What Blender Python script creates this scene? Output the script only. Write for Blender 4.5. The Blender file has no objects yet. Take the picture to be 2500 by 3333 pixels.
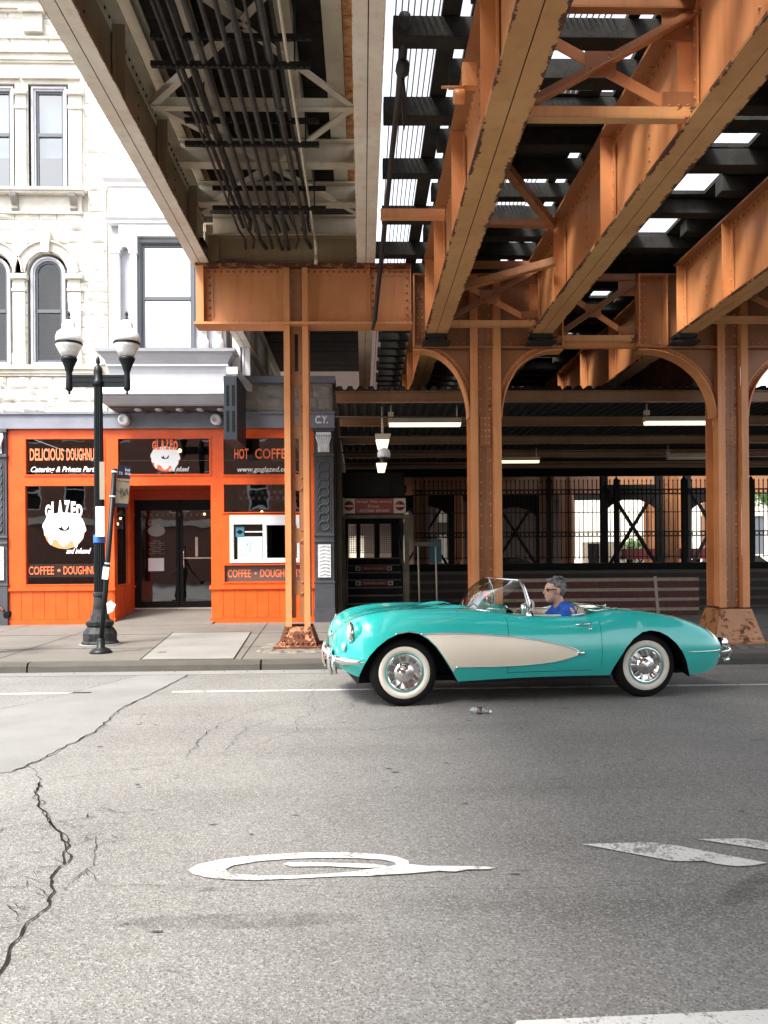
import bpy, bmesh, math, random
from mathutils import Vector, Matrix, noise
PI = math.pi; R = math.radians
random.seed(7)
scene = bpy.context.scene
col = scene.collection

# ------------------------------------------------------------------ camera
cd = bpy.data.cameras.new('camera'); cam = bpy.data.objects.new('camera', cd); col.objects.link(cam)
cd.sensor_fit = 'HORIZONTAL'; cd.sensor_width = 36.0; cd.lens = 36.0*2650/2500
cd.shift_y = 148.5/2500; cd.clip_start = 0.05; cd.clip_end = 3000
cam.matrix_world = Matrix.Translation((0, 0, 1.49)) @ (Matrix.Rotation(R(-1.69), 4, 'Z') @ Matrix.Rotation(PI/2, 4, 'X') @ Matrix.Rotation(R(-0.45), 4, 'Z'))
scene.camera = cam

# ------------------------------------------------------------------ light
SUN_EL, SUN_AZ = 55.0, 222.0      # azimuth clockwise from +Y
world = bpy.data.worlds.new('World'); scene.world = world; world.use_nodes = True
wn = world.node_tree.nodes; wl = world.node_tree.links
bg = wn['Background']
sky = wn.new('ShaderNodeTexSky'); sky.sky_type = 'NISHITA'; sky.sun_disc = False
sky.sun_elevation = R(SUN_EL); sky.sun_rotation = R(SUN_AZ); sky.air_density = 1.0; sky.dust_density = 3.0
hs = wn.new('ShaderNodeHueSaturation'); hs.inputs['Saturation'].default_value = 0.30
wl.new(sky.outputs['Color'], hs.inputs['Color']); wl.new(hs.outputs['Color'], bg.inputs['Color'])
bg.inputs['Strength'].default_value = 0.125
sd = bpy.data.lights.new('sun', 'SUN'); sun = bpy.data.objects.new('sun', sd); col.objects.link(sun)
sd.energy = 1.75; sd.angle = R(16); sd.color = (1.0, 0.95, 0.88)
az = R(SUN_AZ); el = R(SUN_EL)
sdir = Vector((math.sin(az)*math.cos(el), math.cos(az)*math.cos(el), math.sin(el)))
sun.rotation_euler = (-sdir).to_track_quat('-Z', 'Y').to_euler(); sun.location = sdir*60
scene.view_settings.view_transform = 'Standard'; scene.view_settings.look = 'None'
scene.view_settings.exposure = 2.05; scene.view_settings.gamma = 1.0
scene.cycles.max_bounces = 8; scene.cycles.diffuse_bounces = 3; scene.cycles.glossy_bounces = 4
scene.cycles.transparent_max_bounces = 12; scene.cycles.sample_clamp_indirect = 6.0

# ------------------------------------------------------------------ materials
def newmat(name):
    m = bpy.data.materials.new(name); m.use_nodes = True
    nt = m.node_tree; return m, nt, nt.nodes, nt.links, nt.nodes['Principled BSDF']
def mixrgb(n, l, fac, a, b, mode='MIX'):
    x = n.new('ShaderNodeMix'); x.data_type = 'RGBA'; x.blend_type = mode
    for s, v in ((x.inputs[0], fac), (x.inputs[6], a), (x.inputs[7], b)):
        if hasattr(v, 'is_linked') or hasattr(v, 'links'): l.new(v, s)
        else: s.default_value = v if not isinstance(v, tuple) else (*v[:3], 1)
    return x.outputs[2]
def noise_tex(n, l, scale, detail=4, rough=0.55, vec=None, dist=0.0):
    t = n.new('ShaderNodeTexNoise'); t.inputs['Scale'].default_value = scale; t.inputs['Detail'].default_value = detail
    t.inputs['Roughness'].default_value = rough; t.inputs['Distortion'].default_value = dist
    if vec is not None: l.new(vec, t.inputs['Vector'])
    return t.outputs['Fac']
def ramp(n, l, src, p0, p1, c0=(0, 0, 0), c1=(1, 1, 1)):
    r = n.new('ShaderNodeValToRGB'); l.new(src, r.inputs['Fac'])
    r.color_ramp.elements[0].position = p0; r.color_ramp.elements[1].position = p1
    r.color_ramp.elements[0].color = (*c0, 1); r.color_ramp.elements[1].color = (*c1, 1)
    return r.outputs['Color']
def bump(n, l, b, src, strength, dist=0.01, prev=None):
    x = n.new('ShaderNodeBump'); x.inputs['Strength'].default_value = strength; x.inputs['Distance'].default_value = dist
    l.new(src, x.inputs['Height'])
    if prev is not None: l.new(prev, x.inputs['Normal'])
    l.new(x.outputs['Normal'], b.inputs['Normal']); return x.outputs['Normal']
def objvec(n): return n.new('ShaderNodeTexCoord').outputs['Object']
def math_(n, l, op, a, b=None):
    x = n.new('ShaderNodeMath'); x.operation = op
    for i, v in enumerate((a, b)):
        if v is None: continue
        if isinstance(v, (int, float)): x.inputs[i].default_value = v
        else: l.new(v, x.inputs[i])
    return x.outputs[0]
def P(name, c, rough=0.6, metal=0.0, var=0.12, scale=3.0, bmp=0.0, bscale=40, coat=0.0, spec=0.5):
    m, nt, n, l, b = newmat(name); v = objvec(n)
    f = noise_tex(n, l, scale, 5, 0.6, v)
    d = tuple(max(0, x*(1-var*1.6)) for x in c); u = tuple(min(1, x*(1+var)) for x in c)
    l.new(mixrgb(n, l, ramp(n, l, f, 0.3, 0.7), d, u), b.inputs['Base Color'])
    b.inputs['Roughness'].default_value = rough; b.inputs['Metallic'].default_value = metal
    b.inputs['Specular IOR Level'].default_value = spec
    if coat: b.inputs['Coat Weight'].default_value = coat; b.inputs['Coat Roughness'].default_value = 0.04
    if bmp: bump(n, l, b, noise_tex(n, l, bscale, 4, 0.6, v), bmp)
    return m
def steel(name, c, rust=0.06, rustc=(0.10, 0.035, 0.015), thr=0.70, edge=None, rough=0.42):
    m, nt, n, l, b = newmat(name); tc = n.new('ShaderNodeTexCoord'); v = tc.outputs['Object']
    a = noise_tex(n, l, 1.1, 4, 0.6, v)
    base = mixrgb(n, l, ramp(n, l, a, 0.3, 0.75), tuple(x*k_ for x, k_ in zip(c, (0.74, 0.66, 0.58))), c)
    mp = n.new('ShaderNodeMapping'); mp.inputs['Scale'].default_value = (9, 9, 0.7); l.new(v, mp.inputs['Vector'])
    st = noise_tex(n, l, 1.0, 3, 0.6, mp.outputs['Vector'])       # run-off streaks
    base = mixrgb(n, l, math_(n, l, 'MULTIPLY', ramp(n, l, st, 0.50, 0.75), 0.40), base, tuple(x*k for x, k in zip(c, (0.55, 0.42, 0.32))))
    rn = noise_tex(n, l, 7.0, 6, 0.7, v)
    f = ramp(n, l, rn, thr, thr+0.03)
    if edge:
        sep = n.new('ShaderNodeSeparateXYZ'); l.new(tc.outputs['Generated'], sep.inputs[0])
        g = math_(n, l, 'MINIMUM', sep.outputs[0], math_(n, l, 'SUBTRACT', 1.0, sep.outputs[0]))
        big = noise_tex(n, l, 2.3, 8, 0.82, v)
        lim = math_(n, l, 'MULTIPLY', math_(n, l, 'SUBTRACT', big, 0.47), edge)
        e = math_(n, l, 'LESS_THAN', g, lim)
        f = math_(n, l, 'MAXIMUM', f, e)
    rc = mixrgb(n, l, noise_tex(n, l, 30, 3, 0.6, v), rustc, tuple(min(1, x*2.2) for x in rustc))
    l.new(mixrgb(n, l, f, base, rc), b.inputs['Base Color'])
    l.new(math_(n, l, 'ADD', math_(n, l, 'MULTIPLY', f, 0.4), rough), b.inputs['Roughness'])
    bump(n, l, b, noise_tex(n, l, 14, 5, 0.7, v), 0.12, 0.01)
    return m
def emis(name, c, s):
    m, nt, n, l, b = newmat(name); b.inputs['Base Color'].default_value = (*c, 1)
    b.inputs['Emission Color'].default_value = (*c, 1); b.inputs['Emission Strength'].default_value = s; return m
M = {}
ORG = (0.73, 0.325, 0.135)
M['orange_steel'] = steel('orange_steel', ORG)
M['orange_flange'] = steel('orange_flange', (0.66, 0.35, 0.15), edge=0.95, rustc=(0.055, 0.02, 0.01))
M['orange_shaded'] = steel('orange_shaded', (0.38, 0.175, 0.08), thr=0.64)  # darker orange with more rust; shade of heads and recesses put into the colour
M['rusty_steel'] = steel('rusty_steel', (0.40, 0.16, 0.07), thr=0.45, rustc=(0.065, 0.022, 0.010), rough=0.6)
M['worn_steel'] = steel('worn_steel', (0.50, 0.24, 0.105), thr=0.55, rustc=(0.10, 0.035, 0.014))
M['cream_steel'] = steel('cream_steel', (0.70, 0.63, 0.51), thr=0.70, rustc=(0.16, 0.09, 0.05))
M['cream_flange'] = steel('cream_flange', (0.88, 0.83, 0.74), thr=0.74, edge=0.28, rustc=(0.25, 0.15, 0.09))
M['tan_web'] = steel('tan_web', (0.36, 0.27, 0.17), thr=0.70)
M['sunlit_edge_wood'] = P('sunlit_edge_wood', (0.55, 0.24, 0.09), 0.8, var=0.4, scale=9, bmp=0.4)  # sunlight on the board ends is put into this brighter orange
M['dark_gap'] = P('dark_gap', (0.012, 0.01, 0.009), 0.9)
M['tie_wood'] = P('tie_wood', (0.013, 0.012, 0.009), 0.9, var=0.5, scale=6, bmp=0.5, bscale=25)
M['deck_wood'] = P('deck_wood', (0.016, 0.010, 0.007), 0.85, var=0.5, scale=5, bmp=0.4, bscale=20)
M['grating'] = P('grating', (0.5, 0.46, 0.50), 0.6)
M['pipe'] = P('pipe', (0.055, 0.055, 0.050), 0.55, metal=0.3, var=0.3, scale=8)
M['dark_metal'] = P('dark_metal', (0.014, 0.014, 0.013), 0.6, metal=0.2, var=0.3)
M['cable'] = P('cable', (0.02, 0.02, 0.02), 0.6)

# asphalt
def asphalt():
    m, nt, n, l, b = newmat('asphalt'); v = objvec(n)
    a = noise_tex(n, l, 0.45, 5, 0.6, v)
    c = mixrgb(n, l, ramp(n, l, a, 0.34, 0.66), (0.148, 0.143, 0.133), (0.218, 0.213, 0.200))
    # long wheel tracks and darker oil band parallel with the street
    mp = n.new('ShaderNodeMapping'); mp.inputs['Scale'].default_value = (0.16, 1.5, 1); l.new(v, mp.inputs['Vector'])
    s = noise_tex(n, l, 1.0, 4, 0.6, mp.outputs['Vector'])
    c = mixrgb(n, l, math_(n, l, 'MULTIPLY', ramp(n, l, s, 0.5, 0.75), 0.40), c, (0.085, 0.080, 0.070))
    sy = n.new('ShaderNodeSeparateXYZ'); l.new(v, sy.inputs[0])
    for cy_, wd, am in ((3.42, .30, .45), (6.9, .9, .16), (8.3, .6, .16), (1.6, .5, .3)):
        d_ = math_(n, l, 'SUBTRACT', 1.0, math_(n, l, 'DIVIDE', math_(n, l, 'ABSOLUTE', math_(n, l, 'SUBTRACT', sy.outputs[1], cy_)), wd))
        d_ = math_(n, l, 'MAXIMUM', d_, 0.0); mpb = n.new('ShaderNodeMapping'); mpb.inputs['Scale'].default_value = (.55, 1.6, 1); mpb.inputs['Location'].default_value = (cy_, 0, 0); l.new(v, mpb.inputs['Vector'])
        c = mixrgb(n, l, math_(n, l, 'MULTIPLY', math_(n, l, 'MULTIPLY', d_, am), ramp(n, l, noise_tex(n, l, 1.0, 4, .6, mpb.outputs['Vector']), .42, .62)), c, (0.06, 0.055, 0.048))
    # aggregate
    vo = n.new('ShaderNodeTexVoronoi'); vo.inputs['Scale'].default_value = 125; l.new(v, vo.inputs['Vector'])
    sp = n.new('ShaderNodeSeparateColor'); l.new(vo.outputs['Color'], sp.inputs[0])
    c = mixrgb(n, l, math_(n, l, 'MULTIPLY', ramp(n, l, sp.outputs[0], 0.55, 1.0), 0.55), c, (0.40, 0.395, 0.38))
    c = mixrgb(n, l, math_(n, l, 'MULTIPLY', ramp(n, l, sp.outputs[1], 0.60, 0.95), 0.60), c, (0.055, 0.05, 0.045))
    # small dark stains
    mp2 = n.new('ShaderNodeMapping'); mp2.inputs['Scale'].default_value = (2.2, 5.5, 1); l.new(v, mp2.inputs['Vector'])
    st = noise_tex(n, l, 1.5, 5, 0.55, mp2.outputs['Vector'])
    c = mixrgb(n, l, math_(n, l, 'MULTIPLY', ramp(n, l, st, 0.67, 0.72), 0.6), c, (0.055, 0.05, 0.045))
    l.new(c, b.inputs['Base Color']); b.inputs['Roughness'].default_value = 0.86
    b.inputs['Specular IOR Level'].default_value = 0.35
    n1 = bump(n, l, b, vo.outputs['Distance'], 0.45, 0.006)
    bump(n, l, b, noise_tex(n, l, 60, 4, 0.7, v), 0.35, 0.006, n1)
    return m
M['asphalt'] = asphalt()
def concrete(name, c, sc=1.0):
    m, nt, n, l, b = newmat(name); v = objvec(n)
    a = noise_tex(n, l, 0.9*sc, 6, 0.65, v)
    k = mixrgb(n, l, ramp(n, l, a, 0.3, 0.7), tuple(x*0.72 for x in c), c)
    g = noise_tex(n, l, 90, 3, 0.7, v)
    k = mixrgb(n, l, math_(n, l, 'MULTIPLY', ramp(n, l, g, 0.45, 0.75), 0.35), k, tuple(x*0.5 for x in c))
    st = noise_tex(n, l, 4.0, 5, 0.7, v)
    k = mixrgb(n, l, math_(n, l, 'MULTIPLY', ramp(n, l, st, 0.62, 0.70), 0.45), k, tuple(x*0.45 for x in c))
    l.new(k, b.inputs['Base Color']); b.inputs['Roughness'].default_value = 0.9
    bump(n, l, b, g, 0.25, 0.004); return m
M['concrete'] = concrete('concrete', (0.155, 0.142, 0.122))
M['pale_concrete'] = concrete('pale_concrete', (0.245, 0.235, 0.215))
M['patch_concrete'] = concrete('patch_concrete', (0.225, 0.225, 0.213))
M['kerb_concrete'] = concrete('kerb_concrete', (0.085, 0.078, 0.066), 3)
M['rubble'] = P('rubble', (0.17, 0.15, 0.125), 0.95, var=0.5, scale=9, bmp=1.0, bscale=30)
def roadpaint():
    m, nt, n, l, b = newmat('road_paint'); v = objvec(n)
    w = noise_tex(n, l, 55, 4, 0.8, v); big = noise_tex(n, l, 2.6, 3, 0.6, v)
    s = math_(n, l, 'ADD', math_(n, l, 'MULTIPLY', w, 0.5), math_(n, l, 'MULTIPLY', big, 0.5))
    f = ramp(n, l, s, 0.525, 0.575)
    l.new(mixrgb(n, l, f, (0.56, 0.56, 0.53), (0.19, 0.185, 0.17)), b.inputs['Base Color'])
    b.inputs['Roughness'].default_value = 0.8; bump(n, l, b, w, 0.4, 0.005); return m
M['road_paint'] = roadpaint()
M['crack'] = P('crack', (0.028, 0.026, 0.022), 1.0, spec=0.0)
M['stain'] = P('stain', (0.085, 0.078, 0.066), 0.8, var=0.3, scale=20)
def smearmat():
    m, nt, n, l, b = newmat('oil_smear'); tc = n.new('ShaderNodeTexCoord'); b.inputs['Base Color'].default_value = (.055, .050, .042, 1); b.inputs['Roughness'].default_value = .7
    mp = n.new('ShaderNodeMapping'); mp.inputs['Location'].default_value = (-1, -1, 0); mp.inputs['Scale'].default_value = (2, 2, 0); l.new(tc.outputs['Generated'], mp.inputs['Vector'])
    ln = n.new('ShaderNodeVectorMath'); ln.operation = 'LENGTH'; l.new(mp.outputs[0], ln.inputs[0])
    f = math_(n, l, 'SUBTRACT', 1.0, ln.outputs['Value']); f = math_(n, l, 'MULTIPLY', math_(n, l, 'MAXIMUM', f, 0.0), 1.4)
    f = math_(n, l, 'MULTIPLY', math_(n, l, 'MINIMUM', f, 0.24), ramp(n, l, noise_tex(n, l, 6, 6, .75, tc.outputs['Object']), .30, .62))
    l.new(f, b.inputs['Alpha']); return m
M['oil_smear'] = smearmat()
# building
M['shop_orange'] = P('shop_orange', (0.74, 0.095, 0.010), 0.38, var=0.11, scale=3.5, bmp=0.12, bscale=18)
M['shop_orange_dark'] = P('shop_orange_dark', (0.42, 0.05, 0.01), 0.6)
M['iron_grey'] = P('iron_grey', (0.060, 0.064, 0.074), 0.5, var=0.15)
M['fascia_grey'] = P('fascia_grey', (0.22, 0.23, 0.275), 0.5, var=0.1)
M['bay_grey'] = P('bay_grey', (0.36, 0.365, 0.40), 0.5, var=0.06)
M['bay_white'] = P('bay_white', (0.78, 0.78, 0.80), 0.5, var=0.05)
M['bay_dark'] = P('bay_dark', (0.06, 0.055, 0.055), 0.6, var=0.1)
M['sash_grey'] = P('sash_grey', (0.10, 0.11, 0.125), 0.4, var=0.05)
M['trim_lilac'] = P('trim_lilac', (0.52, 0.52, 0.57), 0.5, var=0.05)
M['white_paint'] = P('white_paint', (0.78, 0.78, 0.80), 0.4, var=0.05)
M['black_frame'] = P('black_frame', (0.004, 0.0045, 0.005), 0.35, spec=0.25)
M['room_dark'] = P('room_dark', (0.010, 0.012, 0.013), 0.9, spec=0.1)
M['room_wall'] = P('room_wall', (0.04, 0.05, 0.048), 0.9)
M['near_black'] = P('near_black', (0.005, 0.006, 0.008), 0.6, spec=0.15)
M['blade'] = P('blade', (0.009, 0.015, 0.021), 0.45)
def stone(name, c, c2):
    m, nt, n, l, b = newmat(name); v = objvec(n)
    a = noise_tex(n, l, 1.6, 6, 0.7, v)
    k = mixrgb(n, l, ramp(n, l, a, 0.35, 0.68), c2, c)
    d = noise_tex(n, l, 9, 6, 0.75, v)
    k = mixrgb(n, l, math_(n, l, 'MULTIPLY', ramp(n, l, d, 0.55, 0.72), 0.35), k, tuple(x*0.62 for x in c2))
    l.new(k, b.inputs['Base Color']); b.inputs['Roughness'].default_value = 0.9
    bump(n, l, b, noise_tex(n, l, 22, 6, 0.7, v), 0.55, 0.012); return m
M['stone'] = stone('stone', (0.76, 0.735, 0.68), (0.60, 0.565, 0.49))
M['stone_grey'] = stone('stone_grey', (0.36, 0.34, 0.31), (0.24, 0.21, 0.18))
M['stone_trim'] = stone('stone_trim', (0.72, 0.69, 0.62), (0.56, 0.51, 0.43))
M['mortar'] = P('mortar', (0.42, 0.39, 0.33), 0.95)
def glassy(name, tint, refl=1.0, fac0=0.05, mul=1.0):
    # tinted clear glass plus a mirror reflection
    m, nt, n, l, b = newmat(name); n.remove(b)
    t = n.new('ShaderNodeBsdfTransparent'); t.inputs[0].default_value = (*tint, 1)
    g = n.new('ShaderNodeBsdfGlossy'); g.inputs['Roughness'].default_value = 0.015; g.inputs[0].default_value = (refl, refl, refl, 1)
    nz = noise_tex(n, l, 1.3, 2, 0.5, objvec(n)); bp = n.new('ShaderNodeBump'); bp.inputs['Strength'].default_value = 0.05; bp.inputs['Distance'].default_value = 0.05
    l.new(nz, bp.inputs['Height']); l.new(bp.outputs[0], g.inputs['Normal'])
    fr = n.new('ShaderNodeFresnel'); fr.inputs['IOR'].default_value = 1.5
    mx = n.new('ShaderNodeMixShader'); l.new(math_(n, l, 'ADD', math_(n, l, 'MULTIPLY', fr.outputs[0], mul), fac0), mx.inputs[0])
    l.new(t.outputs[0], mx.inputs[1]); l.new(g.outputs[0], mx.inputs[2]); l.new(mx.outputs[0], n['Material Output'].inputs[0]); return m
M['shop_glass'] = glassy('shop_glass', (0.55, 0.6, 0.6), 0.9, 0.13)
M['house_glass'] = glassy('house_glass', (0.35, 0.42, 0.45), 0.9, 0.16)
M['car_glass'] = glassy('car_glass', (0.72, 0.78, 0.74), 0.6, 0.0, 0.4)
M['arch_glass'] = glassy('arch_glass', (0.55, 0.55, 0.55), 0.9, 0.02, 0.8)
M['blind_brown'] = P('blind_brown', (0.085, 0.07, 0.06), 0.8, var=0.25)
M['bay_glass'] = glassy('bay_glass', (0.35, 0.42, 0.45), 0.95, 0.55)
M['white_letter'] = P('white_letter', (0.85, 0.85, 0.85), 0.5, var=0.02)
M['orange_letter'] = P('orange_letter', (0.85, 0.17, 0.06), 0.5, var=0.05)
M['peach_letter'] = P('peach_letter', (0.80, 0.24, 0.10), 0.5, var=0.05)
M['glaze_tan'] = P('glaze_tan', (0.75, 0.27, 0.10), 0.5, var=0.05)
M['paper_white'] = P('paper_white', (0.75, 0.75, 0.78), 0.8, var=0.04)
M['paper_mint'] = P('paper_mint', (0.50, 0.72, 0.72), 0.8, var=0.04)
M['paper_teal'] = P('paper_teal', (0.04, 0.16, 0.22), 0.7, var=0.1)
M['grey_letter'] = P('grey_letter', (0.30, 0.33, 0.33), 0.7)
M['red_panel'] = P('red_panel', (0.35, 0.02, 0.02), 0.5, var=0.1)
M['sign_cream'] = P('sign_cream', (0.30, 0.25, 0.18), 0.5, var=0.05)
M['sign_red'] = P('sign_red', (0.13, 0.012, 0.012), 0.5, var=0.1)
M['sign_navy'] = P('sign_navy', (0.010, 0.011, 0.035), 0.5)
M['tape_blue'] = P('tape_blue', (0.03, 0.16, 0.5), 0.5)
M['lamp_black'] = P('lamp_black', (0.008, 0.011, 0.013), 0.42, var=0.2, scale=10, bmp=0.1, spec=0.25)
M['lamp_base'] = P('lamp_base', (0.022, 0.025, 0.025), 0.55, var=0.9, scale=7, bmp=0.2, spec=0.25)
m, nt, n, l, b = newmat('frosted_globe'); b.inputs['Base Color'].default_value = (0.92, 0.92, 0.90, 1); b.inputs['Roughness'].default_value = 0.25
b.inputs['Subsurface Weight'].default_value = 0.3; b.inputs['Subsurface Radius'].default_value = (0.1, 0.1, 0.1); M['globe'] = m
M['globe_clear'] = P('globe_clear', (0.75, 0.76, 0.75), 0.2, var=0.15, scale=14)
M['tube_light'] = emis('tube_light', (1.0, 0.80, 0.52), 0.42)
M['bulb'] = emis('bulb', (1.0, 0.55, 0.22), 3.0)
M['fixture'] = P('fixture', (0.55, 0.48, 0.38), 0.5)
M['canopy_metal'] = P('canopy_metal', (0.020, 0.026, 0.028), 0.6, var=0.2, spec=0.3)
M['purlin'] = steel('purlin', (0.26, 0.14, 0.07), thr=0.66)
M['fence_black'] = P('fence_black', (0.004, 0.004, 0.004), 0.6, spec=0.15)
M['station_dark'] = P('station_dark', (0.007, 0.0065, 0.006), 0.8, var=0.3, spec=0.15)
M['station_steel'] = P('station_steel', (0.06, 0.05, 0.04), 0.5, metal=0.3, var=0.2)
M['yellow_pier'] = P('yellow_pier', (0.06, 0.045, 0.025), 0.8, var=0.3)
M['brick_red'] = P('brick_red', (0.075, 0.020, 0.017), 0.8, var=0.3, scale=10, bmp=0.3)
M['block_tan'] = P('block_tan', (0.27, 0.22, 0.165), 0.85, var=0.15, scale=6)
M['brick_dim'] = P('brick_dim', (0.022, 0.012, 0.011), 0.8)  # darker copies of plinth brick and block, station shade put into the colour
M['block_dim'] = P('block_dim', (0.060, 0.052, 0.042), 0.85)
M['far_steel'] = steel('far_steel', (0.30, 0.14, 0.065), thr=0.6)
M['cream_wall'] = P('cream_wall', (0.88, 0.82, 0.70), 0.9, var=0.08)
M['leaf'] = P('leaf', (0.10, 0.20, 0.045), 0.6, var=0.5, scale=1.2)
M['bark'] = P('bark', (0.10, 0.07, 0.05), 0.9, bmp=0.5)
M['machine_red'] = P('machine_red', (0.09, 0.008, 0.008), 0.5)
M['plastic_pole'] = P('plastic_pole', (0.26, 0.22, 0.17), 0.5)
# car
M['turquoise'] = P('turquoise', (0.028, 0.50, 0.455), 0.22, var=0.02, coat=1.0, spec=0.5)
M['cove_beige'] = P('cove_beige', (0.80, 0.71, 0.56), 0.3, var=0.02, coat=0.6)
M['chrome'] = P('chrome', (0.80, 0.80, 0.80), 0.10, metal=1.0, var=0.02)
M['tyre'] = P('tyre', (0.006, 0.006, 0.006), 0.8, bmp=0.1, spec=0.2)
M['whitewall'] = P('whitewall', (0.70, 0.66, 0.56), 0.6, var=0.03)
M['seat_cream'] = P('seat_cream', (0.62, 0.56, 0.45), 0.5)
M['seat_dark'] = P('seat_dark', (0.05, 0.03, 0.025), 0.6)
M['headlamp'] = P('headlamp', (0.85, 0.85, 0.85), 0.08, metal=0.6, var=0.02)
M['skin'] = P('skin', (0.60, 0.34, 0.245), 0.5, var=0.12, scale=12)
M['skin_dark'] = P('skin_dark', (0.10, 0.045, 0.03), 0.5)
M['hair_grey'] = P('hair_grey', (0.17, 0.165, 0.155), 0.7, var=0.5, scale=40, bmp=0.5, bscale=90)
M['shirt_blue'] = P('shirt_blue', (0.015, 0.10, 0.48), 0.85, var=0.2, scale=7, bmp=0.3, bscale=12)
M['cloth_dark'] = P('cloth_dark', (0.025, 0.025, 0.03), 0.85)
M['black_gloss'] = P('black_gloss', (0.008, 0.008, 0.008), 0.15)
m, nt, n, l, b = newmat('clear_plastic'); b.inputs['Base Color'].default_value = (0.85, 0.9, 0.95, 1); b.inputs['Roughness'].default_value = 0.08; b.inputs['Transmission Weight'].default_value = 0.8; M['clear_plastic'] = m
def brickwall(name, c1, c2, mort, scale=1.0):
    m, nt, n, l, b = newmat(name); tc = n.new('ShaderNodeTexCoord'); sep = n.new('ShaderNodeSeparateXYZ'); l.new(tc.outputs['Object'], sep.inputs[0])
    cb = n.new('ShaderNodeCombineXYZ'); l.new(math_(n, l, 'ADD', sep.outputs[0], sep.outputs[1]), cb.inputs[0]); l.new(sep.outputs[2], cb.inputs[1])
    br = n.new('ShaderNodeTexBrick'); l.new(cb.outputs[0], br.inputs['Vector']); br.inputs['Scale'].default_value = scale
    br.inputs['Brick Width'].default_value = 0.22; br.inputs['Row Height'].default_value = 0.075; br.inputs['Mortar Size'].default_value = 0.008
    br.inputs['Color1'].default_value = (*c1, 1); br.inputs['Color2'].default_value = (*c2, 1); br.inputs['Mortar'].default_value = (*mort, 1)
    l.new(br.outputs['Color'], b.inputs['Base Color']); b.inputs['Roughness'].default_value = 0.9; return m
M['brick_across'] = brickwall('brick_across', (0.26, 0.09, 0.055), (0.20, 0.07, 0.045), (0.3, 0.26, 0.22))
M['brick_dark'] = brickwall('brick_dark', (0.05, 0.028, 0.02), (0.04, 0.022, 0.016), (0.05, 0.04, 0.03))

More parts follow.
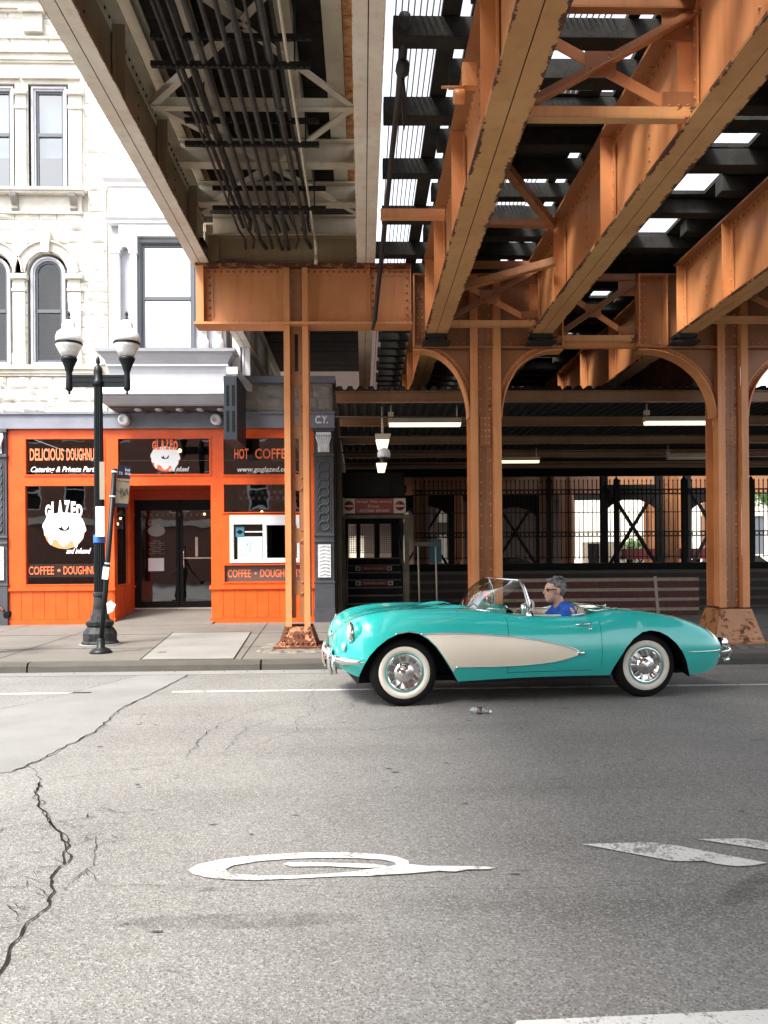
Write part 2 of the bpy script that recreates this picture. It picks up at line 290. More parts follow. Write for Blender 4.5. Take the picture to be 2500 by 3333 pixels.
# ------------------------------------------------------------------ mesh helpers
class MB:
    def __init__(s): s.v = []; s.f = []; s.sm = []
    def add(s, vs, fs, smooth=False):
        o = len(s.v); s.v += [tuple(x) for x in vs]; s.f += [tuple(i+o for i in f) for f in fs]; s.sm += [smooth]*len(fs); return s
    def box(s, x0, x1, y0, y1, z0, z1):
        vs = [(x, y, z) for x in (x0, x1) for y in (y0, y1) for z in (z0, z1)]
        return s.add(vs, [(0, 1, 3, 2), (4, 6, 7, 5), (0, 4, 5, 1), (2, 3, 7, 6), (0, 2, 6, 4), (1, 5, 7, 3)])
    def bar(s, a, b, w, h, up=(0, 0, 1)):
        a = Vector(a); b = Vector(b); d = (b-a).normalized(); u = Vector(up)
        x = d.cross(u)
        if x.length < 1e-4: x = d.cross(Vector((0, 1, 0)))
        x.normalize(); u = x.cross(d).normalized(); vs = []
        for p in (a, b):
            for i, j in ((-1, -1), (1, -1), (1, 1), (-1, 1)): vs.append(p + x*(i*w/2) + u*(j*h/2))
        return s.add(vs, [(0, 3, 2, 1), (4, 5, 6, 7), (0, 1, 5, 4), (1, 2, 6, 5), (2, 3, 7, 6), (3, 0, 4, 7)])
    def tube(s, pts, r, n=8, cap=True, closed=False):
        pts = [Vector(p) for p in pts]; vs = []; fs = []; N = len(pts)
        rr = r if isinstance(r, (list, tuple)) else [r]*N
        prev = None
        for i, p in enumerate(pts):
            if closed: d = pts[(i+1) % N]-pts[i-1]
            else: d = pts[min(i+1, N-1)]-pts[max(i-1, 0)]
            d.normalize()
            if prev is None:
                u = d.orthogonal().normalized()
            else:
                u = (prev - d*prev.dot(d))
                u = u.normalized() if u.length > 1e-6 else d.orthogonal().normalized()
            prev = u; w = d.cross(u)
            for k in range(n):
                a = 2*PI*k/n; vs.append(p + (u*math.cos(a)+w*math.sin(a))*rr[i])
        M_ = N if closed else N-1
        for i in range(M_):
            j = (i+1) % N
            for k in range(n): fs.append((i*n+k, i*n+(k+1) % n, j*n+(k+1) % n, j*n+k))
        if cap and not closed: fs += [tuple(range(n))[::-1], tuple(range((N-1)*n, N*n))]
        return s.add(vs, fs, True)
    def lathe(s, c, prof, n=24, axis='z', sharp=False, cap=True):
        vs = []; fs = []; K = len(prof)
        for r, h in prof:
            for k in range(n):
                a = 2*PI*k/n; x, y = r*math.cos(a), r*math.sin(a)
                q = (x, y, h) if axis == 'z' else ((x, h, y) if axis == 'y' else (h, x, y))
                vs.append((c[0]+q[0], c[1]+q[1], c[2]+q[2]))
        for i in range(K-1):
            for k in range(n): fs.append((i*n+k, i*n+(k+1) % n, (i+1)*n+(k+1) % n, (i+1)*n+k))
        if cap: fs += [tuple(range(n))[::-1], tuple(range((K-1)*n, K*n))]
        return s.add(vs, fs, not sharp)
    def sphere(s, c, r, n=16, m=10, sc=(1, 1, 1)):
        prof = [(math.sin(PI*i/m), -math.cos(PI*i/m)) for i in range(m+1)]; vs = []; fs = []
        for a, h in prof:
            for k in range(n):
                t = 2*PI*k/n; vs.append((c[0]+r*sc[0]*a*math.cos(t), c[1]+r*sc[1]*a*math.sin(t), c[2]+r*sc[2]*h))
        for i in range(m):
            for k in range(n): fs.append((i*n+k, i*n+(k+1) % n, (i+1)*n+(k+1) % n, (i+1)*n+k))
        return s.add(vs, fs, True)
    def prism(s, poly, a0, a1, axis='y'):
        # poly in the two remaining axes, extruded along axis from a0 to a1
        n = len(poly); vs = []
        for a in (a0, a1):
            for p, q in poly:
                vs.append({'y': (p, a, q), 'x': (a, p, q), 'z': (p, q, a)}[axis])
        fs = [tuple(range(n)), tuple(range(2*n-1, n-1, -1))] + [(i, i+n, (i+1) % n+n, (i+1) % n) for i in range(n)]
        return s.add(vs, fs)
    def rivet(s, p, nrm, r=0.018):
        p = Vector(p); d = Vector(nrm).normalized(); u = d.orthogonal().normalized(); w = d.cross(u); vs = []
        for rr, h in ((1.0, 0.0), (0.75, 0.55)):
            for k in range(6):
                a = PI*k/3; vs.append(p+(u*math.cos(a)+w*math.sin(a))*r*rr+d*r*h)
        vs.append(p+d*r*0.8)
        return s.add(vs, [(k, (k+1) % 6, 6+(k+1) % 6, 6+k) for k in range(6)]+[(6+k, 6+(k+1) % 6, 12) for k in range(6)], True)
    def grid(s, pts, smooth=True, flip=False):
        r = len(pts); c = len(pts[0]); vs = [p for row in pts for p in row]; fs = []
        for i in range(r-1):
            for j in range(c-1):
                q = (i*c+j, i*c+j+1, (i+1)*c+j+1, (i+1)*c+j); fs.append(q[::-1] if flip else q)
        return s.add(vs, fs, smooth)
    def mirror_y(s, y0=0.0):
        n = len(s.v); s.v += [(x, 2*y0-y, z) for x, y, z in s.v]; s.f += [tuple(i+n for i in f)[::-1] for f in s.f[:]]; s.sm += s.sm[:]; return s

ORI = {}
def link_mesh(name, mb, mat, parent=None, local=False, bevel=0, fix=True):
    me = bpy.data.meshes.new(name)
    o0 = ORI.get(parent.name, Vector((0, 0, 0))) if parent is not None and not local else Vector((0, 0, 0))
    me.from_pydata([(x-o0.x, y-o0.y, z-o0.z) for x, y, z in mb.v], [], mb.f)
    me.polygons.foreach_set('use_smooth', mb.sm)
    if fix:
        bm = bmesh.new(); bm.from_mesh(me); bmesh.ops.recalc_face_normals(bm, faces=bm.faces); bm.to_mesh(me); bm.free()
    me.materials.append(M[mat] if isinstance(mat, str) else mat)
    o = bpy.data.objects.new(name, me); col.objects.link(o)
    if parent is not None: o.parent = parent; ORI[o.name] = o0
    else: ORI[o.name] = Vector((0, 0, 0))
    if bevel:
        bv = o.modifiers.new('bevel', 'BEVEL'); bv.width = bevel; bv.segments = 2; bv.limit_method = 'ANGLE'; bv.angle_limit = R(40)
    return o
part = link_mesh
def tag(o, label, cat=None, group=None):
    o['label'] = label
    if cat: o['category'] = cat
    if group: o['group'] = group
    return o
def thing(name, label, cat, loc=(0, 0, 0), group=None, rz=0.0):
    o = bpy.data.objects.new(name, None); col.objects.link(o); o.location = loc; o.rotation_euler = (0, 0, rz); o.empty_display_size = 0.2
    ORI[o.name] = Vector(loc); return tag(o, label, cat, group)
def solo(name, mb, mat, label, cat, group=None, **k):
    return tag(link_mesh(name, mb, mat, None, **k), label, cat, group)
def struct(name, mb, mat):
    o = link_mesh(name, mb, mat); o['kind'] = 'structure'; return o
def stuff(name, mb, mat, parent=None):
    o = link_mesh(name, mb, mat, parent); o['kind'] = 'stuff'; return o
def copy_thing(o, loc, rz=None, label=None):
    c = o.copy(); col.objects.link(c); c.location = loc; ORI[c.name] = Vector(loc)
    if rz is not None: c.rotation_euler.z = rz
    if label: c['label'] = label
    for ch in list(o.children):
        d = ch.copy(); col.objects.link(d); d.parent = c
        for g in list(ch.children):
            e = g.copy(); col.objects.link(e); e.parent = d
    return c
def text_mb(body, x0, x1, z0, z1, y, shear=0.0, bold=0.0, arch=None, mb=None, depth=0.002, plane='y', fit=True):
    cu = bpy.data.curves.new('t', 'FONT'); cu.body = body; cu.size = 1; cu.offset = bold; cu.shear = shear; cu.resolution_u = 3
    o = bpy.data.objects.new('t', cu); col.objects.link(o)
    dg = bpy.context.evaluated_depsgraph_get(); me = bpy.data.meshes.new_from_object(o.evaluated_get(dg))
    vs = [v.co.copy() for v in me.vertices]; fs = [tuple(p.vertices) for p in me.polygons]
    bpy.data.objects.remove(o); bpy.data.curves.remove(cu); bpy.data.meshes.remove(me)
    xs = [v.x for v in vs]; ys = [v.y for v in vs]; a, b_, c_, d_ = min(xs), max(xs), min(ys), max(ys)
    mb = mb or MB(); out = []
    for v in vs:
        u = (v.x-a)/(b_-a); w = (v.y-c_)/(d_-c_)
        zz = z0+(z1-z0)*w
        if arch: zz = z0 + (z1-z0)*w*(1+arch*(1-(2*u-1)**2)) + arch*0.15*(z1-z0)*(1-(2*u-1)**2)
        X = x0+(x1-x0)*u
        out.append((X, y, zz) if plane == 'y' else (X, zz, y))
    mb.add(out, fs); return mb
# ================================================================== GROUND
mb = MB(); mb.add([(-400, -400, -.02), (400, -400, -.02), (400, 600, -.02), (-400, 600, -.02)], [(0, 1, 2, 3)]); struct('ground', mb, 'concrete')
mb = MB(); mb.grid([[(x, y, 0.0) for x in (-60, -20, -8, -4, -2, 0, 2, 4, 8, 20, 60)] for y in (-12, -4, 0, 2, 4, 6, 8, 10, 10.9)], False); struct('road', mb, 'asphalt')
KY = 10.88
mb = MB(); mb.box(-60, 60, KY+.16, 17.4, -.1, .13); mb.box(-60, 60, 17.4, 60, -.1, .128); struct('sidewalk', mb, 'concrete')
# kerb stones with open joints and worn tops
mb = MB(); xs = [-60, -30, -12, -7.6, -4.4, -1.33, 1.75, 4.8, 7.9, 12, 30, 60]
for a, b_ in zip(xs, xs[1:]):
    n_ = max(2, int((b_-a)/.25)); rows = []
    for i in range(n_+1):
        x = a+.012+(b_-a-.024)*i/n_; w = .012*noise.noise((x*1.7, 0, 0)); w2 = .010*noise.noise((x*2.1, 5, 0))
        rows.append([(x, KY-.02+w, -.02), (x, KY-.005+w, .085+w2), (x, KY+.03+w, .128+w2), (x, KY+.17, .134), (x, KY+.17, -.02)])
    mb.grid(rows, False); mb.add(rows[0], [(0, 1, 2, 3, 4)]); mb.add(rows[-1], [(4, 3, 2, 1, 0)])
struct('kerb', mb, 'kerb_concrete')
mb = MB(); mb.box(-60, 60, KY-.34, KY-.02, -.05, .008); struct('gutter', mb, 'patch_concrete')
# pavement joints
mb = MB()
for x in (-8.3, -6.6, -5.0, -1.62, -.3, 1.1, 2.8, 4.3, 6.5): mb.add([(x, KY+.17, .134), (x+.012, KY+.17, .134), (x+.012-.35, 17.3, .134), (x-.35, 17.3, .134)], [(0, 1, 2, 3)])
for y in (12.6, 14.9): mb.box(-60, 60, y, y+.010, .128, .1335)
struct('pavement_joints', mb, 'crack')
mb = MB(); mb.add([(-2.98, 11.1, .138), (-1.72, 11.1, .138), (-2.02, 15.1, .138), (-3.46, 15.1, .138)], [(0, 1, 2, 3)]); struct('pale_pavement_slab', mb, 'pale_concrete')
mb = MB()
for a, b_ in (((-2.98, 11.1), (-3.46, 15.1)), ((-1.72, 11.1), (-2.02, 15.1)), ((-3.46, 15.1), (-2.02, 15.1))): mb.bar((*a, .139), (*b_, .139), .014, .004)
struct('slab_joints', mb, 'crack')
mb = MB(); mb.lathe((-2.9, 11.95, .138), [(.0, .001), (.07, .004), (.075, .002)], 16); struct('valve_cover', mb, 'concrete')
# white edge line (worn)
mb = MB()
for a, b_ in ((-60, -3.02), (-2.12, 1.2), (1.2, 60)): mb.box(a, b_, 9.18, 9.245, -.001, .004)
struct('edge_line', mb, 'road_paint')
mb = MB(); mb.add([(.49, 2.594, .004), (1.35, 2.624, .004), (3.5, 2.70, .004), (3.5, 2.5, .004), (.45, 2.5, .004)], [(4, 3, 2, 1, 0)]); struct('lane_line', mb, 'road_paint')
# concrete utility patch across the road, ragged edges
L = [(-2.52, 5.75), (-3.21, 7.34), (-3.17, 8.61), (-3.0, 9.77), (-2.86, 10.52)]
Rr = [(-2.22, 10.52), (-2.30, 9.18), (-2.40, 8.24), (-2.34, 7.60), (-2.30, 7.14), (-2.36, 6.46), (-2.40, 6.1), (-2.46, 5.80)]
L = [(-5.2, 4.9), (-4.6, 6.2), (-4.0, 7.3), (-3.45, 8.6), (-3.08, 9.7), (-2.86, 10.52)]
def ragged(pts, amp, n=10, seed=0):
    out = []
    for (a, b_), (c, d) in zip(pts, pts[1:]):
        for i in range(n):
            t = i/n; x = a+(c-a)*t; y = b_+(d-b_)*t
            out.append((x+amp*noise.noise((x*9, y*9, seed)), y+amp*noise.noise((x*9, y*9, seed+7))))
    return out+[pts[-1]]
lp = ragged(L, .04, 10, 1); rp = ragged(Rr, .055, 8, 2)
poly = lp+rp
mb = MB(); mb.add([(x, y, .004) for x, y in poly]+[(-5.2, 5.2, .004)], [tuple(range(len(poly)))]); struct('concrete_patch', mb, 'patch_concrete')
# cracks : thin jagged strips
cr = MB()
def crack(pts, w, n=7, seed=0, amp=.03, z=.0075):
    p = ragged(pts, amp, n, seed); vs = []; N = len(p)
    for i, (x, y) in enumerate(p):
        a = Vector(p[min(i+1, N-1)])-Vector(p[max(i-1, 0)]); a.normalize(); q = Vector((-a.y, a.x))
        ww = .8*w*(.25+.9*abs(noise.noise((x*23, y*23, seed+3))))*(1 if 0 < i < N-1 else .15)
        vs += [(x+q.x*ww, y+q.y*ww, z), (x-q.x*ww, y-q.y*ww, z)]
    cr.add(vs, [(2*i, 2*i+1, 2*i+3, 2*i+2) for i in range(N-1)])
main = [(-1.30, 2.90), (-1.34, 3.13), (-1.37, 3.38), (-1.35, 3.51), (-1.38, 3.68), (-1.46, 3.84), (-1.46, 4.01), (-1.52, 4.27), (-1.65, 4.49), (-1.78, 4.69), (-1.93, 4.96), (-2.08, 5.26), (-2.16, 5.53)]
crack(main[:7], .013, 8, 1, .022); crack(main[6:], .013, 8, 11, .03); crack(main[6:], .008, 9, 21, .06)
crack([(-2.16, 5.53), (-2.30, 5.80), (-2.44, 6.04)], .006, 7, 2)
crack([(-1.52, 4.27), (-1.42, 4.42), (-1.36, 4.20), (-1.30, 3.98), (-1.36, 3.80)], .006, 6, 3)
crack([(-1.46, 4.0), (-1.62, 3.98), (-1.70, 3.80), (-1.72, 3.62), (-1.62, 3.45), (-1.52, 3.42)], .005, 7, 4)
crack([(-1.78, 4.69), (-1.98, 4.58), (-2.0, 4.35), (-1.86, 4.18), (-1.92, 4.0)], .005, 7, 5)
crack([(-2.55, 5.0), (-2.3, 4.82), (-2.14, 4.70), (-2.12, 4.5)], .006, 7, 6); crack([(-2.14, 4.72), (-1.96, 4.74)], .005, 6, 7)
crack([(-2.2, 5.56), (-1.8, 5.72), (-1.35, 6.0), (-1.05, 6.3), (-.6, 6.45), (-.2, 6.62)], .004, 8, 8)
crack([(-1.31, 6.1), (-1.33, 6.89), (-1.28, 7.3)], .007, 8, 9, .05); crack([(-1.05, 6.3), (-1.03, 7.0), (-1.0, 7.25), (-.75, 7.6)], .006, 8, 10, .05)
crack([(-.9, 6.45), (-.55, 7.0), (-.6, 7.5), (-.45, 7.9), (-.5, 8.4)], .005, 8, 12, .06); crack([(-.55, 7.0), (-.2, 7.1), (.15, 7.0), (.4, 7.25)], .005, 8, 13, .06)
crack([(-.6, 8.3), (-.52, 8.9), (-.6, 9.5), (-.45, 9.9)], .004, 8, 14, .05); crack([(-1.28, 7.3), (-1.1, 7.9), (-.8, 8.3)], .004, 8, 15, .06)
crack([(-.2, 7.6), (-.1, 8.1), (-.05, 8.6)], .004, 8, 16, .06)
crack([(3.6, 6.3), (4.1, 6.0), (4.7, 5.7)], .003, 8, 17, .06)
for q in range(44):
    x = random.uniform(-2.0, -1.28); y = random.uniform(3.2, 4.9)
    crack([(x, y), (x+random.uniform(-.12, .12), y+random.uniform(-.1, .1)), (x+random.uniform(-.2, .2), y+random.uniform(-.15, .15))], .0042, 5, 30+q, .03)
crack(L, .008, 9, 41, .03); crack(Rr, .012, 9, 42, .04)
crack([(-8, 9.9), (-4, 9.95), (-3.0, 9.9)], .003, 20, 50, .03); crack([(-9, 2.2), (-2, 2.35), (-.9, 2.3)], .003, 20, 51, .03)
crack([(-1.3, 3.75), (-.5, 3.72), (.6, 3.62), (2.5, 3.66)], .0025, 20, 52, .02)
struct('road_cracks', cr, 'crack')
# dark spots, oil marks and tyre scuff on the asphalt
mb = MB()
def blob(x, y, rx, ry, seed, z=.0055, n=18):
    mb.add([(x+rx*math.cos(2*PI*k/n)*(1+.5*noise.noise((k*.7, seed, 0))), y+ry*math.sin(2*PI*k/n)*(1+.5*noise.noise((k*.7, seed, 4))), z) for k in range(n)], [tuple(range(n))])
for q in range(70):
    x = random.uniform(-2.6, 4.5); y = random.uniform(3.2, 8.2); blob(x, y, random.uniform(.008, .030), random.uniform(.004, .012), q)
struct('asphalt_spots', mb, 'stain')
for x, y, a, b_, rz in ((1.95, 3.72, .55, .10, .62), (-.5, 3.36, .55, .08, .0)):
    mb = MB(); mb.add([(-a, -b_, 0), (a, -b_, 0), (a, b_, 0), (-a, b_, 0)], [(0, 1, 2, 3)]); o = struct('oil_stain', mb, 'oil_smear'); o.location = (x, y, .0048); o.rotation_euler.z = rz
mb = MB()
for q in range(90): blob(random.uniform(-8, 7), random.uniform(11.2, 16.8), random.uniform(.01, .045), random.uniform(.01, .04), q, .1405 if False else .1335)
struct('pavement_spots', mb, 'stain')
mb = MB()
for q in range(160):
    x = random.uniform(-8, 8); y = KY-.02-abs(random.gauss(0, .12)); r_ = random.uniform(.006, .02); mb.sphere((x, y, .009), r_, 6, 4, (1, .7, .4))
o = link_mesh('gutter_grit', mb, 'rubble'); o['kind'] = 'stuff'
# painted bicycle mark and arrow
def flat(name, polys, m_='road_paint', z=.0062):
    mb = MB()
    for i_, p in enumerate(polys): mb.add([(x, y, z+(.0012 if len(p) > 4 and i_ > 0 and len(polys) > 5 else 0)+(.0012 if len(polys) > 5 and i_ == len(polys)-1 else 0)) for x, y in p], [tuple(range(len(p)))])
    return struct(name, mb, m_)
outer = [(-.83, 3.92), (-.80, 3.98), (-.70, 4.045), (-.52, 4.09), (-.32, 4.115), (-.10, 4.11), (.06, 4.085), (.17, 4.04), (.225, 3.98), (.225, 3.93)]
inner = [(-.655, 3.915), (-.62, 3.965), (-.51, 4.01), (-.35, 4.035), (-.19, 4.04), (-.02, 4.025), (.10, 4.0), (.155, 3.965), (.165, 3.93), (.10, 3.895)]
ring = [(a, b_, d, c) for a, b_, c, d in ((outer[i], outer[i+1], inner[i], inner[i+1]) for i in range(9))]
low_o = [(-.83, 3.92), (-.80, 3.865), (-.72, 3.815), (-.60, 3.785), (-.48, 3.775), (-.30, 3.785), (-.12, 3.80), (.05, 3.80), (.22, 3.815), (.36, 3.84)]
low_i = [(-.655, 3.915), (-.64, 3.88), (-.60, 3.855), (-.53, 3.838), (-.45, 3.825), (-.30, 3.825), (-.14, 3.835), (-.02, 3.86), (.08, 3.885), (.10, 3.895)]
ring += [(low_o[i], low_o[i+1], low_i[i+1], low_i[i]) for i in range(9)]
barp = [[(-.385, 3.965), (-.36, 3.985), (-.21, 3.975), (.04, 3.945), (.12, 3.915), (.10, 3.895), (.0, 3.895), (-.16, 3.925), (-.34, 3.93)],
        [(.10, 3.895), (.225, 3.93), (.30, 3.905), (.58, 3.885), (.63, 3.865), (.60, 3.845), (.50, 3.85), (.44, 3.825), (.40, 3.83), (.36, 3.84), (.22, 3.815), (.05, 3.80), (-.02, 3.86)]]
flat('bicycle_marking', ring+barp)
flat('arrow_marking', [[(1.13, 4.165), (1.48, 4.175), (1.60, 4.125), (1.78, 3.99), (1.95, 3.865), (1.86, 3.835), (1.78, 3.83), (1.70, 3.865), (1.66, 3.905), (1.57, 3.905), (1.50, 3.915)],
                       [(1.75, 4.205), (2.0, 4.205), (2.09, 4.145), (2.3, 4.02), (2.4, 3.95), (2.25, 3.9), (2.04, 4.035)]])

# ================================================================== ELEVATED STEEL
BEFORE = set(o.name for o in bpy.data.objects)
def rivet_line(mb, a, b_, nrm, step=.11, r=.018):
    a = Vector(a); b_ = Vector(b_); n_ = max(1, int((b_-a).length/step))
    for i in range(n_+1): mb.rivet(a+(b_-a)*(i/n_), nrm, r)
def girder(x0, x1, z0, z1, y0, y1, kind, label, group, stiff, name='track_girder', riv=True):
    cx = (x0+x1)/2; fl = .028; leg = .11
    t = thing(name, label, 'girder', (cx, y0, z0), group)
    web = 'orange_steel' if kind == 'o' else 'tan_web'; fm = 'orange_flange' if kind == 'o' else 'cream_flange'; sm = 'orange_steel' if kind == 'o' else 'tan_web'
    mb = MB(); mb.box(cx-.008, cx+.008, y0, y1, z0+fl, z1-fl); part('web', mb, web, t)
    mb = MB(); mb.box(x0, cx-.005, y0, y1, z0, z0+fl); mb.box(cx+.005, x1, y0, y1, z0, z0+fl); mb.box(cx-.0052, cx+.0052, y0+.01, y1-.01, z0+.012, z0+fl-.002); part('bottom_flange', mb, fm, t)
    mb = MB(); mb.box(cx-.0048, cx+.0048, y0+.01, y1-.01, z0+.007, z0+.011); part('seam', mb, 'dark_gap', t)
    mb = MB(); mb.box(x0, x1, y0, y1, z1-fl, z1); part('top_flange', mb, 'orange_shaded' if kind == 'o' else 'cream_steel', t)
    mb = MB()
    for s in (-1, 1):
        mb.box(cx+s*.0085, cx+s*.021, y0, y1, z0+fl+.001, z0+fl+leg); mb.box(cx+s*.0085, cx+s*.021, y0, y1, z1-fl-leg, z1-fl-.001)
    part('flange_angle', mb, 'orange_steel' if kind == 'o' else 'cream_steel', t)
    if riv:
        mb = MB(); fs = (-1,) if kind == 'o' else (1,)
        for s in fs:
            rivet_line(mb, (cx+s*.022, max(y0, 3), z1-fl-.05), (cx+s*.022, y1, z1-fl-.05), (s, 0, 0), .13, .019)
            rivet_line(mb, (cx+s*.022, max(y0, 3), z0+fl+.055), (cx+s*.022, y1, z0+fl+.055), (s, 0, 0), .13, .019)
            for k in range(len(stiff)-1):
                ym = (stiff[k]+stiff[k+1])/2
                rivet_line(mb, (cx+s*.009, ym, z0+.2), (cx+s*.009, ym, z1-.2), (s, 0, 0), .115, .015)
        part('rivets', mb, 'orange_shaded' if kind == 'o' else 'dark_metal', t)
    for y in stiff:
        for s in (-1, 1):
            xa, xb = sorted((cx+s*.022, cx+s*(x1-cx-.01)))
            mb = MB(); mb.box(xa, xb, y-.007, y+.007, z0+fl+.001, z1-fl-.001)
            xc, xd = sorted((cx+s*.022, cx+s*.036)); mb.box(xc, xd, y-.09, y-.0075, z0+fl+.05, z1-fl-.05)
            if riv: rivet_line(mb, (cx+s*.037, y-.05, z0+.14), (cx+s*.037, y-.05, z1-.14), (s, 0, 0), .12, .015)
            part('stiffener', mb, sm, t)
    return t
Y0 = -2.6
CABLE = [(.391, 6.9, 6.10), (.385, 7.4, 5.86), (.360, 8.0, 5.835), (.34, 9.2, 5.85), (.317, 10.5, 5.81), (.29, 11.6, 5.70), (.20, 11.95, 4.987), (.166, 12.0, 4.85)]
ST = [-1.8, .2, 2.2, 4.25, 6.3, 8.36, 10.42, 11.95]
OG = 'orange plate girders carrying the tracks'
girder(.932, 1.262, 4.76, 5.90, Y0, 12.02, 'o', 'orange track girder with a rust-edged underside, first right of the hanging black cable', OG, ST)
girder(2.475, 2.805, 4.76, 5.85, Y0, 12.02, 'o', 'orange track girder running from above the middle column to the top right corner', OG, ST)
girder(4.665, 4.955, 4.76, 5.82, Y0, 12.02, 'o', 'orange track girder landing beside the column behind the car tail, cut by the right edge', OG, ST)
girder(6.28, 6.58, 4.76, 5.82, Y0, 12.02, 'o', 'orange track girder farthest right, just showing past the right-hand column', OG, ST, riv=False)
ST2 = [13.2, 15.2, 17.2, 19.2, 21.2, 23.2]
for x, lb in ((1.1, 'orange track girder of the bay behind, seen over the canopy left of the middle column'), (2.64, 'orange track girder of the bay behind, just right of the middle column over the canopy'),
              (4.79, 'orange track girder of the bay behind, bright behind the diagonal braces above the canopy'), (6.43, 'orange track girder of the bay behind, framed by the right column bracket')):
    girder(x-.15, x+.15, 4.76, 5.85, 12.5, 39, 'o', lb, 'orange girders of the bay behind', ST2+[25.2, 27.2, 29.2, 32, 35], riv=(x > 4))
CG = 'cream platform girders'
girder(-2.50, -2.24, 5.86, 6.67, Y0, 12.3, 'c', 'cream painted girder sloping down from the top left in front of the stone house', CG, [-2.3, -.6, 1.1, 2.8, 4.5, 6.2, 7.9, 9.6, 11.3])
girder(-.06, .215, 5.86, 6.67, Y0, 12.3, 'c', 'cream painted girder hanging straight down the picture beside the black cable', CG, [-2.3, -.6, 1.1, 2.8, 4.5, 6.2, 7.9, 9.6, 11.3])
girder(-2.53, -2.27, 5.86, 6.67, 12.6, 24, 'c', 'cream girder continuing behind the orange crossbeam over the low stone wall', 'cream girders behind the crossbeam', [14, 16, 18, 20], riv=False)
girder(-.06, .215, 5.86, 6.67, 12.6, 24, 'c', 'cream girder continuing behind the crossbeam down to the canopy edge', 'cream girders behind the crossbeam', [14, 16, 18, 20], riv=False)
# --- cream stringers under the platform deck
i = 0
for x0, x1, lb in ((-2.30, -2.16, 'cream stringer beside the left cream girder'), (-1.80, -1.66, 'cream stringer partly hidden behind the conduit bundle'),
                   (-.83, -.66, 'cream stringer right of the conduit bundle'), (-.36, -.17, 'cream stringer nearest the straight cream girder')):
    mb = MB(); mb.box(x0, x1, Y0, 12.3, 6.76, 6.78); mb.box((x0+x1)/2-.01, (x0+x1)/2+.01, Y0, 12.3, 6.78, 6.96); mb.box(x0, x1, Y0, 12.3, 6.961, 6.98)
    solo('deck_stringer', mb, 'cream_steel', lb, 'steel beam', 'cream stringers under the platform deck')
mb = MB(); y = Y0
while y < 24:
    w = .19+random.uniform(-.01, .01); z = 6.99+random.uniform(0, .012)
    mb.box(-2.6, .16, y, y+w, z, z+.05); y += w+.004
d_ = solo('platform_deck', mb, 'deck_wood', 'dark brown plank platform deck above the cream girders and conduits', 'wooden deck')
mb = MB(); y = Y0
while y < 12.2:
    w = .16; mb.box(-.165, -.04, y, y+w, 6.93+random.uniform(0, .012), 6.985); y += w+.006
solo('deck_edge_boards', mb, 'sunlit_edge_wood', 'board ends coloured sunlit orange along the straight cream girder', 'boards')
# floor beams (I sections across)
for y, z0, lb in ((10.3, 6.44, 'upper cream crossbeam above the second pipe hanger'), (11.45, 6.44, 'middle cream crossbeam behind the third pipe hanger'), (12.55, 6.44, 'lower cream crossbeam just behind the end beam')):
    mb = MB(); mb.box(-2.26, -.07, y-.09, y+.09, z0, z0+.02); mb.box(-2.26, -.07, y-.01, y+.01, z0+.02, z0+.28); mb.box(-2.26, -.07, y-.09, y+.09, z0+.281, z0+.30)
    solo('floor_beam', mb, 'cream_steel', lb, 'steel beam', 'cream floor beams')
mb = MB(); mb.box(-2.1, -.07, 12.2, 12.22, 5.88, 6.26); mb.box(-2.1, -.07, 12.1, 12.3, 6.261, 6.28)
for x in (-2.12,): mb.box(-2.26, -2.1, 12.14, 12.30, 5.88, 6.30)
solo('end_beam', mb, 'tan_web', 'grimy cream end beam resting on the riveted orange crossbeam', 'steel beam')
mb = MB(); mb.box(-2.2, -1.72, 12.12, 12.3, 5.86, 5.90); mb.box(-2.02, -1.78, 12.14, 12.28, 5.90, 5.935)
solo('bearing_plates', mb, 'rubble', 'stacked cream bearing plates on top of the crossbeam near its left end', 'steel plates')
# lateral angles
def angle(mb, a, b_, w=.1, t=.012, up=(0, 0, 1)):
    mb.bar(a, b_, w, t, up); a = Vector(a); b_ = Vector(b_); d = (b_-a).normalized(); x = d.cross(Vector(up)).normalized()
    o = x*(w/2-t/2)+Vector(up)*(w/2); mb.bar(a+o, b_+o, t, w, up)
mb = MB(); angle(mb, (-2.27, 8.99, 6.44), (-.06, 8.99, 6.44), .095); solo('lateral_strut', mb, 'cream_steel', 'level cream strut crossing above the conduits between the two cream girders', 'steel strut')
for y, yn in ((6.2, 'nearer'), (8.99, 'middle'), (11.76, 'farther')):
    for xe, s_ in ((-2.27, 'left'), (-.06, 'right')):
        for ya, q in ((y-1.37, 'near'), (y+1.37, 'far')):
            if ya > 12 or ya < 4.7: continue
            mb = MB(); angle(mb, (xe, y, 6.46), (-1.1, ya, 6.46), .075)
            solo('lateral_brace', mb, 'cream_steel', 'cream diagonal brace over the conduits, %s node on the %s girder, %s apex' % (yn, s_, q), 'steel brace', 'cream diagonal braces')
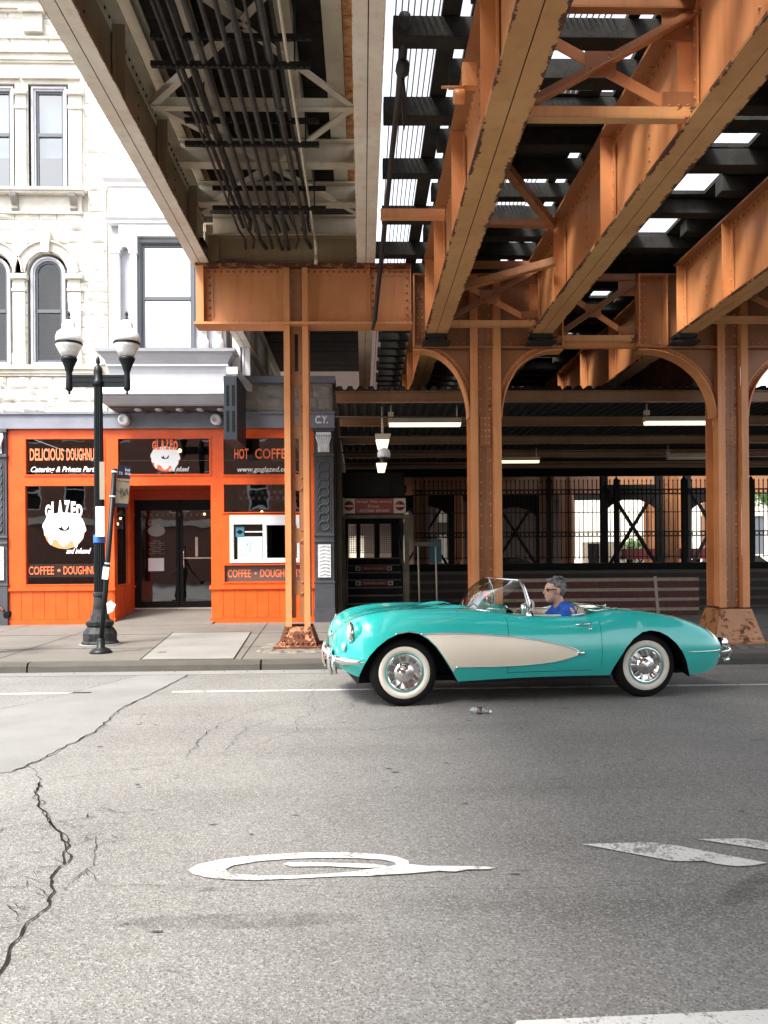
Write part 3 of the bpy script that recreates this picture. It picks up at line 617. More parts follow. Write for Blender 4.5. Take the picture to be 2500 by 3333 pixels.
# conduits
random.seed(3); k = 0
px = [-1.70, -1.63, -1.57, -1.50, -1.44, -1.38, -1.31, -1.25, -1.19, -1.12, -1.06, -1.0, -.94, -.88, -.82, -.77]
for k, x in enumerate(px):
    r = random.choice((.013, .017, .022, .031)); z = 6.066+r if k % 2 == 0 else 6.327+r
    e = 12.1+random.uniform(-.05, .06); x2 = x+(.0 if k < 12 else .04)
    mb = MB(); mb.tube([(x, Y0, z), (x, 6, z), (x+random.uniform(-.01, .01), 9, z), (x2, e-.7, z), (x2+random.uniform(-.05, .05), e-.35, z), (x2+random.uniform(-.06, .06), e, z)], r, 8)
    for yj in (random.uniform(3, 6), random.uniform(8, 11)): mb.tube([(x, yj, z), (x, yj+.12, z)], r*1.3, 8)
    solo('conduit', mb, 'pipe', 'grey conduit in the bundle under the platform deck, %s tier' % ('lower' if k % 2 == 0 else 'upper'), 'pipe', 'lower conduits of the bundle' if k % 2 == 0 else 'upper conduits of the bundle')
mb = MB(); mb.tube([(-.66, Y0, 6.12), (-.66, 11.3, 6.10), (-.66, 11.75, 6.10)], .016, 8); mb.tube([(-.66, 11.75, 6.10), (-.65, 11.85, 6.02), (-.65, 11.9, 5.90)], [.02, .026, .02], 8); mb.tube([(-.65, 11.9, 5.9), (-.65, 11.9, 5.78)], .028, 8)
solo('pale_conduit', mb, 'cream_steel', 'pale thin pipe right of the bundle ending in a drop fitting above the crossbeam', 'pipe')
mb = MB(); mb.tube([(-1.75, Y0, 6.3), (-1.75, 4.6, 6.3), (-1.72, 5.0, 6.26), (-1.72, 5.3, 6.3), (-1.70, 8, 6.2), (-1.66, 11.6, 6.2)], .024, 8); mb.lathe((-1.72, 5.2, 6.27), [(.02, -.1), (.055, -.07), (.055, .07), (.02, .1)], 10, 'y')
solo('conduit_with_box', mb, 'pipe', 'grey conduit left of the bundle with a round junction fitting', 'pipe')
for y, lb in ((5.95, 'nearest'), (7.6, 'second'), (9.05, 'third'), (10.7, 'farthest')):
    t = thing('pipe_hanger', lb+' dark pipe hanger rack carrying the conduit bundle', 'pipe hanger', (-1.2, y, 6.1), 'pipe hanger racks')
    for z in (6.06, 6.32):
        mb = MB(); mb.box(-1.93, -.45, y-.02, y+.02, z, z+.006); mb.box(-1.93, -.45, y-.024, y-.020, z-.004, z+.045); mb.box(-1.93, -.45, y+.02, y+.024, z-.004, z+.045)
        x = -1.9
        while x < -.5: mb.box(x, x+.03, y-.026, y-.0245, z-.018, z-.004); x += .055
        part('rail', mb, 'dark_metal', t)
    for x in (-1.72, -.60):
        mb = MB(); mb.tube([(x, y, 6.04), (x, y, 6.85)], .009, 6); mb.box(x-.03, x+.03, y-.03, y+.03, 6.80, 6.84); part('rod', mb, 'dark_metal', t)

# --- cross girder on the first column
t = thing('riveted_crossbeam', 'orange riveted steel crossbeam on the column in front of the doughnut shop', 'girder', (-.83, 12.2, 4.97))
mb = MB(); mb.box(-2.38, .74, 12.22, 12.25, 4.99, 5.82); part('web', mb, 'orange_steel', t)
mb = MB(); mb.box(-2.44, .76, 12.06, 12.42, 5.823, 5.855); part('top_flange', mb, 'rusty_steel', t)
mb = MB(); mb.box(-2.46, .76, 12.04, 12.42, 4.95, 4.985); part('bottom_flange', mb, 'orange_steel', t)
mb = MB(); mb.box(-2.38, .74, 12.205, 12.2195, 5.72, 5.82); mb.box(-2.38, .74, 12.205, 12.2195, 4.987, 5.07)
for x0, x1 in ((-2.30, -2.20), (.14, .22), (.64, .73)): mb.box(x0, x1, 12.203, 12.2195, 5.071, 5.719)
part('flange_angle', mb, 'orange_steel', t)
mb = MB(); mb.box(-2.43, -2.405, 12.07, 12.21, 4.988, 5.82); mb.box(-2.43, -2.32, 12.062, 12.07, 4.988, 5.82); part('end_plate', mb, 'orange_steel', t)
for x in (.125, .735): mb = MB(); mb.box(x, x+.012, 12.10, 12.219, 4.988, 5.82); part('stiffener', mb, 'orange_steel', t)
mb = MB(); rivet_line(mb, (-2.36, 12.205, 5.775), (.70, 12.205, 5.775), (0, -1, 0), .092, .024); rivet_line(mb, (-2.34, 12.205, 5.03), (.70, 12.205, 5.03), (0, -1, 0), .085, .018)
for x in (-2.25, .18, .69): rivet_line(mb, (x, 12.203, 5.12), (x, 12.203, 5.68), (0, -1, 0), .10, .022)
rivet_line(mb, (.74, 12.14, 5.05), (.74, 12.14, 5.75), (-1, 0, 0), .1, .02)
part('rivets', mb, 'orange_shaded', t)
# --- columns
def rv(mb, x, z0, z1, y, step=.155, r=.020): rivet_line(mb, (x, y, z0), (x, y, z1), (0, -1, 0), step, r)
def shoe(t, xc, w, top, m_, mr, foot=True, fl=.14):
    mb = MB(); a = w/2; b_ = a+fl; z0 = .20; z1 = top
    mb.add([(xc-a-.01, 12.06, z1), (xc+a+.01, 12.06, z1), (xc+b_, 11.92, z0), (xc-b_, 11.92, z0), (xc-a-.01, 12.58, z1), (xc+a+.01, 12.58, z1), (xc+b_, 12.72, z0), (xc-b_, 12.72, z0)],
           [(0, 1, 2, 3), (1, 5, 6, 2), (5, 4, 7, 6), (4, 0, 3, 7)])
    mb.box(xc-b_-.06, xc+b_+.06, 11.86, 12.78, .165, .20)
    part('base_shoe', mb, m_, t)
    mb = MB(); nr = Vector((0, -1, .3))
    for fx in (-.78, .78):
        for k in range(5):
            f = (k+.5)/5; hw = (a+(b_-a)*f); mb.rivet((xc+fx*hw, 12.06-.14*f-.001, z1+(z0-z1)*f), nr, .022)
    for k in range(-3, 4): mb.rivet((xc+k*(b_*.27), 11.93, z0+.05), nr, .020)
    for k in (-1, 0, 1): mb.rivet((xc+k*.07, 11.965, z0+.17), nr, .020)
    part('rivets', mb, mr, t)
    if foot:
        mb = MB(); pts = []; n_ = 40; rows = []
        for kk, (sc, z) in enumerate(((1.0, .128), (.93, .155), (.80, .172), (.5, .178))):
            rows.append([(xc+(b_+.34)*sc*math.copysign(abs(math.cos(2*PI*k/n_))**.6, math.cos(2*PI*k/n_))*(1+.10*noise.noise((k*.6, xc, 0))), 12.32+.66*sc*math.copysign(abs(math.sin(2*PI*k/n_))**.6, math.sin(2*PI*k/n_))*(1+.10*noise.noise((k*.6, xc, 3))), z+.02*noise.noise((k*1.3, kk, 2))) for k in range(n_+1)])
        mb.grid(rows, False); part('footing', mb, 'rubble', t)
t = thing('steel_column', 'slender orange double channel column in front of the doughnut shop window', 'column', (-.97, 12.3, .13), 'orange steel columns along the kerb')
for s, x0 in (('l', -1.15), ('r', -.875)):
    mb = MB(); x1 = x0+.088
    if s == 'l': mb.box(x0, x1, 12.09, 12.105, .45, 5.80); mb.box(x1-.012, x1-.0005, 12.1055, 12.45, .6, 4.95); mb.box(x0, x1, 12.4505, 12.465, .6, 4.95)
    else: mb.box(x0, x1, 12.09, 12.105, .45, 5.80); mb.box(x0+.0005, x0+.012, 12.1055, 12.45, .6, 4.95); mb.box(x0, x1, 12.4505, 12.465, .6, 4.95)
    part('channel', mb, 'orange_steel', t)
mb = MB(); mb.box(-1.061, -1.0, 12.20, 12.212, .6, 4.95); mb.box(-.945, -.876, 12.20, 12.212, .6, 4.95); mb.box(-1.061, -.876, 12.17, 12.2, 4.99, 5.8); part('inner_angle', mb, 'orange_shaded', t)
mb = MB(); rr = MB()
for k in range(6):
    z = 1.05+k*.78; mb.box(-1.058, -.879, 12.188, 12.199, z-.11, z+.11)
    for x in (-1.03, -.905):
        for dz in (-.08, .08): rr.rivet((x, 12.188, z+dz), (0, -1, 0), .02)
for k in range(6):
    for x in (-1.03, -.905): rr.rivet((x, 12.168, 5.08+k*.13), (0, -1, 0), .02)
part('batten', mb, 'orange_shaded', t); part('rivets', rr, 'orange_shaded', t)  # battens use the darker orange, recess shade is in the colour
shoe(t, -.97, .37, .48, 'rusty_steel', 'rusty_steel', True, .10)
def bigcol(xc, label, fm='orange_flange'):
    t = thing('steel_column', label, 'column', (xc, 12.3, .13), 'orange steel columns along the kerb')
    a = .23; zt = 5.70
    for s in (-1, 1):
        x0, x1 = sorted((xc+s*a, xc+s*(a-.105)))
        mb = MB(); mb.box(x0, x1, 12.09, 12.115, .70, zt); mb.box(x0, x1, 12.53, 12.55, .70, 4.6); part('flange', mb, 'orange_steel', t)
        xa, xb = sorted((xc+s*(a-.106), xc+s*(a-.12))); mb = MB(); mb.box(xa, xb, 12.116, 12.53, .70, zt); part('side_plate', mb, 'orange_steel', t)
    mb = MB(); mb.box(xc-.11, xc-.002, 12.19, 12.205, .70, zt); mb.box(xc+.002, xc+.11, 12.19, 12.205, .70, zt); mb.box(xc-.085, xc+.085, 12.175, 12.189, 3.15, 3.62); part('web', mb, 'orange_shaded', t)
    mb = MB()
    for x in (-.075, .075): rv(mb, xc+x, .8, 3.1, 12.19); rv(mb, xc+x, 3.7, zt-.1, 12.19)
    for x in (-.06, .0, .06): rv(mb, xc+x, 3.2, 3.57, 12.175, .09)
    part('rivets', mb, 'orange_steel', t)
    shoe(t, xc, .46, .68, 'worn_steel', 'worn_steel')
    return t
bigcol(1.85, 'broad orange riveted column directly behind the windshield of the turquoise car')
bigcol(5.58, 'broad orange riveted column with a flared shoe behind the tail of the turquoise car')
# --- heads with curved brackets
def head(xc, x0, x1, label):
    t = thing('column_head', label, 'steel bracket', (xc, 12.35, 4.6), 'curved bracket heads on the broad columns')
    mb = MB(); mb.box(x0, x1, 12.24, 12.27, 4.66, 5.70); part('web', mb, 'orange_shaded', t)  # shadow on the head web is put into the darker orange
    mb = MB(); mb.box(x0, x1, 12.12, 12.40, 4.615, 4.645); mb.box(x0, x1, 12.225, 12.2395, 4.646, 4.75); mb.box(x0, x1, 12.12, 12.40, 5.70, 5.73); part('chord', mb, 'orange_shaded', t)
    mb = MB()
    for s, xe in ((-1, x0+.12), (1, x1-.12)):
        xs_ = xc+s*.235; rx = abs(xe-xs_); rz = 1.02; arc = [(xs_+s*rx*(1-math.cos(k/14*PI/2)), 4.60-rz*(1-math.sin(k/14*PI/2))) for k in range(15)]
        arc = arc+[(xe+s*.12, 4.60)]
        fm = MB(); n_ = len(arc); vs = []
        for (x, z) in arc: vs += [(x, 12.12, z), (x, 12.40, z)]
        vs2 = [(x, y, z-.022) if i_ > 12 else (x+s*.02, y, z-.004) for i_, (x, y, z) in enumerate(vs)]
        fm.add(vs+vs2, [(2*i_, 2*i_+1, 2*i_+3, 2*i_+2) for i_ in range(n_-1)]+[(2*n_+2*i_, 2*n_+2*i_+2, 2*n_+2*i_+3, 2*n_+2*i_+1) for i_ in range(n_-1)]+
               [(2*i_, 2*i_+2, 2*n_+2*i_+2, 2*n_+2*i_) for i_ in range(n_-1)]+[(2*i_+1, 2*n_+2*i_+1, 2*n_+2*i_+3, 2*i_+3) for i_ in range(n_-1)])
        # riveted angle leg following the arc
        vi = [(x, 12.205, z) for x, z in arc]; vo = []
        for i_, (x, z) in enumerate(arc):
            p = Vector(arc[min(i_+1, n_-1)])-Vector(arc[max(0, i_-1)]); p.normalize(); q = Vector((-p.y, p.x))*(1 if s > 0 else -1)
            vo.append((x+q.x*.085, 12.205, z+q.y*.085))
        fm.add(vi+vo, [(i_, i_+1, n_+i_+1, n_+i_) for i_ in range(n_-1)])
        for i_ in range(n_-1):
            for f_ in (.0, .5):
                c_ = [(vi[i_][q_]+vo[i_][q_])/2*(1-f_)+(vi[i_+1][q_]+vo[i_+1][q_])/2*f_ for q_ in range(3)]; fm.rivet((c_[0], 12.203, c_[2]), (0, -1, 0), .019)
        part('curved_flange', fm, 'orange_steel', t)
        sp = MB(); pl = arc+[(xs_, 4.60)] ; sp.prism(pl, 12.215, 12.23, 'y'); part('spandrel_plate', sp, 'orange_shaded', t)
    mb = MB(); rivet_line(mb, (x0+.05, 12.225, 4.70), (x1-.05, 12.225, 4.70), (0, -1, 0), .10, .018)
    for x in (x0+.07, x1-.07, x0+.14, x1-.14): rivet_line(mb, (x, 12.24, 4.8), (x, 12.24, 5.6), (0, -1, 0), .09, .018)
    part('rivets', mb, 'orange_steel', t)
    for x in (x0, x1-.015, x0+.42, x1-.43): mb = MB(); mb.box(x, x+.015, 12.08, 12.2395, 4.646, 5.70); part('stiffener', mb, 'orange_steel', t)
    return t
head(1.85, .78, 3.02, 'dark orange web panel with curved brackets on the middle column')
head(5.58, 4.16, 7.0, 'orange head with curved brackets on the column behind the car tail')
mb = MB(); mb.bar((3.03, 12.3, 4.66), (4.15, 12.3, 4.66), .10, .016); mb.box(3.03, 4.15, 12.24, 12.252, 4.67, 4.75); solo('tie_strut', mb, 'orange_steel', 'thin orange chord joining the two curved bracket heads', 'steel strut')
# bearings under girder ends
for x, lb in ((1.1, 'left'), (2.64, 'middle'), (4.79, 'right')):
    mb = MB(); mb.box(x-.16, x+.16, 11.86, 12.07, 4.70, 4.755); mb.box(x-.12, x+.12, 11.88, 12.05, 4.655, 4.699); mb.box(x-.20, x+.20, 11.84, 12.08, 4.62, 4.654)
    solo('girder_bearing', mb, 'dark_metal', 'dark bearing shoe under the end of the %s orange track girder' % lb, 'bearing', 'bearings under the track girders')
# cross frames (X braces) between girders
def xframe(xa, xb, y, label, z0=4.86, z1=5.74, bar=True, plate=.16):
    t = thing('cross_brace', label, 'steel brace', (xa, y, z0), 'X braces between the orange girders')
    mb = MB(); angle(mb, (xa, y, z0+.03), (xb, y, z1-.03), .085, up=(0, -1, 0)); part('diagonal', mb, 'orange_shaded', t)
    mb = MB(); angle(mb, (xa, y+.03, z1-.03), (xb, y+.03, z0+.03), .085, up=(0, 1, 0)); part('diagonal', mb, 'orange_steel', t)
    mb = MB(); angle(mb, (xa, y-.02, z0), (xb, y-.02, z0), .085); part('bottom_strut', mb, 'orange_flange', t)
    mb = MB(); angle(mb, (xa, y+.02, z1), (xb, y+.02, z1), .085); part('top_strut', mb, 'orange_shaded', t)
    mb = MB(); xm = (xa+xb)/2; zm = (z0+z1)/2; mb.box(xm-.12, xm+.12, y-.012, y-.0065, zm-.10, zm+.10)
    for dx in (-.07, .07): mb.rivet((xm+dx, y-.012, zm+dx*.5), (0, -1, 0), .02)
    part('gusset', mb, 'orange_shaded', t)
    for sx, sz in ((xa, z0), (xb, z0), (xb, z1), (xa, z1)):
        x0_, x1_ = (sx+.001, sx+.26) if sx == xa else (sx-.26, sx-.001); z0_, z1_ = (sz+.02, sz+.24) if sz == z0 else (sz-.24, sz-.02); mb = MB(); mb.box(x0_, x1_, y+.009, y+.019, z0_, z1_)
        for dx in (.06, .13, .20): mb.rivet((x0_+dx, y+.009, (z0_+z1_)/2), (0, -1, 0), .018)
        part('gusset', mb, 'orange_shaded', t)
    return t
xframe(1.12, 2.62, 6.27, 'orange X brace high between the two middle track girders, nearest the top edge')
xframe(1.12, 2.62, 11.9, 'orange X brace between the two middle track girders just above the middle column')
xframe(4.81, 6.41, 6.5, 'orange X brace between the right-hand pair of girders near the right edge')
xframe(4.81, 6.41, 11.7, 'orange X brace behind the top of the right-hand column')
t = xframe(2.85, 4.15, 12.2, 'open orange X brace between the two bracket heads with sky behind', 4.72, 5.66)
mb = MB(); angle(mb, (.22, 8.9, 5.2), (.92, 8.9, 5.2), .09); solo('side_strut', mb, 'orange_steel', 'short orange strut crossing the sky gap beside the straight cream girder', 'steel strut')
mb = MB(); angle(mb, (.0, 4.95, 5.05), (.93, 4.95, 5.05), .12); mb.box(-.3, .93, 4.93, 4.95, 5.05, 5.35); solo('top_strut', mb, 'rusty_steel', 'brown rusty beam across the top edge right of the straight cream girder', 'steel strut')
for a, b_, lb in (((1.27, 8.4, 5.78), (2.47, 10.4, 5.70), 'slim brown lateral brace between the middle girders, upper'), ((1.27, 10.9, 5.05), (2.47, 10.3, 5.2), 'slim brown lateral brace between the middle girders, lower'), ((1.27, 10.3, 5.7), (2.47, 10.35, 5.7), 'level brown strut between the middle girders near their lower end')):
    mb = MB(); angle(mb, a, b_, .09); solo('girder_lateral', mb, 'orange_shaded', lb, 'steel brace')
# conduit clamp on girder
mb = MB(); mb.box(.88, 1.0, 6.9, 6.98, 5.5, 5.70); mb.lathe((.85, 6.93, 5.42), [(.05, -.05), (.06, -.04), (.06, .04), (.05, .05)], 12, 'x'); mb.tube([(.70, 6.93, 5.50), (.9, 6.93, 5.50)], .012)
solo('insulator_bracket', mb, 'orange_steel', 'orange clamp with a round fitting on the side of the girder near the top', 'bracket')
# ties, planks, walkway grating
random.seed(5)
def tie(x0, x1, y, label, grp, w=.18):
    w *= random.uniform(.82, 1.12); y += random.uniform(-.03, .03); x0 += random.uniform(-.05, .04); sk = random.uniform(-.012, .012)
    mb = MB(); mb.box(x0, x1, y-w/2, y+w/2, 5.95+random.uniform(-.012, .012), 6.14); mb.v = [(a, b_+(a-x0)*sk, c) for a, b_, c in mb.v]; return solo('railway_tie', mb, 'tie_wood', label, 'railway tie', grp, bevel=.008)
yl = [-1.55, -.35, .88, 2.1, 3.33, 4.57, 5.81, 7.05, 8.28, 9.52, 10.8, 12.0]
for y in yl: tie(.26, 3.35, y+.03, 'long dark wooden tie reaching left past the orange girder under the walkway', 'long ties of the nearer track')
for y in (-2.2, -.95, .27, 1.5, 2.7, 3.95, 5.2, 6.45, 7.66, 8.9, 10.15, 11.4): tie(.86, 3.3, y, 'short dark wooden tie between the two middle orange girders', 'short ties of the nearer track')
for k, y in enumerate([1.9+.62*i for i in range(-7, 17)]): tie(4.47 if min(abs(y-q) for q in (8.72, 9.96, 11.2, 4.38, 5.6)) < .1 else 3.36, 7.4, y, 'weathered wooden tie of the farther track, pale end grain showing at the gap', 'ties of the farther track', .22)
for k, y in enumerate([12.9+.64*i for i in range(41)]):
    tie(.4, 3.3, y, 'dark tie of the nearer track beyond the columns', 'ties of the nearer track beyond the columns'); tie(4.47 if k in (2, 6, 9, 14) else 3.36, 7.2, y, 'dark tie of the farther track beyond the columns', 'ties of the farther track beyond the columns')
mb = MB()
x = .31
for (a, b_, ya, yb) in ((.31, .71, Y0, 39), (1.38, 2.2, Y0, 7.45), (1.38, 2.2, 7.7, 8.15), (1.38, 2.2, 9.55, 10.8)):
    x = a
    while x < b_: mb.box(x, x+.012, ya, yb, 6.15, 6.162); x += .053
solo('walkway_grating', mb, 'grating', 'slatted walkway strips letting white sky through above the ties', 'grating')
def planks(x0, x1, y0, y1, label, grp=None, w=.2):
    mb = MB(); x = x0
    while x < x1-.02: mb.box(x, min(x+w-.006, x1), y0, y1, 6.15+random.uniform(0, .006), 6.2); x += w
    return solo('track_planks', mb, 'tie_wood', label, 'planks', grp)
planks(.712, .875, Y0, 39, 'narrow dark footboard left of the orange girder'); planks(.97, 1.375, Y0, 39, 'dark boards over the first orange girder')
planks(1.38, 2.2, 8.16, 9.5, 'dark boards closing the walkway strip between the middle girders'); planks(1.38, 2.2, 10.85, 39, 'dark boards closing the far walkway strip')
planks(2.33, 2.43, Y0, 39, 'single dark board between two slots of sky'); planks(2.57, 4.0, Y0, 13, 'wide dark boarding between the two tracks'); planks(2.57, 4.1, 13, 39, 'wide dark boarding between the tracks beyond the columns')
planks(2.2, 2.33, 8.1, 9.6, 'dark board filling a slot between the middle girders'); planks(2.43, 2.57, 8.2, 9.35, 'dark board filling the second slot between the middle girders')
planks(4.44, 8.5, Y0, 39, 'dark boarding over the farther track')
for a, b_ in ((-2.6, 4.0), (8.62, 8.9), (6.0, 8.35), (9.2, 9.42), (10.4, 10.72), (11.75, 12.7), (12.7, 13.9), (14.6, 16.3), (17.1, 18.3), (19.0, 21.4), (22.3, 30)): planks(4.0, 4.44, a, b_, 'short dark boards bridging the wide gap beside the farther track', 'boards bridging the wide gap')
planks(-2.6, -2.3, 12, 13, 'offcut dark board by the platform edge')
# hanging black cable
mb = MB(); mb.tube(CABLE, [.05, .034, .030, .030, .032, .034, .032, .020], 8)
mb.lathe((.39, 7.3, 5.88), [(.03, -.1), (.06, -.06), (.065, .04), (.03, .1)], 10, 'y')
mb.tube([(.39, 7.35, 5.85), (.41, 7.4, 5.70), (.425, 7.45, 5.55), (.41, 7.47, 5.42), (.40, 7.45, 5.55), (.39, 7.4, 5.7)], .016, 6)
solo('hanging_cable', mb, 'cable', 'thick black cable hanging down beside the straight cream girder', 'cable')

# the tracks run a fifth of a degree off the street's normal
for o in list(bpy.data.objects):
    if o.name not in BEFORE and o.parent is None:
        m_ = Matrix.Rotation(-.0037, 4, 'Z'); o.location = m_ @ o.location; o.rotation_euler.z = -.0037
# ================================================================== CORNER BUILDING WITH THE DOUGHNUT SHOP
FY = 17.4
bld = thing('stone_building', 'pale rock-faced stone corner building with an orange shopfront and a grey bay window', 'building', (-4, FY, .13))
def cells(mb, x0, x1, z0, z1, y0, y1, holes):
    xs = sorted({x0, x1, *[min(max(h[i], x0), x1) for h in holes for i in (0, 1)]}); zs = sorted({z0, z1, *[min(max(h[i], z0), z1) for h in holes for i in (2, 3)]})
    for a, b_ in zip(xs, xs[1:]):
        for c, d in zip(zs, zs[1:]):
            mx, mz = (a+b_)/2, (c+d)/2
            if b_-a > 1e-4 and d-c > 1e-4 and not any(h[0] < mx < h[1] and h[2] < mz < h[3] for h in holes): mb.box(a, b_, y0, y1, c, d)
def blocks(mb, x0, x1, z0, z1, y, holes, hc=.27, rough=.045, seed=1, lw=(.34, .62)):
    rnd = random.Random(seed); z = z0; row = 0
    while z < z1-.05:
        h = min(hc*rnd.choice((.85, 1, 1.15)), z1-z); x = x0
        while x < x1-.02:
            w = min(rnd.uniform(*lw), x1-x)
            if x1-(x+w) < .15: w = x1-x
            iv = [(x+.006, x+w-.006)]
            for hh in holes:
                if hh[2] < z+h-.03 and hh[3] > z+.03:
                    nv = []
                    for a, b_ in iv:
                        if hh[1] <= a or hh[0] >= b_: nv.append((a, b_)); continue
                        if hh[0] > a+.05: nv.append((a, hh[0]))
                        if hh[1] < b_-.05: nv.append((hh[1], b_))
                    iv = nv
            for a, b_ in iv:
                nx = max(4, int((b_-a)/.055)); nz = 6; rows = []; push = rnd.uniform(.5, 1.25)
                for j in range(nz+1):
                    r_ = []
                    for i in range(nx+1):
                        u, v = i/nx, j/nz; X = a+(b_-a)*u; Z = z+.006+(h-.012)*v
                        e = min(1, min(u, 1-u)*(b_-a)/.05)*min(1, min(v, 1-v)*h/.045)
                        f = .45+.75*noise.noise((X*5, Z*7, seed))+.45*noise.noise((X*14, Z*14, seed+5))
                        r_.append((X, y+.012-e*rough*push*max(.05, f), Z))
                    rows.append(r_)
                mb.grid(rows, False, True)
                rim = [(a, y+.012, z+.006), (b_, y+.012, z+.006), (b_, y+.012, z+h-.006), (a, y+.012, z+h-.006)]
                back = [(p[0], y+.032, p[2]) for p in rim]; mb.add(rim+back, [(0, 1, 5, 4), (1, 2, 6, 5), (2, 3, 7, 6), (3, 0, 4, 7)])
            x += w
        z += h; row += 1
# openings in the wall (x0,x1,z0,z1)
AW = [(-6.98, -6.14, 5.60, 7.98), (-8.13, -7.29, 5.60, 7.98)]
RW = [(-6.93, -6.09, 9.30, 11.62), (-8.06, -7.20, 9.30, 11.62)]
BAYH = (-5.0, -2.75, 5.5, 9.3)
holes = AW+RW+[BAYH]
mb = MB(); cells(mb, -9.5, -2.5, 4.6, 14.5, FY+.03, FY+.35, holes); mb.box(-9.5, -2.5, FY+.36, FY+9, 4.6, 14.5) if False else None
w_ = part('stone_wall', mb, 'mortar', bld)
mb = MB(); trims = [(-9, -5.45, 5.38, 5.60), (-9, -5.7, 8.86, 9.30), (-9.5, -5.4, 11.98, 12.25), (-9.5, -5.4, 13.05, 13.35)]
surr = [(-8.35, -5.75, 9.3, 12.0)]
blocks(mb, -9.5, -5.32, 4.62, 5.38, FY, [], .25, .06, 4, (.42, .66)); blocks(mb, -9.5, -5.30, 5.62, 8.85, FY, AW, .262, .05, 2, (.36, .60)); blocks(mb, -9.5, -5.30, 9.3, 11.98, FY, surr, .27, .05, 3)
blocks(mb, -9.5, -2.5, 12.25, 14.5, FY, [], .30, .03, 6, (.5, .9)); blocks(mb, -5.3, -2.5, 9.7, 12.2, FY, [], .28, .05, 8); blocks(mb, -2.74, -2.5, 4.62, 9.7, FY, [], .28, .05, 9)
blocks(mb, -5.7, -5.32, 8.86, 9.3, FY, [], .22, .04, 19)
part('stone_blocks', mb, 'stone', bld)
mb = MB(); mb.box(-9.3, -2.52, FY+.36, FY+6, 0.2, 14.4); part('inner_mass', mb, 'room_dark', bld) if False else None
mb = MB(); mb.box(-2.5, -2.3, FY+.0, FY+8, 4.6, 14.5); part('side_wall', mb, 'stone_grey', bld)
# cornices and sills
mb = MB()
for (a, b_, c, d), pr in zip(trims, (.10, .0, .12, .16)):
    if pr == 0: continue
    mb = MB(); mb.box(a, b_, FY-pr, FY+.02, d-.09, d); mb.box(a+.0, b_-.05, FY-pr*.6, FY+.02, c+.05, d-.091); mb.box(a, b_-.08, FY-pr*.35, FY+.02, c, c+.049); part('cornice', mb, 'stone_trim', bld)
mb = MB()
mb.box(-9, -5.72, FY-.20, FY+.02, 9.24, 9.30); mb.box(-9, -5.76, FY-.16, FY+.02, 9.19, 9.239); mb.box(-9, -5.82, FY-.02, FY+.02, 8.84, 9.189); mb.box(-9, -5.79, FY-.05, FY+.02, 8.80, 8.839)
part('cornice', mb, 'stone_trim', bld)
for xb in (-7.2, -5.98, -8.5):
    mb = MB(); pr = [(17.40, 8.84), (17.36, 8.84), (17.33, 8.90), (17.36, 8.97), (17.30, 9.06), (17.23, 9.12), (17.21, 9.189), (17.40, 9.189)]
    mb.prism(pr, xb-.07, xb+.07, 'x')
    for dx in (-.045, 0, .045): mb.prism([(a-.008, c) for a, c in pr[1:7]]+[(17.36, 9.1)], xb+dx-.012, xb+dx+.012, 'x')
    part('sill_bracket', mb, 'stone_grey', bld)
# window surrounds
def arch_pts(x0, x1, zs, n=16):
    c = (x0+x1)/2; r = (x1-x0)/2; return [(c+r*math.cos(PI-PI*k/n), zs+r*math.sin(PI-PI*k/n)) for k in range(n+1)]
def ring(mb, inner, outer, y0, y1):
    n = len(inner); vs = []
    for (a, b_), (c, d) in zip(inner, outer): vs += [(a, y0, b_), (c, y0, d), (a, y1, b_), (c, y1, d)]
    fs = []
    for i in range(n-1):
        k = 4*i; fs += [(k, k+1, k+5, k+4), (k+2, k+6, k+7, k+3), (k, k+4, k+6, k+2), (k+1, k+3, k+7, k+5)]
    fs += [(0, 2, 3, 1), (4*n-4, 4*n-3, 4*n-1, 4*n-2)]; mb.add(vs, fs)
def sash(x0, x1, z0, z1, zm, arch, name='window', y=FY, fr='trim_lilac', gl='house_glass', fw=.075, bl='room_wall'):
    zs = z1-(x1-x0)/2 if arch else z1
    out = ([(x0, z0)]+arch_pts(x0, x1, zs)+[(x1, z0)]) if arch else [(x0, z0), (x0, z1), (x1, z1), (x1, z0)]
    def inset(d): 
        if arch: return [(x0+d, z0+d*.8)]+arch_pts(x0+d, x1-d, zs)+[(x1-d, z0+d*.8)]
        return [(x0+d, z0+d*.8), (x0+d, z1-d), (x1-d, z1-d), (x1-d, z0+d*.8)]
    mb = MB(); ring(mb, inset(fw), out, y+.06, y+.20); ring(mb, inset(fw*.55), [(p[0], p[1]) for p in out], y+.03, y+.0595); mb.box(x0, x1, y+.02, y+.20, z0-.002, z0+fw*.8)
    w = part(name, mb, fr, bld)
    d = fw; mb = MB(); ring(mb, inset(d+.045), inset(d+.002), y+.10, y+.16); a = x0+d+.04; b_ = x1-d-.04
    mb.box(a, b_, y+.09, y+.155, zm-.035, zm+.035); mb.box(a, b_, y+.09, y+.155, z0+d*.8, z0+d*.8+.06); part('sash', mb, 'sash_grey', w)
    gi = inset(d+.04); mb = MB(); mb.add([(p[0], y+.13, p[1]) for p in gi], [tuple(range(len(gi)))]); part('glass', mb, gl, w)
    mb = MB(); mb.box(x0+.03, x1-.03, y+.34, y+.36, z0, z1+.3)
    for q in range(int((z1-z0)/.05)): mb.box(x0+.05, x1-.05, y+.325, y+.3395, z0+.02+q*.05, z0+.05+q*.05)
    part('blind', mb, bl, w)
    return w
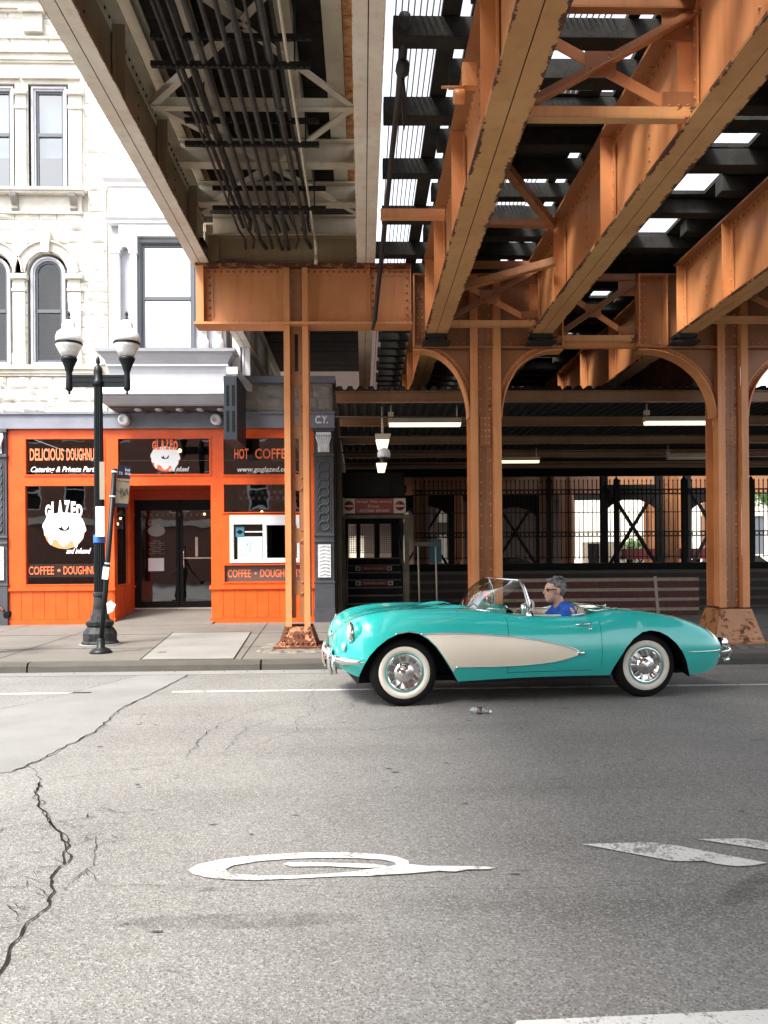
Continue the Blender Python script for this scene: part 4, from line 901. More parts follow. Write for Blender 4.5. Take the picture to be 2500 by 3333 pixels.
for i, (x0, x1, z0, z1) in enumerate(AW):
    sash(x0+.06, x1-.06, z0+.02, z1-.06, 6.78, True, gl='arch_glass', bl='blind_brown')
    mb = MB(); zs = z1-.42; c = (x0+x1)/2
    # arch stones filling the corners round the opening
    op = arch_pts(x0, x1, zs, 20); ou = [(x0+(x1-x0)*k/20, z1+.001) if 0 < k < 20 else (x0 if k == 0 else x1, zs) for k in range(21)]
    ou[0] = (x0-.0, zs); ou[-1] = (x1, zs)
    vs = [(a, FY-.0, b_) for a, b_ in op]+[(a, FY-.0, b_) for a, b_ in ou]+[(a, FY+.2, b_) for a, b_ in op]
    mb.add(vs, [(k, k+1, 22+k, 21+k) for k in range(20)]+[(k, 42+k, 43+k, k+1) for k in range(20)])
    # raised hood
    ring(mb, arch_pts(x0-.22, x1+.22, zs), arch_pts(x0-.25, x1+.25, zs), FY-.09, FY+.01)
    ring(mb, arch_pts(x0-.03, x1+.03, zs), arch_pts(x0-.22, x1+.22, zs), FY-.045, FY+.01)
    mb.prism([(c-.07, z1-.02), (c+.07, z1-.02), (c+.11, z1+.42), (c-.11, z1+.42)], FY-.12, FY+.01, 'y')
    part('arch_hood', mb, 'stone_trim', bld)
for xa, xb in ((-7.28, -6.99), (-6.13, -5.83)):
    mb = MB(); mb.box(xa+.02, xb-.02, FY-.05, FY+.06, 5.62, 7.15); mb.box(xa+.0, xb-.0, FY-.07, FY+.06, 7.16, 7.22); mb.box(xa+.03, xb-.03, FY-.04, FY+.06, 7.221, 7.42); mb.box(xa-.03, xb+.03, FY-.10, FY+.06, 7.421, 7.52); mb.box(xa-.0, xb+.0, FY-.07, FY+.06, 5.62, 5.85)
    part('pilaster', mb, 'stone_trim', bld)
for (x0, x1, z0, z1) in RW:
    w = sash(x0+.05, x1-.05, z0+.01, z1-.10, 10.52, False, fw=.08); mb = MB(); mb.box(x0+.1, x1-.1, FY+.24, FY+.26, 10.1, z1-.05); part('roller_blind', mb, 'paper_white', w)
mb = MB(); cells(mb, -8.35, -5.75, 9.30, 11.98, FY-.01, FY+.10, [(a, b_, c, d-.07) for a, b_, c, d in RW])
for xa, xb in ((-7.17, -6.96), (-6.06, -5.80)):
    mb.box(xa, xb, FY-.05, FY-.011, 9.32, 11.0); mb.box(xa-.02, xb+.02, FY-.08, FY-.011, 11.001, 11.07); mb.box(xa-.0, xb+.0, FY-.05, FY-.011, 11.071, 11.30); mb.box(xa-.04, xb+.04, FY-.11, FY-.011, 11.301, 11.38)
mb.box(-7.05, -5.85, FY-.07, FY-.011, 11.64, 11.70); mb.box(-8.3, -7.1, FY-.07, FY-.011, 11.64, 11.70)
part('window_surround', mb, 'stone_trim', bld)
mb = MB(); mb.box(-9.5, -5.5, FY-.04, FY+.0, 12.5, 12.53); mb.box(-7.0, -6.6, FY-.09, FY-.0, 12.62, 13.0); mb.box(-7.05, -6.55, FY-.16, FY, 13.001, 13.04); mb.box(-9.5, -5.5, FY-.22, FY, 13.36, 13.42); part('upper_moulding', mb, 'stone_trim', bld)
# low right wing parapet
mb = MB(); mb.box(-2.7, -.57, FY+.03, FY+.35, 4.6, 5.22); mb.box(-.60, -.57, FY+.36, FY+14, .13, 5.22); part('wing_wall', mb, 'mortar', bld)
mb = MB(); blocks(mb, -2.70, -.56, 4.62, 5.20, FY, [], .29, .05, 12, (.45, .75)); part('wing_blocks', mb, 'stone_grey', bld)
mb = MB(); mb.box(-2.72, -.50, FY-.08, FY+.45, 5.22, 5.36); mb.box(-.60, -.50, FY+.46, FY+14, 5.22, 5.36); part('parapet_cap', mb, 'fascia_grey', bld)
mb = MB(); mb.box(-.56, -.50, FY+.05, FY+14, .13, 4.6); part('side_brick', mb, 'brick_dark', bld)
# cast iron fascia beam
mb = MB(); mb.box(-9.5, -.52, FY-.06, FY+.3, 4.30, 4.56); mb.box(-9.5, -.50, FY-.10, FY+.3, 4.561, 4.60); mb.box(-9.5, -.51, FY-.08, FY+.3, 4.26, 4.299); part('fascia_beam', mb, 'fascia_grey', bld)
# iron pillars
def pillar(x0, x1, lab):
    w = x1-x0; mb = MB(); mb.box(x0, x1, FY-.04, FY+.25, .10, 4.255); mb.box(x0-.02, x1+.02, FY-.09, FY+.25, .10, .42); mb.box(x0-.01, x1+.01, FY-.07, FY+.25, .421, .95); mb.box(x0-.02, x1+.02, FY-.08, FY+.25, .951, 1.0); mb.box(x0-.01, x1+.01, FY-.07, FY+.25, 1.83, 1.87); mb.box(x0-.01, x1+.01, FY-.07, FY+.25, 1.96, 2.0); mb.box(x0-.02, x1+.02, FY-.09, FY+.25, 3.66, 3.72); mb.box(x0-.02, x1+.02, FY-.09, FY+.25, 4.18, 4.25)
    p = part('iron_pillar', mb, 'iron_grey', bld, bevel=.006); c = (x0+x1)/2
    mb = MB(); z = 2.18; r_ = w*.27
    while z < 3.55:
        mb.tube([(c+r_*math.cos(2*PI*k/14), FY-.05, z+r_*.95*math.sin(2*PI*k/14)) for k in range(14)], .018, 6, closed=True); z += r_*1.62
    mb.box(c-w*.36, c-w*.31, FY-.055, FY-.0405, 2.06, 3.60); mb.box(c+w*.31, c+w*.36, FY-.055, FY-.0405, 2.06, 3.60); part('guilloche', mb, 'iron_grey', p)
    mb = MB(); mb.box(c-w*.33, c+w*.33, FY-.075, FY-.0405, 1.08, 1.78)
    for k in range(9): mb.tube([(c-w*.26, FY-.078, 1.12+k*.075), (c, FY-.085, 1.16+k*.075), (c+w*.26, FY-.078, 1.12+k*.075)], .010, 5)
    part('white_panel', mb, 'white_paint', p)
    mb = MB(); mb.box(c-w*.30, c+w*.30, FY-.10, FY-.0905, 3.74, 4.10); mb.box(c-w*.38, c+w*.38, FY-.13, FY-.0905, 4.10, 4.16)
    for k in range(-3, 4): mb.tube([(c+k*.018, FY-.11, 3.76), (c+k*.035, FY-.13, 3.92), (c+k*.05, FY-.14, 4.06), (c+k*.052, FY-.12, 4.10)], [.012, .02, .02, .01], 6)
    part('acanthus_leaf', mb, 'white_paint', p)
pillar(-.96, -.55, ''); pillar(-7.80, -7.42, '')
# ------------------------------ orange shopfront
Y1 = FY+.10
mb = MB()
hol = [(-7.03, -5.42, 3.30, 4.05), (-7.05, -5.42, .98, 3.06), (-5.20, -3.16, 0, 3.06), (-5.10, -3.18, 3.30, 4.05), (-2.88, -1.12, 3.28, 4.06), (-2.88, -1.12, 2.48, 3.07), (-2.76, -1.28, 1.40, 2.41), (-2.88, -1.16, 1.0, 1.35)]
cells(mb, -7.41, -.965, .10, 4.255, FY, Y1, hol); sf = part('shop_front', mb, 'shop_orange', bld)
mb = MB()
for (a, b_, c, d) in hol:
    if c == 0: continue
    for w, yo in ((.045, .012), (.022, .022)):
        o = [(a-w, c-w), (a-w, d+w), (b_+w, d+w), (b_+w, c-w), (a-w, c-w)]; i_ = [(a, c), (a, d), (b_, d), (b_, c), (a, c)]
        ring(mb, i_, o, FY-yo, FY-(.0 if w > .03 else .0125))
part('moulding', mb, 'shop_orange', sf)
mb = MB()
for (xa, xb) in ((-7.41, -5.20), (-3.18, -.965)):
    x = xa+.03; n_ = int((xb-xa)/.235); w = (xb-xa-.06)/n_
    for k in range(n_): mb.box(xa+.03+k*w+.004, xa+.03+(k+1)*w-.004, FY-.014, FY-.0005, .24, .84)
    mb.box(xa-.015, xb+.015, FY-.035, FY-.0005, .10, .235); mb.box(xa-.02, xb+.02, FY-.05, FY-.0005, .845, .90); mb.box(xa-.01, xb+.01, FY-.03, FY-.0005, .9005, .935); part('bulkhead_panel', mb, 'shop_orange', sf); mb = MB()
# recess : left return with a narrow window, ramp, ceiling, door wall
RY = 18.95
mb = MB(); mb.box(-5.30, -5.20, Y1+.001, RY, .10, .95); mb.box(-5.30, -5.20, Y1+.001, RY, 2.98, 3.28)
for ya, yb in ((Y1+.001, Y1+.12), (RY-.35, RY)): mb.box(-5.30, -5.20, ya, yb, .951, 2.979)
for k in range(5): mb.box(-5.20, -5.188, Y1+.02+k*.28, Y1+.285+k*.28, .26, .84)
mb.box(-5.20, -5.17, FY+.0, RY, .845, .90); mb.box(-5.20, -5.18, FY, RY, .10, .25); part('entry_return', mb, 'shop_orange', sf)
mb = MB(); mb.add([(-5.25, Y1+.12, .95), (-5.25, RY-.35, .95), (-5.25, RY-.35, 2.98), (-5.25, Y1+.12, 2.98)], [(0, 1, 2, 3)]); part('return_glass', mb, 'shop_glass', sf)
mb = MB(); mb.box(-3.16, -3.06, Y1+.001, RY, .10, 3.28); part('entry_return', mb, 'shop_orange_dark', sf)
mb = MB(); mb.box(-5.199, -3.161, Y1+.001, RY, 3.08, 3.10); mb.box(-5.199, -3.161, RY-.06, RY, 2.86, 3.079); part('entry_ceiling', mb, 'shop_orange_dark', sf)
mb = MB(); mb.add([(-5.19, FY-.4, .1325), (-3.1, FY-.4, .1325), (-3.1, RY+.1, .36), (-5.19, RY+.1, .36)], [(0, 1, 2, 3)]); part('entry_ramp', mb, 'concrete', sf)
# doors
def glaze(name, x0, x1, z0, z1, y=FY+.05, mat='shop_glass', par=None):
    mb = MB(); mb.add([(x0, y, z0), (x1, y, z0), (x1, y, z1), (x0, y, z1)], [(0, 1, 2, 3)]); return part(name, mb, mat, par or sf)
DX = [(-5.19, -4.18), (-4.16, -3.18)]
for k, (a, b_) in enumerate(DX):
    mb = MB(); cells(mb, a, b_, .36, 2.80, RY, RY+.05, [(a+(.14 if k == 0 else .07), b_-.07, .52, 2.62)]); mb.box(a, b_, RY, RY+.05, 2.801, 2.859)
    d = part('door', mb, 'black_frame', bld); glaze('glass', a+.07, b_-.07, .52, 2.62, RY+.025, 'shop_glass', d)
    if k == 1:
        mb = MB(); mb.tube([(a+.10, RY-.002, 1.28), (a+.10, RY-.06, 1.30), (a+.10, RY-.07, 1.38), (a+.10, RY-.07, 1.62), (a+.10, RY-.06, 1.70), (a+.10, RY-.002, 1.72)], .012, 8); part('handle', mb, 'chrome', d)
        mb = MB(); mb.box(a+.07, b_-.07, RY+.018, RY+.0245, 1.50, 1.53); part('push_bar', mb, 'fixture', d)
        text_mb('Closed', a+.38, a+.5, 1.5, 1.52, RY+.0) if False else None
        mb = MB(); mb.box(a+.35, a+.41, RY+.012, RY+.022, 1.55, 2.0); part('door_closer', mb, 'fixture', d)
    else:
        mb = MB(); mb.box(a+.30, a+.66, RY+.008, RY+.012, 1.22, 1.52); part('notice_paper', mb, 'paper_white', d)
        mb = text_mb('NOTICE', a+.42, a+.54, 1.38, 1.41, RY+.006); part('notice_text', mb, 'grey_letter', d) if False else None
        mb = text_mb('GLAZED', a+.30, a+.68, 2.27, 2.40, RY+.02, bold=.03, arch=.25)
        n_ = 26; mb.add([(a+.49+.20*math.cos(2*PI*k/n_), RY+.02, 2.15+.13*math.sin(2*PI*k/n_)) for k in range(n_)], [tuple(range(n_))]); part('door_lettering', mb, 'grey_letter', d)
        mb = MB()
        for q, tx in enumerate(('HOURS', 'MONDAY - FRIDAY', '7:00am - 5:00pm', 'SATURDAY', '8:00am - 5:00pm', 'SUNDAY', '8:00am - 3:00pm')):
            hw = .05+.0085*len(tx); text_mb(tx, a+.49-hw, a+.49+hw, 1.90-q*.048, 1.925-q*.048, RY+.02, mb=mb)
        part('hours_lettering', mb, 'grey_letter', d)
mb = MB(); mb.box(-5.2, -3.16, RY-.03, RY+.05, .345, .372); part('threshold', mb, 'fixture', sf)
# panes with lettering
g1 = glaze('pane', -7.03, -5.42, 3.30, 4.05)
mb = text_mb('DELICIOUS', -6.97, -6.26, 3.60, 3.86, FY+.045, bold=.022); text_mb('DOUGHNUTS', -6.20, -5.50, 3.60, 3.86, FY+.045, bold=.022, mb=mb); part('window_lettering', mb, 'peach_letter', g1)
mb = text_mb('Catering & Private Parties', -6.95, -5.46, 3.32, 3.475, FY+.044, shear=.35, bold=.018); part('window_lettering', mb, 'white_letter', g1)
g2 = glaze('pane', -7.05, -5.42, .98, 3.06)
mb = text_mb('and infused', -6.22, -5.70, 1.625, 1.745, FY+.044, shear=.4, bold=.02); part('window_lettering', mb, 'white_letter', g2)
mb = text_mb('COFFEE', -7.01, -6.48, 1.185, 1.36, FY+.040, bold=.012); text_mb('DOUGHNUTS', -6.28, -5.45, 1.185, 1.36, FY+.040, bold=.012, mb=mb)
n_ = 16; mb.add([(-6.375+.033*math.cos(2*PI*k/n_), FY+.04, 1.272+.033*math.sin(2*PI*k/n_)) for k in range(n_)], [tuple(range(n_))]); part('window_lettering', mb, 'orange_letter', g2)
mb = MB(); mb.box(-7.05, -5.42, FY+.052, FY+.054, 1.13, 1.41); m, nt, n, l, b = newmat('smoked_film'); b.inputs['Base Color'].default_value = (.10, .065, .055, 1); b.inputs['Roughness'].default_value = .4; M['smoked_film'] = m; part('film_strip', mb, 'smoked_film', g2)
def donut(cx, cz, s, y, par, white='white_letter', tan='glaze_tan', word=True, wm=None):
    # doughnut emblem: tan ring edge, dripping glaze, small hole mark, arched word above
    tanp = [(-.86, .05), (-.88, -.25), (-.78, -.50), (-.55, -.72), (-.25, -.84), (.1, -.88), (.45, -.80), (.70, -.64), (.90, -.40), (.97, -.1), (.95, .05)]
    mb = MB(); mb.add([(cx+a*s, y+.002, cz+b_*s) for a, b_ in tanp], [tuple(range(len(tanp)))]); part('doughnut_base', mb, tan, par)
    glz = [(-.80, .62), (-.88, .45), (-.98, .30), (-.99, .15), (-.93, .02), (-.91, -.22), (-.82, -.28), (-.76, -.22), (-.72, -.42), (-.70, -.58), (-.62, -.68), (-.55, -.62), (-.52, -.46), (-.40, -.42), (-.26, -.50), (-.18, -.66), (-.06, -.76), (.12, -.72), (.24, -.58), (.30, -.48), (.42, -.52), (.48, -.72), (.54, -.84), (.62, -.78), (.66, -.62), (.78, -.52), (.90, -.32), (.92, -.10), (1.0, -.08), (1.05, .0), (1.0, .20), (.94, .40), (.84, .58), (.60, .76), (.2, .84), (-.2, .84), (-.6, .76)]
    mb = MB(); mb.add([(cx+a*s, y, cz+b_*s) for a, b_ in glz], [tuple(range(len(glz)))]); part('doughnut_glaze', mb, white, par)
    hl = [(-.26, .10), (-.22, .18), (-.18, .12), (-.13, .14), (-.09, .24), (-.05, .10), (.03, .02), (.12, .06), (.20, .16), (.27, .27), (.26, .10), (.22, .02), (.10, -.02), (-.1, -.02), (-.20, .03)]
    mb = MB(); mb.add([(cx+a*s, y-.002, cz+b_*s) for a, b_ in hl], [tuple(range(len(hl)))]); part('doughnut_hole', mb, 'near_black', par)
    if word:
        mb = MB()
        for k, (ch, xa, xb, za, zb) in enumerate((('G', -.86, -.60, .62, 1.22), ('L', -.56, -.34, .62, 1.36), ('A', -.29, -.02, .62, 1.42), ('Z', .02, .30, .62, 1.42), ('E', .34, .56, .62, 1.36), ('D', .60, .88, .62, 1.22))):
            text_mb(ch, cx+xa*s, cx+xb*s, cz+za*s, cz+zb*s, y-.001, bold=.055, mb=mb)
        part('shop_name', mb, wm or white, par)
donut(-6.27, 2.12, .45, FY+.045, g2)
g3 = glaze('pane', -5.10, -3.18, 3.30, 4.05)
donut(-4.13, 3.63, .31, FY+.045, g3, 'white_letter', 'orange_letter', True, 'orange_letter')
mb = text_mb('and infused', -4.05, -3.62, 3.36, 3.46, FY+.044, shear=.4, bold=.008); part('window_lettering', mb, 'white_letter', g3)
g4 = glaze('pane', -2.88, -1.12, 3.28, 4.06)
mb = text_mb('HOT', -2.66, -2.36, 3.62, 3.84, FY+.045, bold=.012); text_mb('COFFEE', -2.22, -1.45, 3.62, 3.84, FY+.045, bold=.02, mb=mb); part('window_lettering', mb, 'orange_letter', g4)
mb = text_mb('www.goglazed.com', -2.60, -1.42, 3.31, 3.45, FY+.044, shear=.2, bold=.006); part('window_lettering', mb, 'white_letter', g4)
g5 = glaze('pane', -2.88, -1.12, 2.48, 3.07)
g6 = glaze('pane', -2.88, -1.16, 1.0, 1.35, mat='smoked_film')
mb = text_mb('COFFEE', -2.82, -2.33, 1.09, 1.26, FY+.045, bold=.012); text_mb('DOUGHNUTS', -2.13, -1.25, 1.09, 1.26, FY+.045, bold=.012, mb=mb); mb.add([(-2.23+.025*math.cos(2*PI*k/12), FY+.045, 1.175+.025*math.sin(2*PI*k/12)) for k in range(12)], [tuple(range(12))]); part('window_lettering', mb, 'orange_letter', g6)
mb = MB(); cells(mb, -2.76, -1.28, 1.40, 2.41, FY-.04, FY+.10, [(-2.68, -2.06, 1.47, 2.22), (-1.98, -1.34, 1.50, 2.20)]); sw = part('service_window', mb, 'white_paint', bld, bevel=.006)
glaze('glass', -2.68, -2.06, 1.47, 2.22, FY+.03, 'shop_glass', sw)
mb = MB(); mb.box(-2.60, -2.08, FY+.012, FY+.018, 1.44, 1.96); part('mint_poster', mb, 'paper_mint', sw)
mb = text_mb('SPARROW', -2.52, -2.16, 1.53, 1.595, FY+.010); mb.tube([(-2.345, FY+.010, 1.62), (-2.34, FY+.010, 1.70), (-2.35, FY+.010, 1.76)], .009, 5)
rr_ = random.Random(4)
for q in range(42):
    a = rr_.uniform(0, 2*PI); r_ = rr_.uniform(.02, .12); mb.box(-2.345+r_*math.cos(a)*1.05-.007, -2.345+r_*math.cos(a)*1.05+.007, FY+.0085, FY+.0105, 1.80+r_*.75*math.sin(a)-.006, 1.80+r_*.75*math.sin(a)+.006)
part('poster_print', mb, 'grey_letter', sw)
mb = MB(); mb.box(-2.64, -2.46, FY+.008, FY+.0115, 1.95, 2.17); part('teal_sticker', mb, 'paper_teal', sw); mb = MB(); mb.box(-2.44, -2.06, FY+.01, FY+.02, 2.05, 2.075); part('glass_rail', mb, 'white_paint', sw)
mb = MB(); mb.prism([(-2.63, 2.06), (-2.55, 2.11), (-2.47, 2.06), (-2.55, 2.01)], FY+.004, FY+.0078, 'y'); part('sticker_print', mb, 'near_black', sw)
# interior room
rm = MB(); rm.box(-7.3, -1.0, RY+3.6, RY+3.7, .3, 4.2); rm.box(-7.35, -7.3, FY+.2, RY+3.7, .1, 4.2); rm.box(-1.0, -.95, FY+.2, RY+3.7, .1, 4.2); rm.box(-7.3, -5.32, FY+.2, RY+3.6, .10, .12); rm.box(-5.31, -1.0, RY+.1, RY+3.6, .30, .32); rm.box(-7.3, -1.0, FY+.2, RY+3.6, 4.21, 4.25); rm.box(-3.04, -1.0, FY+.2, RY+.09, .10, .12); part('shop_interior', rm, 'room_dark', bld)
mb = MB(); mb.box(-7.29, -7.27, FY+.3, RY+2, .12, 2.9); mb.box(-2.95, -2.1, RY+.6, RY+.62, .32, 3.9); part('interior_wall', mb, 'room_wall', bld)
mb = MB(); mb.box(-7.2, -4.0, RY+2.2, RY+2.25, 2.55, 2.95); mb.box(-2.9, -1.1, RY+.55, RY+.58, 2.85, 3.15); it = part('dotted_frieze', mb, 'sign_red', bld)
mb = MB()
for r_ in range(2):
    for q in range(22): mb.lathe((-7.1+q*.145+(r_*.07), RY+2.19, 2.64+r_*.16), [(.045, .0), (.045, .005)], 10, 'y')
    for q in range(12): mb.lathe((-2.82+q*.145+(r_*.07), RY+.54, 2.93+r_*.14), [(.045, .0), (.045, .005)], 10, 'y')
part('frieze_dots', mb, 'paper_white', it)
mb = MB(); mb.box(-6.9, -5.6, RY+1.0, RY+1.5, .12, 1.1); mb.box(-4.9, -3.3, RY+2.4, RY+2.9, .3, 1.3); mb.box(-6.8, -5.5, RY+2.9, RY+3.2, 1.6, 2.3); part('counter', mb, 'station_dark', bld)
for q, (x, y, z) in enumerate(((-5.72, 18.6, 2.42), (-5.62, 18.8, 2.47), (-5.56, 18.6, 2.36), (-5.50, 18.9, 2.44), (-5.48, 18.6, 2.30), (-3.98, 18.2, 3.9), (-3.9, 20.6, 2.62), (-2.2, 18.4, 2.54))):
    mb = MB(); mb.sphere((x, y, z), .03 if q != 5 else .045, 8, 6); part('light_bulb', mb, 'bulb', bld)
# ------------------------------ bay window
bay = None
def rings(levels, xa, xb, yf, yb=FY+.02):
    mb = MB(); vs = []
    for z, o in levels: vs += [(xa-o, yb, z), (xa-o, yf-o, z), (xb+o, yf-o, z), (xb+o, yb, z)]
    fs = []
    for i in range(len(levels)-1):
        k = 4*i
        for j in range(3): fs.append((k+j, k+j+1, k+j+5, k+j+4))
    fs += [(0, 1, 2, 3), tuple(4*(len(levels)-1)+j for j in (3, 2, 1, 0))]; mb.add(vs, fs); return mb
XA, XB, YB = -5.02, -2.72, 16.66
mb = rings([(4.60, .06), (4.62, .10), (4.70, .17), (4.78, .235)], XA, XB, YB); bay = part('bay_window', mb, 'bay_grey', bld)
part('bay_moulding', rings([(4.79, .25), (4.81, .27), (4.87, .26), (4.93, .20), (4.97, .12), (4.99, .12)], XA, XB, YB), 'bay_white', bay)
part('bay_panel', rings([(4.991, .08), (5.10, .03), (5.25, .02), (5.36, .04), (5.40, .06)], XA, XB, YB), 'bay_grey', bay)
part('bay_moulding', rings([(5.401, .08), (5.44, .08), (5.445, .05)], XA, XB, YB), 'bay_white', bay)
part('bay_sill', rings([(5.446, .07), (5.52, .10), (5.60, .17), (5.66, .20), (5.661, .24), (5.72, .25)], XA, XB, YB), 'bay_grey', bay)
mb = MB(); cells(mb, XA, XB, 5.721, 8.30, YB+.12, YB+.2, [(-4.46, -3.34, 5.74, 7.98)]); mb.box(XB-.1, XB, YB+.201, FY, 5.721, 8.3); mb.box(XA, XA+.1, YB+.201, FY, 5.721, 8.3); part('bay_panel', mb, 'bay_grey', bay)
mb = MB()
for xa, xb in ((-5.02, -4.84), (-4.62, -4.49)): mb.box(xa, xb, YB, YB+.119, 5.721, 7.7); mb.box(xa-.02, xb+.02, YB-.02, YB+.119, 5.721, 6.0); mb.box(xa-.02, xb+.02, YB-.02, YB+.119, 7.701, 7.76); mb.box(xa-.015, xb+.015, YB-.01, YB+.119, 7.761, 8.08)
ring(mb, arch_pts(-4.80, -4.66, 7.78, 10), [(-4.84, 7.78)]+[(-4.84+.22*k/8, 8.10) for k in range(9)]+[(-4.62, 7.78)], YB, YB+.119) if True else None
mb.box(-4.84, -4.49, YB-.005, YB+.119, 8.081, 8.30); mb.box(-4.49, XB, YB, YB+.119, 8.06, 8.30); part('bay_pilaster', mb, 'bay_white', bay)
for x in (-3.16, -2.86):
    mb = MB(); mb.lathe((x, YB+.05, 0), [(.11, 5.722), (.11, 5.95), (.075, 6.0), (.07, 6.05)], 16); mb.lathe((x, YB+.05, 0), [(.068, 6.05), (.060, 7.6), (.09, 7.68), (.10, 7.8), (.07, 7.84), (.11, 8.06)], 16)
    for s_ in range(2): mb.tube([(x+.066*math.cos(k*.55+s_*PI), YB+.05+.066*math.sin(k*.55+s_*PI), 6.06+k*.052) for k in range(30)], .013, 5)
    part('bay_column', mb, 'bay_white', bay)
part('bay_cornice', rings([(8.301, .0), (8.31, .04), (8.36, .05), (8.40, .09), (8.44, .10), (8.441, .0), (9.05, .0), (9.06, .05), (9.12, .06), (9.18, .12), (9.30, .17), (9.34, .18), (9.42, .18)], XA, XB, YB), 'bay_white', bay)
sash(-4.46, -3.34, 5.73, 7.98, 6.83, False, 'bay_sash', YB+.04, 'sash_grey', 'bay_glass', .05)
mb = MB(); mb.box(XA+.1, XB-.1, YB+.25, FY, 4.585, 4.60) if False else mb.box(XA-.05, XB+.02, YB+.0, FY, 4.575, 4.599)
for r_ in range(2):
    for q in range(5): mb.lathe((-4.55+q*.42+.1*r_, YB+.15+.30*r_, 4.575), [(.03, -.05), (.085, -.03), (.10, .0)], 12)
part('bay_soffit', mb, 'bay_dark', bay)
mb = MB()
for q in range(5): mb.lathe((-4.5+q*.42, YB+.1, 4.565), [(.03, -.055), (.07, -.04), (.09, .0)], 12)
part('soffit_rosettes', mb, 'bay_grey', bay)
for x in (-4.92, -3.0):
    mb = MB(); mb.lathe((x, FY-.25, 4.42), [(.0, .0), (.05, .0), (.055, -.01), (.10, -.01), (.115, .0), (.115, .16)], 20, 'y'); part('drum_bracket', mb, 'bay_white', bay)
mb = MB(); mb.prism([(17.0, 4.57), (17.38, 4.57), (17.38, 4.32), (17.2, 4.42)], -4.99, -4.86, 'x'); part('bay_strut', mb, 'shop_orange_dark', bay) if False else None
# white boards beside bay
mb = MB(); mb.box(-2.60, -2.44, 16.9, 16.94, 5.28, 8.5); mb.box(-2.40, -2.36, 16.88, 16.95, 5.28, 8.5); mb.box(-2.36, -2.24, 16.9, 16.94, 5.28, 8.5); part('white_boarding', mb, 'white_paint', bld)
mb = MB(); mb.box(-2.66, -2.44, 16.5, 16.6, 5.22, 5.36); mb.bar((-2.5, 16.6, 5.28), (-2.3, 17.35, 5.1), .10, .14); part('white_ledge', mb, 'bay_white', bld)
# blade sign hanging off the wall
t = thing('blade_sign', 'tall dark slatted blade sign hung above the shop between the bay window and the column', 'sign', (-2.4, 16.2, 3.7))
mb = MB(); mb.box(-2.60, -2.34, 15.75, 16.95, 3.78, 5.02); part('sign_box', mb, 'blade', t, bevel=.01)
mb = MB()
for z0 in [3.95+.045*k for k in range(20)]:
    if abs((z0-3.95)/.045-10) < 1: continue
    for x0 in (-2.55, -2.44): mb.box(x0, x0+.05, 15.74, 15.7495, z0, z0+.03)
part('louvres', mb, 'near_black', t)
mb = MB(); mb.box(-2.50, -2.44, 16.4, 17.4, 5.021, 5.06); part('mounting_bar', mb, 'dark_metal', t)
# graffiti on the fascia
mb = text_mb('C.Y.', -.93, -.66, 4.35, 4.52, FY-.062, shear=.1, bold=.03); part('graffiti', mb, 'white_letter', bld)
# ------------------------------ buildings across the street (seen in the glass)
t = thing('brick_building', 'red brick building across the street, showing only as reflections in the shop glass', 'building', (-8, -12, 0))
wh = [(-22+2.6*i, -20.8+2.6*i, z, z+2.1) for i in range(12) for z in (4.4, 8.2)]
mb = MB(); cells(mb, -23, 9, 0, 11.5, -12.3, -12, wh); part('wall', mb, 'brick_across', t)
for (a, b_, c, d) in wh:
    mb = MB(); ring(mb, [(a+.08, c+.08), (a+.08, d-.08), (b_-.08, d-.08), (b_-.08, c+.08), (a+.08, c+.08)], [(a, c), (a, d), (b_, d), (b_, c), (a, c)], -12.05, -12.0); mb.box(a, b_, -12.05, -12.01, (c+d)/2-.04, (c+d)/2+.04); w = part('window', mb, 'white_paint', t)
    mb = MB(); mb.box(a, b_, -12.2, -12.15, c, d); part('glass', mb, 'near_black', w)
mb = MB(); mb.box(-23, 9, -12.0, -11.8, 3.5, 3.9); mb.box(-23, 9, -12, -11.7, 11.3, 11.6); part('ledge', mb, 'stone_trim', t)
# ================================================================== STATION UNDER THE TRACKS
CX0, CX1 = -.42, 15.0
t = thing('station_canopy', 'dark corrugated station canopy on tan purlins behind the orange columns', 'canopy', (5, 13.3, 4.1))
mb = MB(); xs_ = []; x = CX0
while x < CX1: xs_ += [(x, .0), (x+.05, .0), (x+.075, .055), (x+.145, .055)]; x += .17
mb.grid([[(x, y, 4.21+h) for x, h in xs_] for y in (13.2, 18, 24.2)], False); mb.grid([[(x, y, 4.218+h) for x, h in xs_] for y in (13.2, 18, 24.2)], False); part('corrugated_roof', mb, 'canopy_metal', t)
for y in (13.3, 15.7, 18.2, 20.7, 23.2):
    mb = MB(); mb.box(CX0+.05, CX1, y-.01, y+.0, 4.04, 4.205); mb.box(CX0+.05, CX1, y-.06, y+.0605, 4.025, 4.0395); mb.box(CX0+.05, CX1, y-.06, y-.0105, 4.19, 4.205); part('purlin', mb, 'purlin', t)
mb = MB(); mb.box(-.4, 15, 23.9, 24.1, 3.86, 4.18); part('back_beam', mb, 'station_dark', t)
for y in (14.5, 16.9, 19.4, 22):
    mb = MB(); mb.tube([(CX0, y, 4.0), (CX1, y, 4.0)], .014, 6); part('rod', mb, 'station_steel', t)
